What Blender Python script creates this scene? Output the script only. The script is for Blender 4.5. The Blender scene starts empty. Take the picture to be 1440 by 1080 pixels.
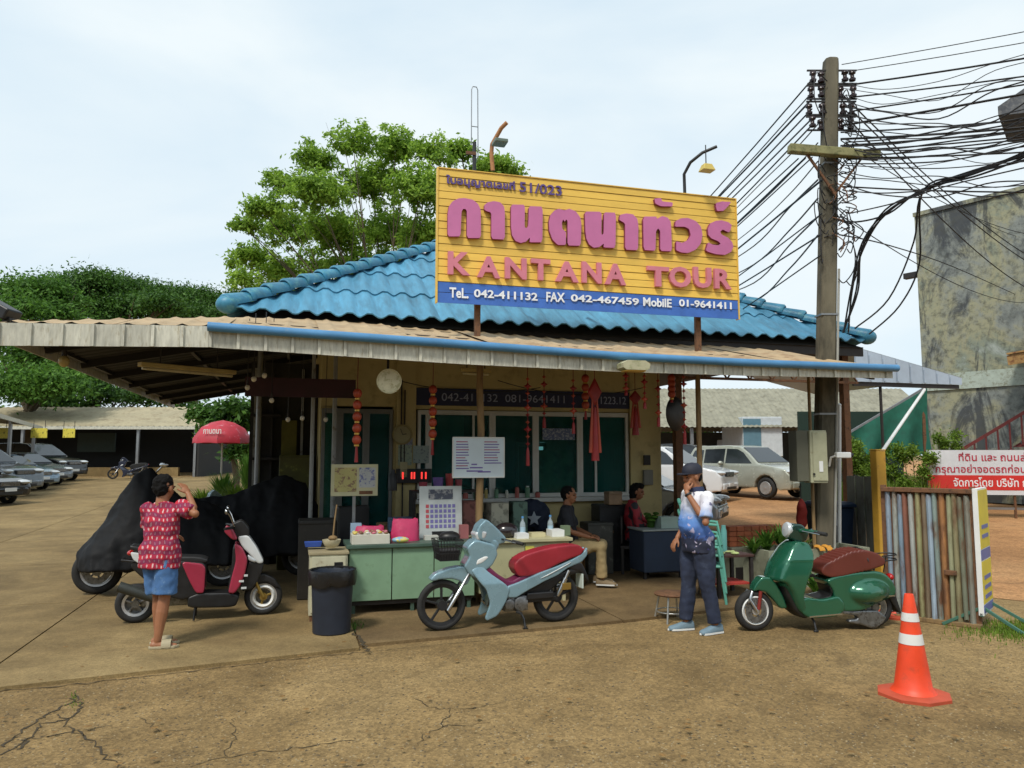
import bpy, bmesh, math, random
import numpy as np
from mathutils import Vector, Matrix, noise as mnoise
from math import radians as R, sin, cos, pi, sqrt
rnd = random.Random(7)
sc = bpy.context.scene
COL = sc.collection

# ---------------------------------------------------------------- camera
F, CAMH, PIT, BA = 1060.0, 1.78, math.atan(100/1060.0), R(16)
cam = bpy.data.cameras.new('camera'); cam.sensor_width = 36; cam.lens = F/1440*36
cam.clip_end = 3000; cam.clip_start = .05
camo = bpy.data.objects.new('camera', cam); COL.objects.link(camo)
camo.location = (0, 0, CAMH); camo.rotation_euler = (pi/2+PIT, 0, 0); sc.camera = camo

# ---------------------------------------------------------------- sky, sun, exposure
SUN_EL, SUN_ROT = R(53), R(205)
w = bpy.data.worlds.new('World'); sc.world = w; w.use_nodes = True
nt = w.node_tree; nt.nodes.clear()
N = nt.nodes.new; L = nt.links.new
out = N('ShaderNodeOutputWorld'); bg = N('ShaderNodeBackground'); bg.inputs[1].default_value = .10
sky = N('ShaderNodeTexSky'); sky.sky_type = 'NISHITA'; sky.sun_disc = False
sky.sun_elevation = SUN_EL; sky.sun_rotation = SUN_ROT; sky.air_density = 1.0; sky.dust_density = 2.0
tc = N('ShaderNodeTexCoord'); mp = N('ShaderNodeMapping'); mp.inputs['Scale'].default_value = (1, 1, 2.6)
nz = N('ShaderNodeTexNoise'); nz.inputs['Scale'].default_value = 1.5; nz.inputs['Detail'].default_value = 6
nz.inputs['Roughness'].default_value = .5; nz.inputs['Distortion'].default_value = .4
rp = N('ShaderNodeValToRGB'); rp.color_ramp.elements[0].position = .30; rp.color_ramp.elements[1].position = .66
rp.color_ramp.elements[0].color = (.86, .86, .86, 1); rp.color_ramp.elements[1].color = (1, 1, 1, 1)
cl = N('ShaderNodeValToRGB')
cl.color_ramp.elements[0].position = .34; cl.color_ramp.elements[1].position = .64
cl.color_ramp.elements[0].color = (.355, .44, .50, 1); cl.color_ramp.elements[1].color = (.455, .50, .52, 1)
ml = N('ShaderNodeVectorMath'); ml.operation = 'SCALE'; ml.inputs['Scale'].default_value = 10.0
mx = N('ShaderNodeMix'); mx.data_type = 'RGBA'
L(tc.outputs['Generated'], mp.inputs[0]); L(mp.outputs[0], nz.inputs[0]); L(nz.outputs['Fac'], rp.inputs[0]); L(nz.outputs['Fac'], cl.inputs[0])
L(cl.outputs[0], ml.inputs[0]); L(rp.outputs[0], mx.inputs['Factor']); L(sky.outputs[0], mx.inputs['A']); L(ml.outputs[0], mx.inputs['B'])
L(mx.outputs['Result'], bg.inputs[0]); L(bg.outputs[0], out.inputs[0])
sun = bpy.data.lights.new('sun', 'SUN'); sun.energy = 1.5; sun.angle = R(11); sun.color = (1, .95, .86)
suno = bpy.data.objects.new('sun', sun); COL.objects.link(suno)
# sky sun_rotation is measured clockwise from +Y
sd = Vector((sin(SUN_ROT)*cos(SUN_EL), cos(SUN_ROT)*cos(SUN_EL), sin(SUN_EL)))
suno.rotation_euler = sd.to_track_quat('Z', 'Y').to_euler(); suno.location = (0, 0, 30)
vs = sc.view_settings; vs.view_transform = 'Standard'; vs.look = 'None'; vs.exposure = 0.95; vs.gamma = 1.0; vs.use_curve_mapping = False
sc.cycles.max_bounces = 6; sc.cycles.transparent_max_bounces = 12

# ---------------------------------------------------------------- pixel -> place helpers (1440x1080 photograph pixels)
def ray(px, py):
    x = (px-720)/F; y = -(py-540)/F
    return Vector((x, cos(PIT)-y*sin(PIT), sin(PIT)+y*cos(PIT)))
def gz(x, y):                                    # the yard rises gently towards the back
    t = max(0., y-13.5)
    return .026*(sqrt(t*t+9)-3) if y < 70 else .026*(sqrt(56.5**2+9)-3)
def G(px, py, z=0.0):                            # where the pixel's ray meets height z (over flat ground)
    d = ray(px, py); t = (z-CAMH)/d.z; return Vector((d.x*t, d.y*t, z))
def GG(px, py):                                  # where it meets the sloping ground
    d = ray(px, py); y = 3.
    while y < 90:
        t = y/d.y
        if CAMH+d.z*t <= gz(d.x*t, y): break
        y += .02
    t = y/d.y; return Vector((d.x*t, y, gz(d.x*t, y)))
def D(px, py, Y):                                # at depth Y
    d = ray(px, py); t = Y/d.y; return Vector((d.x*t, Y, CAMH+d.z*t))
def toUV(p): return Vector((p.x*cos(BA)+p.y*sin(BA), -p.x*sin(BA)+p.y*cos(BA), p.z))
def toXY(u, v, z=0.): return Vector((u*cos(BA)-v*sin(BA), u*sin(BA)+v*cos(BA), z))
def VP(px, py, v):                               # on the building-parallel upright plane v
    d = ray(px, py); t = v/(-d.x*sin(BA)+d.y*cos(BA)); return toUV(Vector((d.x*t, d.y*t, CAMH+d.z*t)))

# ---------------------------------------------------------------- mesh builder
class MB:
    def __init__(s): s.v = []; s.f = []; s.m = []; s.mi = 0
    def add(s, vs, fs, M=None):
        n = len(s.v)
        if M is not None: vs = [M @ Vector(v) for v in vs]
        s.v += [tuple(v) for v in vs]; s.f += [tuple(i+n for i in f) for f in fs]; s.m += [s.mi]*len(fs); return s
    def box(s, c, d, M=None, tap=1.0):
        x, y, z = d[0]/2, d[1]/2, d[2]/2; t = tap
        vs = [(c[0]+a*x*k, c[1]+b*y*k, c[2]+e*z) for e, k in ((-1, 1), (1, t)) for a, b in ((-1, -1), (1, -1), (1, 1), (-1, 1))]
        return s.add(vs, [(3, 2, 1, 0), (4, 5, 6, 7), (0, 1, 5, 4), (1, 2, 6, 5), (2, 3, 7, 6), (3, 0, 4, 7)], M)
    def bar(s, p0, p1, w, h, up=(0, 0, 1)):
        p0 = Vector(p0); p1 = Vector(p1); d = (p1-p0); l = d.length; d.normalize(); up = Vector(up)
        if abs(d.dot(up)) > .98: up = Vector((0, 1, 0)) if abs(d.y) < .9 else Vector((1, 0, 0))
        x = d.cross(up).normalized(); z = x.cross(d)
        M = Matrix((x, d, z)).transposed().to_4x4(); M.translation = (p0+p1)/2
        return s.box((0, 0, 0), (w, l, h), M)
    def loft(s, rings, caps=True, closed=True, M=None, loop=False):
        n = len(rings[0]); vs = [p for r in rings for p in r]; fs = []
        m = len(rings)
        for i in range(m if loop else m-1):
            a = i*n; b = ((i+1) % m)*n
            for j in range(n if closed else n-1):
                k = (j+1) % n; fs.append((a+j, a+k, b+k, b+j))
        if caps and not loop: fs.append(tuple(range(n))[::-1]); fs.append(tuple(range((m-1)*n, m*n)))
        return s.add(vs, fs, M)
    def tube(s, pts, r, n=8, loop=False, caps=True, sq=1.0):
        pts = [Vector(p) for p in pts]; m = len(pts)
        rs = r if isinstance(r, (list, tuple)) else [r]*m
        up = None; rings = []
        for i, p in enumerate(pts):
            a = pts[(i-1) % m] if (i or loop) else p; b = pts[(i+1) % m] if (i < m-1 or loop) else p
            t = (b-a)
            if t.length < 1e-9: t = Vector((0, 0, 1))
            t.normalize()
            if up is None:
                up = Vector((0, 0, 1)) if abs(t.z) < .9 else Vector((1, 0, 0))
            x = t.cross(up)
            if x.length < 1e-6: x = t.orthogonal()
            x.normalize(); up = x.cross(t).normalized()
            rings.append([p+(x*cos(q)+up*sin(q)*sq)*rs[i] for q in [2*pi*j/n for j in range(n)]])
        return s.loft(rings, caps, True, None, loop)
    def cyl(s, p0, p1, r0, r1=None, n=14): return s.tube([p0, p1], [r0, r0 if r1 is None else r1], n)
    def lathe(s, prof, n=20, M=None, caps=False):
        rings = [[(r*cos(2*pi*j/n), r*sin(2*pi*j/n), z) for j in range(n)] for r, z in prof]
        return s.loft(rings, caps, True, M)
    def ell(s, c, r, M=None, nu=14, nv=9):
        rings = []
        for i in range(nv+1):
            a = -pi/2+pi*i/nv; a = max(-pi/2+.02, min(pi/2-.02, a))
            rings.append([(c[0]+r[0]*cos(a)*cos(2*pi*j/nu), c[1]+r[1]*cos(a)*sin(2*pi*j/nu), c[2]+r[2]*sin(a)) for j in range(nu)])
        return s.loft(rings, True, True, M)
    def prism(s, poly, a, b, axis='y', M=None):      # 2-D outline pushed from a to b along an axis
        f = {'y': lambda p, d: (p[0], d, p[1]), 'x': lambda p, d: (d, p[0], p[1]), 'z': lambda p, d: (p[0], p[1], d)}[axis]
        return s.loft([[f(p, a) for p in poly], [f(p, b) for p in poly]], True, True, M)
    def torus(s, c, R0, r, axis='y', nu=28, nv=10, M=None, sq=1.0):
        rings = []
        for i in range(nu):
            a = 2*pi*i/nu
            rr = []
            for j in range(nv):
                b = 2*pi*j/nv; q = R0+r*cos(b); h = r*sin(b)*sq
                if axis == 'y': rr.append((c[0]+q*cos(a), c[1]+h, c[2]+q*sin(a)))
                elif axis == 'x': rr.append((c[0]+h, c[1]+q*cos(a), c[2]+q*sin(a)))
                else: rr.append((c[0]+q*cos(a), c[1]+q*sin(a), c[2]+h))
            rings.append(rr)
        return s.loft(rings, False, True, M, True)
    def mesh(s, name='m', fix=True):
        me = bpy.data.meshes.new(name); me.from_pydata(s.v, [], s.f)
        if any(s.m): me.polygons.foreach_set('material_index', s.m)
        if fix:
            bm = bmesh.new(); bm.from_mesh(me); bmesh.ops.recalc_face_normals(bm, faces=bm.faces); bm.to_mesh(me); bm.free()
        return me
    def build(s, name, mat, parent=None, smooth=35, bevel=0, fix=True, seg=2):
        me = s.mesh(name, fix)
        if bevel:
            bm = bmesh.new(); bm.from_mesh(me)
            es = [e for e in bm.edges if len(e.link_faces) == 2 and e.calc_face_angle(0) > .5]
            bmesh.ops.bevel(bm, geom=es, offset=bevel, segments=seg, affect='EDGES', profile=.5, clamp_overlap=True)
            bm.to_mesh(me); bm.free()
        return link(name, me, mat, parent, smooth)
OFF = {}
def link(name, me, mat, parent=None, smooth=35):
    for m in (mat if isinstance(mat, (list, tuple)) else [mat]): me.materials.append(m)
    if smooth: 
        me.shade_smooth(); me.set_sharp_from_angle(angle=R(smooth))
    o = bpy.data.objects.new(name, me); COL.objects.link(o)
    if parent is not None:
        o.parent = parent
        if parent.name in OFF: o.location = OFF[parent.name]
    return o
TMP = bpy.data.scenes.new('workbench')             # meshes are worked out in a scene of their own, so the big one is not re-evaluated
def evaluated(o):
    vl = TMP.view_layers[0]; vl.update(); return bpy.data.meshes.new_from_object(o.evaluated_get(vl.depsgraph))
def remesh(mb, voxel, smooth=4, dec=0, fac=.5):
    me = mb.mesh('tmp'); o = bpy.data.objects.new('tmp', me); TMP.collection.objects.link(o)
    m = o.modifiers.new('r', 'REMESH'); m.mode = 'VOXEL'; m.voxel_size = voxel
    if smooth: q = o.modifiers.new('s', 'SMOOTH'); q.iterations = smooth; q.factor = fac
    if dec: d = o.modifiers.new('d', 'DECIMATE'); d.ratio = dec
    r = evaluated(o)
    bpy.data.objects.remove(o); bpy.data.meshes.remove(me); r.materials.clear(); return r
def vmap(me, fn):
    n = len(me.vertices); a = np.empty(n*3); me.vertices.foreach_get('co', a); a = a.reshape(-1, 3)
    a = fn(a); me.vertices.foreach_set('co', a.ravel()); me.update(); return me
def wob(me, amp, sc_, seed=0, stretch=(1, 1, 1)):   # small uneven relief along the normals
    n = len(me.vertices); a = np.empty(n*3); me.vertices.foreach_get('co', a); a = a.reshape(-1, 3)
    nr = np.empty(n*3); me.vertex_normals.foreach_get('vector', nr); nr = nr.reshape(-1, 3)
    q = a*np.array(stretch)*sc_+np.array((seed, seed*1.7, 0)); h = np.array([mnoise.noise(Vector(p)) for p in q])
    me.vertices.foreach_set('co', (a+nr*h[:, None]*amp).ravel()); me.update(); return me
def thing(name, label, cat, loc=(0, 0, 0), rz=0, group=None, off=None, rot=None):
    o = bpy.data.objects.new(name, None); COL.objects.link(o); o.location = loc
    o.rotation_euler = rot if rot else (0, 0, rz); o.empty_display_size = .1
    o['label'] = label; o['category'] = cat
    if group: o['group'] = group
    if off is not None: OFF[o.name] = off
    return o
def uvthing(name, label, cat, u, v, z=0, group=None):     # a thing turned with the building; its parts are given in building coordinates
    return thing(name, label, cat, toXY(u, v, z), BA, group, off=(-u, -v, -z))
def tag(o, label, cat, group=None):
    o['label'] = label; o['category'] = cat
    if group: o['group'] = group
    return o
def struct(o, kind='structure', label=None):
    o['kind'] = kind
    if label: o['label'] = label
    return o
def base_at(o, p):                                # move a one-mesh thing's origin to p without moving the mesh
    p = Vector(p); o.data.transform(Matrix.Translation(-p)); o.location = Vector(o.location)+p; return o
def dup(root, loc=None, rz=None, label=None, group=None):
    def cp(o, par):
        c = o.copy(); COL.objects.link(c)
        if par is not None: c.parent = par
        for ch in o.children: cp(ch, c)
        return c
    r = cp(root, None)
    if loc is not None: r.location = loc
    if rz is not None: r.rotation_euler = (0, 0, rz)
    if label: r['label'] = label
    if group: r['group'] = group
    return r
FONT = None
def text_mesh(body, size=1.0, extrude=.01, offset=0.0, align='LEFT', sx=1.0, bev=0.0, res=3, shear=0, space=1.0):
    cu = bpy.data.curves.new('t', 'FONT'); cu.body = body; cu.size = size; cu.extrude = extrude; cu.offset = offset
    cu.align_x = align; cu.resolution_u = res; cu.bevel_depth = bev; cu.shear = shear; cu.space_character = space
    o = bpy.data.objects.new('t', cu); TMP.collection.objects.link(o)
    me = evaluated(o); bpy.data.objects.remove(o); bpy.data.curves.remove(cu)
    me.materials.clear()
    return me
def fit_text(body, x0, x1, z0, z1, y, extrude=.004, offset=0.0, **k):
    """lettering stretched into the rectangle x0..x1, z0..z1 on the plane y, facing -y"""
    me = text_mesh(body, 1.0, .5, offset, **k)
    def fn(a):
        mn = a.min(0); mxx = a.max(0)
        b = a.copy(); b[:, 0] = x0+(a[:, 0]-mn[0])/(mxx[0]-mn[0])*(x1-x0)
        b[:, 2] = z0+(a[:, 1]-mn[1])/(mxx[1]-mn[1])*(z1-z0)
        b[:, 1] = y-extrude*(a[:, 2]-mn[2])/max(1e-6, (mxx[2]-mn[2])); return b
    return vmap(me, fn)

def split_link(name, me, m, parent):              # each separate letter shape its own object
    n = len(me.vertices); par = list(range(n))
    def find(i):
        while par[i] != i: par[i] = par[par[i]]; i = par[i]
        return i
    for e in me.edges: a, b = find(e.vertices[0]), find(e.vertices[1]); par[a] = b
    gr = {}
    for p in me.polygons: gr.setdefault(find(p.vertices[0]), []).append(tuple(p.vertices))
    for fs in gr.values():
        ids = sorted({i for f in fs for i in f}); mp_ = {i: k for k, i in enumerate(ids)}
        MB().add([tuple(me.vertices[i].co) for i in ids], [tuple(mp_[i] for i in f) for f in fs]).build(name, m, parent, 0, fix=False)
    bpy.data.meshes.remove(me)

# ---------------------------------------------------------------- materials
MATS = {}
def mat(name, col, rough=.6, metal=0., var=.12, scale=5., col2=None, thr=(.5, .62), s2=None, bump=0., bscale=60., coat=0., rand=0., stretch=(1, 1, 1), spec=.5, emit=None, estr=0, alpha=1, gen=False):
    if name in MATS: return MATS[name]
    m = bpy.data.materials.new(name); m.use_nodes = True; t = m.node_tree; b = t.nodes['Principled BSDF']; N = t.nodes.new; L = t.links.new
    tc = N('ShaderNodeTexCoord'); mp = N('ShaderNodeMapping'); mp.inputs['Scale'].default_value = stretch
    L(tc.outputs['Generated' if gen else 'Object'], mp.inputs[0]); src = mp.outputs[0]
    oi = N('ShaderNodeObjectInfo')
    if rand:
        ad = N('ShaderNodeVectorMath'); ad.operation = 'ADD'; q = N('ShaderNodeVectorMath'); q.operation = 'SCALE'; q.inputs[0].default_value = (31, 17, 53)
        L(oi.outputs['Random'], q.inputs['Scale']); L(src, ad.inputs[0]); L(q.outputs[0], ad.inputs[1]); src = ad.outputs[0]
    nz = N('ShaderNodeTexNoise'); nz.inputs['Scale'].default_value = scale; nz.inputs['Detail'].default_value = 5; nz.inputs['Roughness'].default_value = .6; L(src, nz.inputs[0])
    rp = N('ShaderNodeValToRGB'); e = rp.color_ramp.elements; e[0].position = .28; e[1].position = .72
    e[0].color = (*[c*(1-var) for c in col], 1); e[1].color = (*[min(1, c*(1+var)) for c in col], 1); L(nz.outputs['Fac'], rp.inputs[0]); c = rp.outputs[0]
    if col2 is not None:
        n2 = N('ShaderNodeTexNoise'); n2.inputs['Scale'].default_value = s2 or scale*1.7; n2.inputs['Detail'].default_value = 7; n2.inputs['Roughness'].default_value = .65; L(src, n2.inputs[0])
        r2 = N('ShaderNodeValToRGB'); r2.color_ramp.elements[0].position = thr[0]; r2.color_ramp.elements[1].position = thr[1]; L(n2.outputs['Fac'], r2.inputs[0])
        mx = N('ShaderNodeMix'); mx.data_type = 'RGBA'; L(r2.outputs[0], mx.inputs['Factor']); L(c, mx.inputs['A']); mx.inputs['B'].default_value = (*col2, 1); c = mx.outputs['Result']
    if rand:
        mr = N('ShaderNodeMapRange'); mr.inputs[3].default_value = 1-rand; mr.inputs[4].default_value = 1+rand; L(oi.outputs['Random'], mr.inputs[0])
        sc_ = N('ShaderNodeVectorMath'); sc_.operation = 'SCALE'; L(c, sc_.inputs[0]); L(mr.outputs[0], sc_.inputs['Scale']); c = sc_.outputs[0]
    L(c, b.inputs['Base Color'])
    rr = N('ShaderNodeMapRange'); rr.inputs[3].default_value = max(0.02, rough-.1); rr.inputs[4].default_value = min(1, rough+.1); L(nz.outputs['Fac'], rr.inputs[0]); L(rr.outputs[0], b.inputs['Roughness'])
    b.inputs['Metallic'].default_value = metal; b.inputs['Specular IOR Level'].default_value = spec
    if coat: b.inputs['Coat Weight'].default_value = coat; b.inputs['Coat Roughness'].default_value = .08
    if bump:
        bn = N('ShaderNodeTexNoise'); bn.inputs['Scale'].default_value = bscale; bn.inputs['Detail'].default_value = 4; L(src, bn.inputs[0])
        bp = N('ShaderNodeBump'); bp.inputs['Strength'].default_value = bump; bp.inputs['Distance'].default_value = .01; L(bn.outputs['Fac'], bp.inputs['Height']); L(bp.outputs[0], b.inputs['Normal'])
    if emit: b.inputs['Emission Color'].default_value = (*emit, 1); b.inputs['Emission Strength'].default_value = estr
    MATS[name] = m; return m
def nodes(name):
    m = bpy.data.materials.new(name); m.use_nodes = True; MATS[name] = m
    return m, m.node_tree, m.node_tree.nodes['Principled BSDF'], m.node_tree.nodes.new, m.node_tree.links.new
def ramp(N, L, src, stops):
    r = N('ShaderNodeValToRGB'); e = r.color_ramp.elements
    while len(e) < len(stops): e.new(.5)
    for q, (p, c) in zip(e, stops): q.position = p; q.color = (*c, 1) if len(c) == 3 else c
    L(src, r.inputs[0]); return r.outputs[0]
def noise_(N, L, src, scale, detail=5, rough=.6, dist=0.):
    n = N('ShaderNodeTexNoise'); n.inputs['Scale'].default_value = scale; n.inputs['Detail'].default_value = detail
    n.inputs['Roughness'].default_value = rough; n.inputs['Distortion'].default_value = dist; L(src, n.inputs[0]); return n.outputs['Fac']
def mixc(N, L, fac, a, b, mode='MIX'):
    m = N('ShaderNodeMix'); m.data_type = 'RGBA'; m.blend_type = mode
    if isinstance(fac, (int, float)): m.inputs['Factor'].default_value = fac
    else: L(fac, m.inputs['Factor'])
    for s, k in ((a, 'A'), (b, 'B')):
        if isinstance(s, tuple): m.inputs[k].default_value = (*s, 1)
        else: L(s, m.inputs[k])
    return m.outputs['Result']
def ground_mat(name, c1, c2, c3, fine=95., patch=.35, bump=.5, speck=.5):
    m, t, b, N, L = nodes(name); tc = N('ShaderNodeTexCoord'); s = tc.outputs['Object']
    big = noise_(N, L, s, patch, 6, .62, .6); mid = noise_(N, L, s, 2.3, 6, .65); fin = noise_(N, L, s, fine, 3, .7)
    vo = N('ShaderNodeTexVoronoi'); vo.inputs['Scale'].default_value = fine*.55; L(s, vo.inputs[0])
    base = ramp(N, L, big, [(.33, c1), (.5, c2), (.68, c3)])
    c = mixc(N, L, 1.0, base, ramp(N, L, mid, [(.3, (.78, .78, .78)), (.7, (1.18, 1.18, 1.18))]), 'MULTIPLY')
    pt = noise_(N, L, s, 14., 4, .75); c = mixc(N, L, speck, c, ramp(N, L, pt, [(.36, (.62, .60, .56)), (.5, (1, 1, 1)), (.66, (1.4, 1.38, 1.3))]), 'MULTIPLY')
    c = mixc(N, L, speck, c, ramp(N, L, vo.outputs['Color'], [(.15, (.35, .35, .35)), (.5, (1, 1, 1)), (.9, (1.75, 1.75, 1.7))]), 'MULTIPLY')
    c = mixc(N, L, 1.0, c, ramp(N, L, fin, [(.3, (.8, .8, .8)), (.7, (1.2, 1.2, 1.2))]), 'MULTIPLY')
    st = noise_(N, L, s, .9, 7, .7, 1.2)
    c = mixc(N, L, ramp(N, L, st, [(.56, (0, 0, 0)), (.74, (.5, .5, .5))]), c, (.075, .05, .026))
    L(c, b.inputs['Base Color']); b.inputs['Roughness'].default_value = .93; b.inputs['Specular IOR Level'].default_value = .25
    bp = N('ShaderNodeBump'); bp.inputs['Strength'].default_value = bump; bp.inputs['Distance'].default_value = .012
    ad = N('ShaderNodeMath'); ad.operation = 'ADD'; L(fin, ad.inputs[0]); L(vo.outputs['Distance'], ad.inputs[1]); L(ad.outputs[0], bp.inputs['Height']); L(bp.outputs[0], b.inputs['Normal'])
    return m
def leaf_mat(name, dark, light, trans=.35):
    m, t, b, N, L = nodes(name); ge = N('ShaderNodeNewGeometry'); tc = N('ShaderNodeTexCoord')
    cl = noise_(N, L, tc.outputs['Object'], .55, 3, .5)
    ad = N('ShaderNodeMath'); ad.operation = 'MULTIPLY_ADD'; ad.inputs[1].default_value = .55; L(ge.outputs['Random Per Island'], ad.inputs[0])
    m2 = N('ShaderNodeMath'); m2.operation = 'MULTIPLY'; m2.inputs[1].default_value = .5; L(cl, m2.inputs[0]); L(m2.outputs[0], ad.inputs[2])
    c = ramp(N, L, ad.outputs[0], [(.1, dark), (.5, tuple((a+q)/2 for a, q in zip(dark, light))), (.85, light)])
    L(c, b.inputs['Base Color']); b.inputs['Roughness'].default_value = .55; b.inputs['Specular IOR Level'].default_value = .3
    tr = N('ShaderNodeBsdfTranslucent'); L(c, tr.inputs[0]); ms = N('ShaderNodeMixShader'); ms.inputs[0].default_value = trans
    o = t.nodes['Material Output']; L(b.outputs[0], ms.inputs[1]); L(tr.outputs[0], ms.inputs[2]); L(ms.outputs[0], o.inputs[0]); return m
def glass_mat(name, tint, rough=.03, alpha=.35):
    m, t, b, N, L = nodes(name); b.inputs['Base Color'].default_value = (*tint, 1); b.inputs['Roughness'].default_value = rough
    tr = N('ShaderNodeBsdfTransparent'); tr.inputs[0].default_value = (*[min(1, .35+c*2) for c in tint], 1); ms = N('ShaderNodeMixShader'); ms.inputs[0].default_value = 1-alpha
    L(b.outputs[0], ms.inputs[1]); L(tr.outputs[0], ms.inputs[2]); L(ms.outputs[0], t.nodes['Material Output'].inputs[0]); return m
black = mat('black_plastic', (.012, .012, .013), .45, var=.3, scale=9)
rubber = mat('rubber', (.018, .018, .018), .8, var=.3, scale=20)
chrome = mat('bright_metal', (.55, .56, .57), .28, 1., var=.1)
steel = mat('grey_steel', (.28, .29, .3), .45, .7, col2=(.16, .1, .06), thr=(.6, .75), scale=6)
rust = mat('rusty_steel', (.16, .075, .035), .8, .1, col2=(.05, .03, .02), thr=(.5, .7), scale=12, bump=.3)
white = mat('white_paint', (.72, .73, .72), .5, var=.06)
# ================================================================ GROUND
asphalt = ground_mat('worn_asphalt', (.16, .104, .043), (.235, .157, .068), (.305, .212, .098), 100., .33, .4, .38)
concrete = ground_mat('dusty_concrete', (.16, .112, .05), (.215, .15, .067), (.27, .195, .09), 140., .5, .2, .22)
shadyslab = ground_mat('shade_darkened_concrete', (.125, .082, .04), (.16, .107, .05), (.195, .132, .064), 140., .6, .2, .22)  # darker copy of the concrete with the canopy's shade put into its colour
earth = ground_mat('red_earth', (.34, .175, .075), (.40, .21, .092), (.46, .26, .12), 60., .25, .4, .3)
crackm = mat('crack_dirt', (.05, .036, .018), .95, var=.4, scale=30)
def sheet(xs, ys, dz=0.):
    mb = MB(); vs = []; n = len(xs)
    for y in ys:
        for x in xs: vs.append((x, y, gz(x, y)+dz))
    fs = [(j*n+i, j*n+i+1, (j+1)*n+i+1, (j+1)*n+i) for j in range(len(ys)-1) for i in range(n-1)]
    return mb.add(vs, fs)
ys = [-80, -20, 0, 8]+[12+k for k in range(60)]+[80, 140, 300, 700, 1500]
ground = struct(sheet([-1200, -300, -80, -30, -10, 0, 10, 30, 80, 300, 1200], ys).build('ground', asphalt, None, 0, fix=False))
# red earth yard behind and to the right
mb = MB(); vsx = []; rows = []
edge = [(7.2, 8.6), (6.0, 9.6), (5.2, 11.5), (4.0, 14), (2.6, 19), (2.0, 30), (2., 68)]
for k in range(60):
    y = 8.6+k*1.0
    xl = np.interp(y, [e[1] for e in edge], [e[0] for e in edge])+.25*mnoise.noise(Vector((y*.9, 3, 0)))
    rows.append([(xl+(70-xl)*q, y-(1.0 if False else 0)-(q*3.2), 0) for q in (0, .02, .06, .12, .25, .5, 1)])
vsx = [(x, y, gz(x, y)+.006) for r in rows for x, y, _ in r]
mb.add(vsx, [(j*7+i, j*7+i+1, j*7+i+8, j*7+i+7) for j in range(len(rows)-1) for i in range(6)])
struct(mb.build('earth_yard', earth, None, 0, fix=False))
# concrete driveway slabs, each its own piece
drive = struct(MB().add([toXY(-14, 9, -.02), toXY(-13.5, 9, -.02), toXY(-13.5, 9.5, -.02)], [(0, 1, 2)]).build('driveway', concrete, None, 0))
def slab(u0, u1, v0a, v0b, v1, m, top=.03, seg=3):
    mb = MB(); g = .009; rings = []
    a = [(u0+g, v0a+g), (u1-g, v0b+g)]
    pts = [(a[0][0]+(a[1][0]-a[0][0])*i/seg, a[0][1]+(a[1][1]-a[0][1])*i/seg) for i in range(seg+1)]
    n = 4; grid = []
    for j in range(n+1):
        for (u, v) in pts:
            p = toXY(u, v+(v1-g-v)*j/n); grid.append((p.x, p.y, gz(p.x, p.y)))
    tp = [(x, y, z+top) for x, y, z in grid]; bt = [(x, y, z-.05) for x, y, z in grid]
    w_ = seg+1; N0 = len(tp)
    fs = [(j*w_+i, j*w_+i+1, (j+1)*w_+i+1, (j+1)*w_+i) for j in range(n) for i in range(seg)]
    border = list(range(w_))+[j*w_+seg for j in range(1, n+1)]+[n*w_+i for i in range(seg-1, -1, -1)]+[j*w_ for j in range(n-1, 0, -1)]
    fs += [(border[k], border[k]+N0, border[(k+1) % len(border)]+N0, border[(k+1) % len(border)]) for k in range(len(border))]
    mb.add(tp+bt, fs); return mb.build('concrete_slab', m, drive, 0)
fv = lambda u: 6.74+.164*(u+2.1)
us = [-26, -21.5, -17, -13.2, -9.4, -5.6, -2.35, .62]; vr = [10.3, 13.9, 17.5, 21.2, 25, 29, 33, 38, 43]
for i in range(len(us)-1):
    slab(us[i], us[i+1], fv(us[i]), fv(us[i+1]), vr[0], concrete)
    for j in range(len(vr)-1): slab(us[i], us[i+1], vr[j], vr[j], vr[j+1], concrete)
uq = [.62, 3.4, 6.0, 8.2]; fq = [7.3, 7.57, 8.05, 8.3]
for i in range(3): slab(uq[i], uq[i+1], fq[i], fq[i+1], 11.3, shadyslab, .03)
# cracks in the asphalt: thin jagged strips of dirt that follow their own course
def crack(pxs, w0, seed, dz=.004):
    rr = random.Random(seed); pts = []
    base = [G(*p) for p in pxs]
    for a, b in zip(base[:-1], base[1:]):
        n = max(2, int((b-a).length/.045))
        for k in range(n):
            q = a.lerp(b, k/n); q += Vector((rr.uniform(-1, 1), rr.uniform(-1, 1), 0))*.026; pts.append(q)
    pts.append(base[-1]); mb = MB(); l = []; r = []
    for i, p in enumerate(pts):
        d = (pts[min(i+1, len(pts)-1)]-pts[max(i-1, 0)]); nrm = Vector((-d.y, d.x, 0)).normalized()
        ww = w0*rr.uniform(.35, 1.3)*min(1, (len(pts)-i)/6+.2)
        l.append(p+nrm*ww+Vector((0, 0, dz))); r.append(p-nrm*ww+Vector((0, 0, dz)))
    n = len(pts); mb.add([tuple(q) for q in l+r], [(i, i+1, n+i+1, n+i) for i in range(n-1)])
    o = mb.build('pavement_crack', crackm, ground, 0); return o
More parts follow.
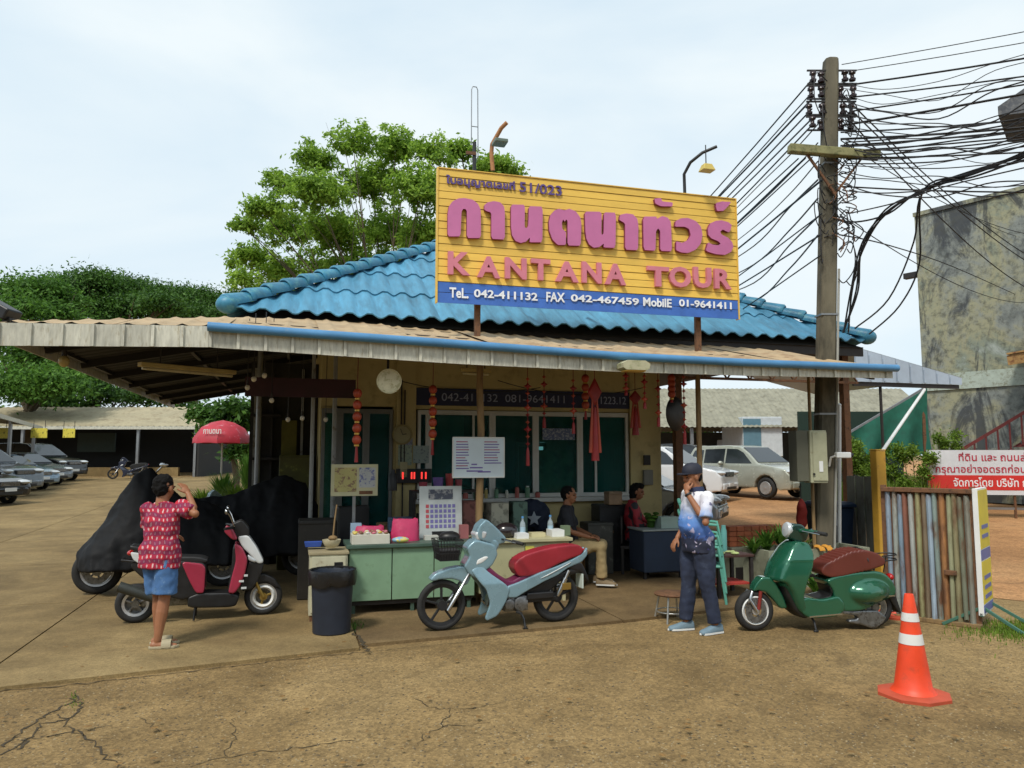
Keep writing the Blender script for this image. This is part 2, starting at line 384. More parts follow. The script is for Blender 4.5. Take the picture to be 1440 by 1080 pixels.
for k, (p, w0) in enumerate([
    ([(0, 1052), (40, 1020), (75, 1000), (100, 988), (108, 972)], .008), ([(25, 1056), (60, 1018), (98, 1012), (115, 1000), (104, 978)], .009),
    ([(60, 1038), (112, 1026), (158, 1022)], .007), ([(112, 1028), (128, 1042), (140, 1056), (165, 1080)], .007), ([(86, 1004), (100, 1030), (118, 1036)], .006),
    ([(265, 1080), (310, 1066), (380, 1056), (440, 1050), (500, 1042), (530, 1034)], .004), ([(315, 1066), (330, 1040), (326, 1015), (345, 1000)], .003),
    ([(585, 982), (612, 996), (632, 998), (622, 1022), (596, 1034), (588, 1050)], .0035), ([(632, 998), (680, 994), (720, 986)], .003), ([(622, 1022), (660, 1020), (690, 1016)], .004),
    ([(0, 1062), (40, 1040), (62, 1036)], .006), ([(196, 1010), (230, 1030), (300, 1020)], .0025)]): crack(p, w0, k)
for k, (p, w0) in enumerate([([(520, 922), (506, 905), (492, 888)], .016), ([(0, 973), (120, 962), (260, 946), (400, 929), (516, 917)], .007), ([(516, 917), (640, 905), (860, 884)], .004)]): crack(p, w0, 40+k, .006 if k else .036)

# ================================================================ CANOPY
tinroof = mat('dusty_tin_sheet', (.40, .29, .165), .75, .0, var=.2, scale=2.2, col2=(.24, .13, .06), thr=(.52, .72), s2=3, bump=.15, stretch=(1, 1, 1))
fasciam = mat('streaked_fascia_tin', (.52, .51, .43), .5, .0, var=.25, scale=7, col2=(.30, .25, .15), thr=(.55, .75), rand=.14, stretch=(4, 4, .8))
gutterm = mat('blue_gutter_pipe', (.07, .22, .42), .35, var=.15, scale=3, col2=(.20, .26, .3), thr=(.62, .8))
darksteel = mat('dark_painted_steel', (.02, .017, .016), .6, var=.4, scale=8)
brownpost = mat('weathered_post', (.22, .14, .06), .75, var=.3, scale=14, stretch=(1, 1, .2), col2=(.08, .05, .03), thr=(.55, .75))
shade_dark = mat('underside_shade', (.012, .010, .009), .8, var=.35, scale=3)  # near-black puts the canopy's underside shade into sheets and left rafters
ZT = ([-2.75, -.9, 1.69, 3.7, 5.5, 7.56], [3.03, 3.085, 3.01, 2.945, 2.925, 2.93])
ZB = ([-2.75, -.9, 1.69, 3.7, 5.5, 7.56], [2.81, 2.87, 2.785, 2.755, 2.76, 2.79])
zt = lambda u: float(np.interp(u, *ZT)); zb = lambda u: float(np.interp(u, *ZB))
canopy = uvthing('canopy', 'long low tin canopy with white ribbed fascia running along the front of the tour office', 'canopy', 2.4, 9.5)
UL, UR, V0, V1, VB = -2.75, 7.56, 8.2, 11.05, 19.6
def rib(t): q = (t/.25) % 1; return .022*max(0, 1-abs(q-.5)/.22) if abs(q-.5) < .22 else 0.
def frontz(u, v): return zt(u)+.018+(v-V0)*.23
nu = int((UR-UL)/.03); k0 = 0
while k0 < nu:                                    # front roof in lapped sheets 0.9 m wide
    k1 = min(nu, k0+34); mb = MB(); vs = []
    for k in range(k0, k1+1):
        u = UL+(UR-UL)*k/nu; vm = min(V1, V0+.2*(u-UL)/.23)
        if u > 5.8: vm = min(vm, V1-(u-5.8)*.45)
        for j in range(7): v = V0-.06+(vm-V0+.06)*j/6; vs.append((u, v, frontz(u, v)+rib(u)-.02*sin(pi*j/6)*((k0//34) % 2)+.004*((k0//34) % 3)))
    mb.add(vs, [(i*7+j, i*7+7+j, i*7+8+j, i*7+1+j) for i in range(k1-k0) for j in range(6)])
    mb.build('roof_sheet', tinroof, canopy, 60)
    mb = MB(); mb.add([(x, y+.06, z-.028) for x, y, z in vs], [(i*7+j, i*7+7+j, i*7+8+j, i*7+1+j) for i in range(k1-k0) for j in range(6)]); mb.build('shade_sheet', shade_dark, canopy, 60); k0 = k1-1 if k1 < nu else nu  # added layer under the roof sheets that carries the painted shade
mb = MB(); vs = []; nv = int((VB-V0)/.03)         # left roof, falling to the left
for k in range(nu := nv+1):
    v = V0+(VB-V0)*k/nv; um = min(.9, UL+.23*(v-V0)/.2)
    for j in range(7): u = UL-.05+(um-UL+.05)*j/6; vs.append((u, v, zt(UL)+.02+(u-UL)*.2+rib(v)))
mb.add(vs, [(i*7+j, i*7+7+j, i*7+8+j, i*7+1+j) for i in range(nv) for j in range(6)])
mb.build('roof_sheet', tinroof, canopy, 60)
mb = MB(); mb.add([(x+.05, y, z-.028) for x, y, z in vs], [(i*7+j, i*7+7+j, i*7+8+j, i*7+1+j) for i in range(nv) for j in range(6)]); mb.build('shade_sheet', shade_dark, canopy, 60)
# fascia panels with a raised rib at each joint
u = UL; pw = .268
while u < UR-.05:
    u1 = min(UR, u+pw); y = V0-.075; mb = MB()
    def strip(a, b, y0, dy):
        mb.add([(a, y0, zb(a)), (b, y0, zb(b)), (b, y0, zt(b)), (a, y0, zt(a)), (a, y0+dy, zb(a)), (b, y0+dy, zb(b)), (b, y0+dy, zt(b)), (a, y0+dy, zt(a))],
               [(0, 1, 2, 3), (7, 6, 5, 4), (0, 4, 5, 1), (1, 5, 6, 2), (2, 6, 7, 3), (3, 7, 4, 0)])
    strip(u, u1-.002, y, .012); strip(u+.004, u+.034, y-.022, .0205)
    mb.build('fascia_panel', fasciam, canopy, 0); u = u1
mb = MB()                                         # left side edge strip
mb.bar((UL-.06, V0, zt(UL)-.05), (UL-.06, VB, zt(UL)-.05), .012, .16); mb.build('side_fascia', fasciam, canopy, 0)
mb = MB(); pts = [(u, V0-.125, zt(u)-.012) for u in np.linspace(-.88, UR+.03, 24)]
mb.tube(pts, .048, 12); mb.build('gutter', gutterm, canopy, 60)
for u in np.linspace(UL+.15, UR-.2, 8):            # steel underneath
    mb = MB(); vm = min(V1-.15, V0+.2*(u-UL)/.23) if u < .2 else V1-.15
    if vm > V0+.3: mb.bar((u, V0+.05, frontz(u, V0)-.12), (u, vm, frontz(u, vm)-.12), .05, .1); mb.build('rafter', darksteel, canopy, 0)
for v in (V0+.05, V0+1.1, V0+2.2):
    mb = MB(); ps = [(u, v, frontz(u, v)-.05-(.05 if v < V0+.1 else 0)) for u in np.linspace(max(UL+.1, UL+.23*(v-V0)/.2+.05), UR-.05, 10)]
    for a, b in zip(ps[:-1], ps[1:]): mb.bar(a, b, .05, .08)
    mb.build('purlin', darksteel, canopy, 0)
for v in np.arange(V0+1.4, VB, 1.5):
    um = min(.9, UL+.23*(v-V0)/.2); mb = MB(); mb.bar((UL, v, zt(UL)-.06), (um, v, zt(UL)+(um-UL)*.2-.06), .06, .1); mb.build('rafter', shade_dark, canopy, 0)
for du in (.05, 1.3, 2.6):
    v0 = V0+du*.2/.23+.1; mb = MB(); mb.bar((UL+du, v0, zt(UL)+du*.2-.03), (UL+du, VB-.05, zt(UL)+du*.2-.03), .05, .05); mb.build('purlin', darksteel, canopy, 0)
greypost = mat('grey_white_post', (.30, .31, .30), .6, col2=(.15, .12, .08), thr=(.55, .7))
def post(px, v, r=.03, m=brownpost, top=None, wob_=0.):
    p = VP(px, 700, v); mb = MB(); zz = top or frontz(p.x, v)-.06
    mb.tube([(p.x+wob_*sin(k*2.1), v, .0+zz*k/6) for k in range(7)], [r*(1.15-.03*k) for k in range(7)], 10); mb.build('post', m, canopy, 60); return p.x
post(675, 9.0, .042, wob_=.012); post(985, 8.75, .034); post(437, 10.3, .026, greypost); post(468, 10.6, .03, greypost); post(1143, 8.9, .022)
for v in (12.2, 15.5, 18.9):
    mb = MB(); mb.cyl((-.55, v, -.05), (-.55, v, zt(UL)+.4), .04); mb.build('post', steel, canopy, 60)
# open steel lattice seen under the right bay
for v in (9.6, 10.8):
    mb = MB(); us_ = np.linspace(5.9, 9.3, 9)
    mb.bar((5.85, v, 3.02), (9.3, v, 3.02), .04, .04); mb.bar((5.85, v, 3.3), (9.3, v, 3.3), .04, .04)
    for a, b in zip(us_[:-1], us_[1:]): mb.bar((a, v, 3.02), ((a+b)/2, v, 3.3), .022, .022); mb.bar(((a+b)/2, v, 3.3), (b, v, 3.02), .022, .022)
    if v > 10: mb.build('lattice_beam', rust, canopy, 0)

# ================================================================ OFFICE BUILDING
cream = mat('cream_wall', (.50, .42, .20), .8, var=.12, scale=3, col2=(.33, .27, .13), thr=(.55, .75), bump=.06)
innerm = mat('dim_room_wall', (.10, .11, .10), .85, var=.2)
alu = mat('white_aluminium', (.56, .57, .54), .4, .1, var=.08)
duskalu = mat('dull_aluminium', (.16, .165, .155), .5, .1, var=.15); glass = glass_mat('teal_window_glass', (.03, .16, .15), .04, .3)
tilem = mat('blue_roof_tile', (.07, .25, .39), .55, var=.22, scale=5, col2=(.04, .13, .20), thr=(.5, .75), s2=2.4, rand=.12, bump=.08, stretch=(2.5, .5, .5))
capm = mat('blue_ridge_cap', (.035, .185, .30), .45, var=.25, scale=6, col2=(.10, .30, .34), thr=(.5, .7), rand=.12)
bld = uvthing('office_building', 'single storey cream tour office with blue tiled hip roof behind the tin canopy', 'building', 3.1, 13)
WV, U0, U1 = 11.3, .35, 5.76
def part(name, boxes, m, parent=bld, bevel=0, smooth=0):
    mb = MB()
    for (a, b, c, d, e, f) in boxes: mb.box(((a+b)/2, (c+d)/2, (e+f)/2), (b-a, d-c, f-e))
    return mb.build(name, m, parent, smooth, bevel)
wall = part('front_wall', [(1.40, 1.73, WV, WV+.2, 0, 3.62), (U0, 1.40, WV, WV+.2, 2.5, 3.62), (U0, 1.40, WV, WV+.2, 0, .5), (1.73, 5.22, WV, WV+.2, 2.47, 3.62), (1.73, 5.22, WV, WV+.2, 0, 1.12)], cream)
part('column', [(5.22, U1, WV-.06, WV+.3, 0, 3.62)], cream)
part('column', [(1.44, 1.73, WV-.05, WV-.001, 0, 3.62)], cream)
part('side_wall', [(U0, U0+.2, WV+.2, 19.5, 0, 3.62)], cream); part('side_wall', [(U1-.2, U1, WV+.3, 16.6, 0, 3.62)], cream)
ob0, ob1 = VP(757, 660, 16.4).x, VP(818, 660, 16.4).x; oz0, oz1 = .08, VP(790, 622, 16.4).z
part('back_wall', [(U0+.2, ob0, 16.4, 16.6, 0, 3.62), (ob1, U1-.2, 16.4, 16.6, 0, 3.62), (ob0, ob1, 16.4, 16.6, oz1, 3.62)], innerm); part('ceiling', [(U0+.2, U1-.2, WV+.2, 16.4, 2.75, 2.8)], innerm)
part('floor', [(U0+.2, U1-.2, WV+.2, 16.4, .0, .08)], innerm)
# windows: four bays
bays = [(.36, .62), (.62, 1.0), (1.0, 1.39), (1.76, 1.93), (1.93, 2.92), (2.92, 3.62), (3.62, 4.36), (4.36, 5.2)]
for i, (a, b) in enumerate(bays):
    i -= 3; zl_ = .51 if i < 0 else 1.13
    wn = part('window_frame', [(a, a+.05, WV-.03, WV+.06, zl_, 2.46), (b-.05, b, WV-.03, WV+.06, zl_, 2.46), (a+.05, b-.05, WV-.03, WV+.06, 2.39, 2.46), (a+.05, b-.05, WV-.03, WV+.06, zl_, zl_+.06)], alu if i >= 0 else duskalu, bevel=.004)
    part('glass_pane', [(a+.05, b-.05, WV+.01, WV+.018, zl_+.06, 2.39)], glass, wn).location = (0, 0, 0)
    if i in (1, 4):
        c = a+(b-a)*(.30 if i == 4 else .68)
        part('sash', [(c, c+.035, WV-.025, WV+.0, 1.19, 2.39)], alu, wn).location = (0, 0, 0)
part('window_sill', [(1.70, 5.24, WV-.12, WV+.0, 1.06, 1.125)], alu, bevel=.006)
# strip sign above the windows
stripm = mat('navy_strip_sign', (.014, .02, .07), .6); stext = mat('pale_lettering', (.32, .36, .5), .6)
ss = part('strip_sign', [(1.72, 5.25, WV-.035, WV-.003, 2.53, 2.79)], stripm)
for body, a, b in (('042-411132', 2.12, 3.0), ('081-9641411', 3.12, 4.1), ('1223.12', 4.72, 5.16)):
    o = link('lettering', fit_text(body, a, b, 2.60, 2.72, WV-.037, .003), stext, ss, 0); o.location = (0, 0, 0)
# notice and pale shelf things seen through the third and fourth bay
notice = mat('faded_blue_notice', (.12, .16, .3), .7, col2=(.4, .45, .5), thr=(.5, .56), s2=30)
part('window_notice', [(3.74, 4.28, WV-.006, WV-.001, 2.02, 2.2)], notice)
part('door_leaf', [(3.7, 3.74, 12.6, 12.66, .08, 2.0), (4.2, 4.25, 12.6, 12.66, .08, 2.0), (3.74, 4.2, 12.6, 12.66, 1.93, 2.0)], alu)
part('pane_light_panel', [(3.70, 4.30, 11.42, 11.44, 1.13, 1.86)], mat('olive_pane_light', (.55, .50, .22), .8, col2=(.16, .2, .07), thr=(.45, .6), s2=4))  # added panel; the brightness in this pane is put into its colour
part('reflection_panel', [(4.62, 5.17, 11.42, 11.44, 1.13, 2.4)], mat('teal_reflection', (.12, .38, .34), .8, var=.3, stretch=(14, 1, .3)))  # added panel; the teal reflection in the glass is put into its colour
part('reflection_panel', [(2.0, 2.5, 11.42, 11.44, 1.13, 2.4)], mat('teal_reflection', (.12, .38, .34), .8))  # second added panel with the reflection painted on
part('desk_block', [(3.0, 3.6, 13.2, 13.8, .08, 1.2)], mat('room_desk', (.2, .17, .1), .7))
part('fuse_box', [(1.49, 1.6, WV-.14, WV-.051, 1.45, 1.68)], mat('cream_box', (.4, .36, .2), .6), bevel=.006)
for dx_, z0_, z1_ in ((.0, 1.68, 2.9), (.05, 1.68, 2.75), (.03, .7, 1.45)): part('conduit', [(1.5+dx_, 1.518+dx_, WV-.075, WV-.051, z0_, z1_)], darksteel)
part('switch_box', [(5.44, 5.55, WV-.1, WV-.062, 1.62, 1.78)], darksteel); part('meter_box', [(5.42, 5.58, WV-.13, WV-.062, 1.30, 1.54)], mat('grey_box', (.2, .2, .17), .6), bevel=.008)
# annex at the left side, open racks before a dark wall
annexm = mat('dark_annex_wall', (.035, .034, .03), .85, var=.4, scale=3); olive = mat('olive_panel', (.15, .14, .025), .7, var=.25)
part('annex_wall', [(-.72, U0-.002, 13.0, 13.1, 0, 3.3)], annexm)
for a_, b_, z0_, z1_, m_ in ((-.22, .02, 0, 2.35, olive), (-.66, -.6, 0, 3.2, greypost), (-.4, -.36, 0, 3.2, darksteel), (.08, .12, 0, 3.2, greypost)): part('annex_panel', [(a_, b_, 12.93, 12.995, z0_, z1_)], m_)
for z_ in (1.0, 1.7, 2.4): part('annex_shelf', [(-.7, -.24, 12.75, 12.99, z_, z_+.04)], darksteel)
mr_ = mat('maroon_sign', (.035, .007, .015), .6, var=.3); q0 = VP(345, 530, 9.9); q1 = VP(500, 560, 9.9); part('maroon_sign', [(q0.x, q1.x, 9.9, 9.94, q1.z, q0.z)], mr_)
# hip roof
RU0, RU1, RV0, RZ, TP = -.95, 9.46, 10.66, 3.70, math.tan(R(30))
half = (RU1-RU0)/2; RV1 = RV0+2*half
apex = (RU0+half, RV0+half, RZ+half*TP)
c4 = [(RU0, RV0, RZ-.03), (RU1, RV0, RZ-.03), (RU1, RV1, RZ-.03), (RU0, RV1, RZ-.03)]
mb = MB(); mb.add([(a+(apex[0]-a)*.012, b+(apex[1]-b)*.012, c-.05) for a, b, c in c4]+[(apex[0], apex[1], apex[2]-.09)], [(0, 1, 4), (1, 2, 4), (2, 3, 4), (3, 0, 4), (3, 2, 1, 0)])
roof = mb.build('roof', mat('roof_underlay', (.05, .045, .04), .9), bld, 0)
def tile(i, r):
    w_, ex, ln = .58, 1.06, 1.2; sl = 1/cos(R(30))
    u0 = RU0+.02+i*w_; s0 = -.05+r*ex/sl
    prof = []
    nn = 16
    for k in range(nn+1):
        t = k/nn*2; q = t % 1
        h = .058*min(1, max(0, (1-abs(2*q-1))*1.7-.28)); prof.append((k/nn*(w_+.03), h))
    vs = []
    for (x, h) in prof:
        for (s, lift) in ((0, .038), (ln/sl, .006)):
            ss_ = s0+s; vs.append((u0+x, RV0+ss_, RZ+ss_*TP+h+lift))
    m_ = len(vs); vs += [(x, y+.008, z-.016) for x, y, z in vs]
    fs = [(2*k, 2*k+2, 2*k+3, 2*k+1) for k in range(nn)]+[(2*k+m_, 2*k+1+m_, 2*k+3+m_, 2*k+2+m_) for k in range(nn)]+[(2*k, 2*k+m_, 2*k+2+m_, 2*k+2) for k in range(nn)]
    me = MB().add(vs, fs).mesh('roof_tile', False)
    if u0 < RU0+s0+ln+.1 or u0+w_ > RU1-s0-ln-.1:
        bm = bmesh.new(); bm.from_mesh(me)
        for co, no in (((RU0, RV0, 0), (-1, 1, 0)), ((RU1, RV0, 0), (1, 1, 0))):
            bmesh.ops.bisect_plane(bm, geom=bm.verts[:]+bm.edges[:]+bm.faces[:], plane_co=co, plane_no=no, clear_outer=True)
        bm.to_mesh(me); k = len(bm.faces); bm.free()
        if not k: bpy.data.meshes.remove(me); return
    link('roof_tile', me, tilem, roof, 40)
for r in range(6):
    for i in range(18): tile(i, r)
for (a, b) in ((c4[3], c4[0]), (c4[1], c4[2]), (c4[2], c4[3])):
    mb = MB(); n = 60; vs = []
    for k in range(n+1):
        q = k/n; h = .03*(k % 2); vs += [(a[0]+(b[0]-a[0])*q, a[1]+(b[1]-a[1])*q, RZ+h), (apex[0]+((a[0]+(b[0]-a[0])*q)-apex[0])*.01, apex[1]+((a[1]+(b[1]-a[1])*q)-apex[1])*.01, apex[2]-.02)]
    mb.add(vs, [(2*k, 2*k+2, 2*k+3, 2*k+1) for k in range(n)]); mb.build('roof_slope', tilem, roof, 0)
for c, sgn in ((c4[0], 1), (c4[1], -1)):
    a = Vector(c)+Vector((0, 0, .10)); b = Vector(apex)+Vector((0, 0, .06)); d = b-a; n = 21
    x = d.cross(Vector((0, 0, 1))).normalized(); z = x.cross(d).normalized()
    for k in range(n):
        p0 = a+d*(k/n); p1 = a+d*((k+1.22)/n); rings = []
        for q, rr, li in ((0, .135, .03), (.07, .15, .034), (.2, .145, .03), (1, .118, .0)):
            p = p0.lerp(p1, q)+z*li
            rings.append([p+x*rr*cos(t)+z*rr*sin(t)*.9 for t in [pi*(-.08+1.16*j/10) for j in range(11)]]+[p+x*(rr-.015)*cos(t)+z*(rr-.015)*sin(t)*.9 for t in [pi*(1.08-1.16*j/10) for j in range(11)]])
        MB().loft(rings).build('ridge_cap', capm, roof, 50)
    MB().ell(tuple(a+d*.004+Vector((0, 0, .02))), (.15, .15, .125)).build('ridge_end', capm, roof, 60)
part('eave_board', [(RU0+.05, RU1-.05, RV0+.1, RV0+.14, RZ-.22, RZ-.06)], darksteel)
for u in (5.95, 9.2): part('roof_post', [(u-.06, u+.06, RV0+.3, RV0+.42, 0, RZ-.1)], rust)
# ================================================================ BILLBOARD
SV = 9.6
yel = mat('yellow_plank', (.78, .50, .085), .55, var=.1, scale=3, col2=(.55, .33, .05), thr=(.6, .8), s2=6, rand=.07, stretch=(.6, 1, 3))
blu = mat('blue_plank', (.045, .14, .48), .5, var=.15, rand=.06); pinkm = mat('pink_letter_face', (.52, .15, .33), .5, var=.1, scale=2); pinkm2 = mat('salmon_letter', (.60, .19, .25), .5, var=.1)
navy = mat('violet_lettering', (.09, .055, .22), .5); wht = mat('white_lettering', (.8, .82, .85), .5)
sign = uvthing('billboard', 'yellow plank billboard with big pink lettering standing on the roof above the canopy', 'billboard', 3.97, SV, 3.4)
SU0, SU1, SZ0, SZB, SZ1 = 1.735, 6.20, 3.76, 4.045, 5.57
def plank(z0, z1, m):
    mb = MB(); d = rnd.uniform(-.003, .003)
    mb.add([(SU0, SV-.023+d, z0+.003), (SU1, SV-.023+d, z0+.003), (SU1, SV-.018+d, z1), (SU0, SV-.018+d, z1), (SU0, SV-.008, z0+.004), (SU1, SV-.008, z0+.004), (SU1, SV-.008, z1), (SU0, SV-.008, z1)],
           [(0, 1, 2, 3), (7, 6, 5, 4), (0, 4, 5, 1), (1, 5, 6, 2), (2, 6, 7, 3), (3, 7, 4, 0)])
    mb.build('plank', m, sign, 0)
for k in range(15): h = (SZ1-SZB)/15; plank(SZB+k*h, SZB+(k+1)*h-.004, yel)
for k in range(2): h = (SZB-SZ0)/2; plank(SZ0+k*h, SZ0+(k+1)*h-.004, blu)
part('backing_sheet', [(SU0+.004, SU1-.004, SV-.006, SV+.001, SZ0+.006, SZ1-.004)], mat('ochre_backing', (.34, .2, .04), .7), sign)
part('back_frame', [(SU0+.02, SU1-.02, SV+.002, SV+.05, z, z+.06) for z in (3.85, 4.6, 5.45)]+[(u, u+.06, SV+.051, SV+.1, 3.8, 5.5) for u in (1.9, 3.0, 4.1, 5.2, 6.0)], darksteel, sign)
part('edge_trim', [(SU0-.02, SU0-.002, SV-.035, SV+.05, SZ0, SZ1+.012), (SU1+.002, SU1+.02, SV-.035, SV+.05, SZ0, SZ1+.012), (SU0, SU1, SV-.035, SV+.05, SZ1+.001, SZ1+.014)], yel, sign)
def glyph(pts, x0, y0, s, thick=.05, m=pinkm):
    poly = [VP(x0+x/s, y0+y/s, SV-.06) for x, y in pts]; P = [(p.x, p.z) for p in poly]
    # round the outline once
    Q = []
    for i, p in enumerate(P):
        q = P[(i+1) % len(P)]; Q += [(p[0]*.9+q[0]*.1, p[1]*.9+q[1]*.1), (p[0]*.1+q[0]*.9, p[1]*.1+q[1]*.9)]
    cx = sum(p[0] for p in Q)/len(Q); ar = sum(Q[i][0]*Q[(i+1) % len(Q)][1]-Q[(i+1) % len(Q)][0]*Q[i][1] for i in range(len(Q)))
    if ar < 0: Q = Q[::-1]
    bm = bmesh.new(); f = bm.faces.new([bm.verts.new((x, SV-.032, z)) for x, z in Q])
    e = bmesh.ops.extrude_face_region(bm, geom=[f]); bmesh.ops.translate(bm, verts=[v for v in e['geom'] if isinstance(v, bmesh.types.BMVert)], vec=(0, -thick, 0))
    bmesh.ops.triangulate(bm, faces=[f for f in bm.faces if len(f.verts) > 4]); bmesh.ops.recalc_face_normals(bm, faces=bm.faces)
    me = bpy.data.meshes.new('letter'); bm.to_mesh(me); bm.free(); me.materials.append(m); me.materials.append(pinkside)
    for p in me.polygons: p.material_index = 0 if abs(p.normal.y) > .5 else 1
    o = bpy.data.objects.new('letter', me); COL.objects.link(o); o.parent = sign; o.location = OFF[sign.name]
pinkside = mat('maroon_letter_side', (.24, .035, .09), .6)
A_ = (615, 230, 6.698); B_ = (820, 250, 6.351)
glyph([(95, 690), (95, 480), (105, 410), (140, 360), (200, 332), (260, 330), (330, 345), (380, 385), (405, 440), (408, 705), (275, 705), (275, 450), (260, 432), (240, 432), (225, 455), (215, 690)], *A_)
glyph([(440, 440), (440, 395), (470, 370), (530, 358), (590, 370), (625, 410), (632, 470), (632, 720), (505, 712), (505, 480), (495, 462), (470, 455)], *A_)
glyph([(690, 390), (820, 392), (818, 590), (824, 610), (840, 610), (852, 590), (858, 405), (988, 410), (985, 745), (865, 745), (868, 700), (830, 740), (780, 752), (730, 730), (700, 680), (690, 600)], *A_)
glyph([(1130, 770), (1080, 720), (1050, 640), (1045, 560), (1060, 490), (1100, 445), (1140, 430), (1190, 445), (1240, 430), (1300, 455), (1340, 510), (1352, 570), (1345, 778), (1222, 775), (1222, 545), (1208, 530), (1195, 552), (1180, 530), (1168, 560), (1172, 620), (1206, 650), (1206, 770)], *A_)
glyph([(10, 305), (160, 308), (158, 500), (165, 515), (178, 500), (182, 312), (288, 316), (283, 630), (178, 625), (180, 590), (140, 622), (90, 628), (50, 600), (25, 550), (15, 480)], *B_)
glyph([(318, 380), (325, 335), (380, 322), (440, 330), (478, 370), (488, 430), (485, 650), (370, 645), (370, 420), (360, 405)], *B_)
glyph([(530, 350), (650, 350), (652, 372), (700, 345), (750, 360), (778, 400), (788, 660), (683, 655), (683, 480), (665, 455), (645, 480), (640, 655), (535, 648)], *B_)
glyph([(815, 440), (820, 390), (870, 365), (930, 362), (1000, 390), (1045, 440), (1060, 510), (1045, 590), (1000, 645), (930, 675), (870, 670), (825, 650), (825, 570), (880, 585), (930, 560), (955, 515), (940, 460), (900, 440)], *B_)
glyph([(1320, 425), (1310, 470), (1295, 492), (1240, 465), (1217, 485), (1230, 510), (1290, 540), (1325, 580), (1335, 620), (1315, 665), (1260, 692), (1180, 685), (1110, 665), (1090, 650), (1110, 580), (1150, 600), (1200, 607), (1222, 592), (1200, 570), (1140, 545), (1112, 515), (1107, 460), (1130, 410), (1180, 388), (1230, 383), (1290, 400)], *B_)
glyph([(630, 190), (690, 185), (700, 215), (795, 225), (790, 260), (690, 258), (640, 235)], *B_)
glyph([(1180, 230), (1230, 215), (1315, 220), (1290, 255), (1245, 300), (1190, 300), (1180, 265)], *B_)
def sgn_text(body, px0, px1, yt0, yb0, m, ex=.05, off=.03, v=SV-.032, k=3.13, ox=600, oy=220, par=sign, nm='letter'):
    a = VP(ox+px0/k, oy+yt0/k, v); b = VP(ox+px1/k, oy+yb0/k, v)
    me = fit_text(body, a.x, b.x, b.z, a.z, v, ex, off); split_link(nm, me, m, par)
for ch, x0, x1, y0, y1 in (('K', 92, 188, 420, 527), ('A', 220, 320, 440, 540), ('N', 342, 436, 446, 545), ('T', 456, 540, 452, 550), ('A', 562, 664, 462, 558), ('N', 679, 765, 465, 563), ('A', 780, 872, 472, 570), ('T', 965, 1062, 484, 578), ('O', 1062, 1158, 485, 582), ('U', 1168, 1248, 488, 584), ('R', 1260, 1336, 496, 588)):
    sgn_text(ch, x0, x1, y0, y1, pinkm2, .05, .035)
sgn_text('ใบอนุญาตเลขที่', 86, 388, 80, 160, navy, .012, .03); sgn_text('51/023', 408, 594, 112, 175, navy, .012, .012)
for body, x0, x1, y0, y1 in (('TeL.', 100, 184, 576, 626), ('042-411132', 208, 488, 584, 636), ('FAX', 526, 608, 596, 643), ('042-467459', 634, 934, 606, 656), ('MobilE', 952, 1078, 620, 666), ('01-9641411', 1110, 1342, 628, 674)):
    sgn_text(body, x0, x1, y0, y1, wht, .008, .025)
for px in (672, 983):
    p = VP(px, 460, SV+.1); mb = MB(); mb.box((p.x, SV+.14, 4.2), (.075, .075, 1.9)); mb.build('post', rust, sign, 0, .004)
for px, in ((783,), (875,)):
    p = VP(px, 445, SV); mb = MB(); mb.bar((p.x, SV+.06, 3.95), (p.x-.05, SV+1.3, 3.66+.4), .035, .035); mb.build('strut', darksteel, sign, 0)
# ================================================================ TREES AND GREEN
barkm = mat('bark', (.10, .075, .045), .9, var=.35, scale=6, bump=.6, bscale=14, stretch=(1, 1, .3))
leaf_bright = leaf_mat('bright_leaves', (.075, .17, .020), (.37, .56, .07), .5)
leaf_dark = leaf_mat('deep_green_leaves', (.014, .05, .009), (.09, .20, .026), .35)
leaf_mid = leaf_mat('mid_green_leaves', (.025, .085, .013), (.14, .29, .04), .4)
grassm = leaf_mat('tall_weeds', (.06, .12, .012), (.22, .34, .04), .4)
def leaves(name, lobes, n, size, m, parent, seed, clump=.55, flat=.75, lean=.5):
    """many small leaf faces in clumps spread through the lobes' shells; lobes: (x, y, z, rx, ry, rz)"""
    rs = np.random.RandomState(seed); lob = np.array(lobes, float); wgt = lob[:, 3]*lob[:, 4]; wgt /= wgt.sum()
    nc = max(20, n//30); li = rs.choice(len(lob), nc, p=wgt); d = rs.normal(size=(nc, 3)); d /= np.linalg.norm(d, axis=1)[:, None]
    d[:, 2] = np.where(d[:, 2] < -.35, -d[:, 2]*.6, d[:, 2])
    rad = rs.uniform(.3, 1.06, (nc, 1)); cc = lob[li, :3]+d*lob[li, 3:]*rad
    ci = rs.randint(0, nc, n); cs = clump*rs.uniform(.5, 1.2, nc)[ci][:, None]
    off = rs.normal(size=(n, 3))*cs*.6*np.array([1, 1, flat*.75]); c = cc[ci]+off
    nrm = rs.normal(size=(n, 3))*.75+np.array([0, 0, lean]); nrm += d[ci]*.5; nrm /= np.linalg.norm(nrm, axis=1)[:, None]
    a = rs.normal(size=(n, 3)); a -= (a*nrm).sum(1)[:, None]*nrm; a /= np.linalg.norm(a, axis=1)[:, None]; b = np.cross(nrm, a)
    s = size*rs.uniform(.6, 1.35, (n, 1)); 
    q = np.stack([c-a*s, c-b*s*.42, c+a*s, c+b*s*.42], 1).reshape(-1, 3)
    me = bpy.data.meshes.new(name); me.vertices.add(n*4); me.vertices.foreach_set('co', q.ravel())
    me.loops.add(n*4); me.loops.foreach_set('vertex_index', np.arange(n*4)); me.polygons.add(n); me.polygons.foreach_set('loop_start', np.arange(n)*4)
    me.update(calc_edges=True); me.validate()
    return link(name, me, m, parent, 0)
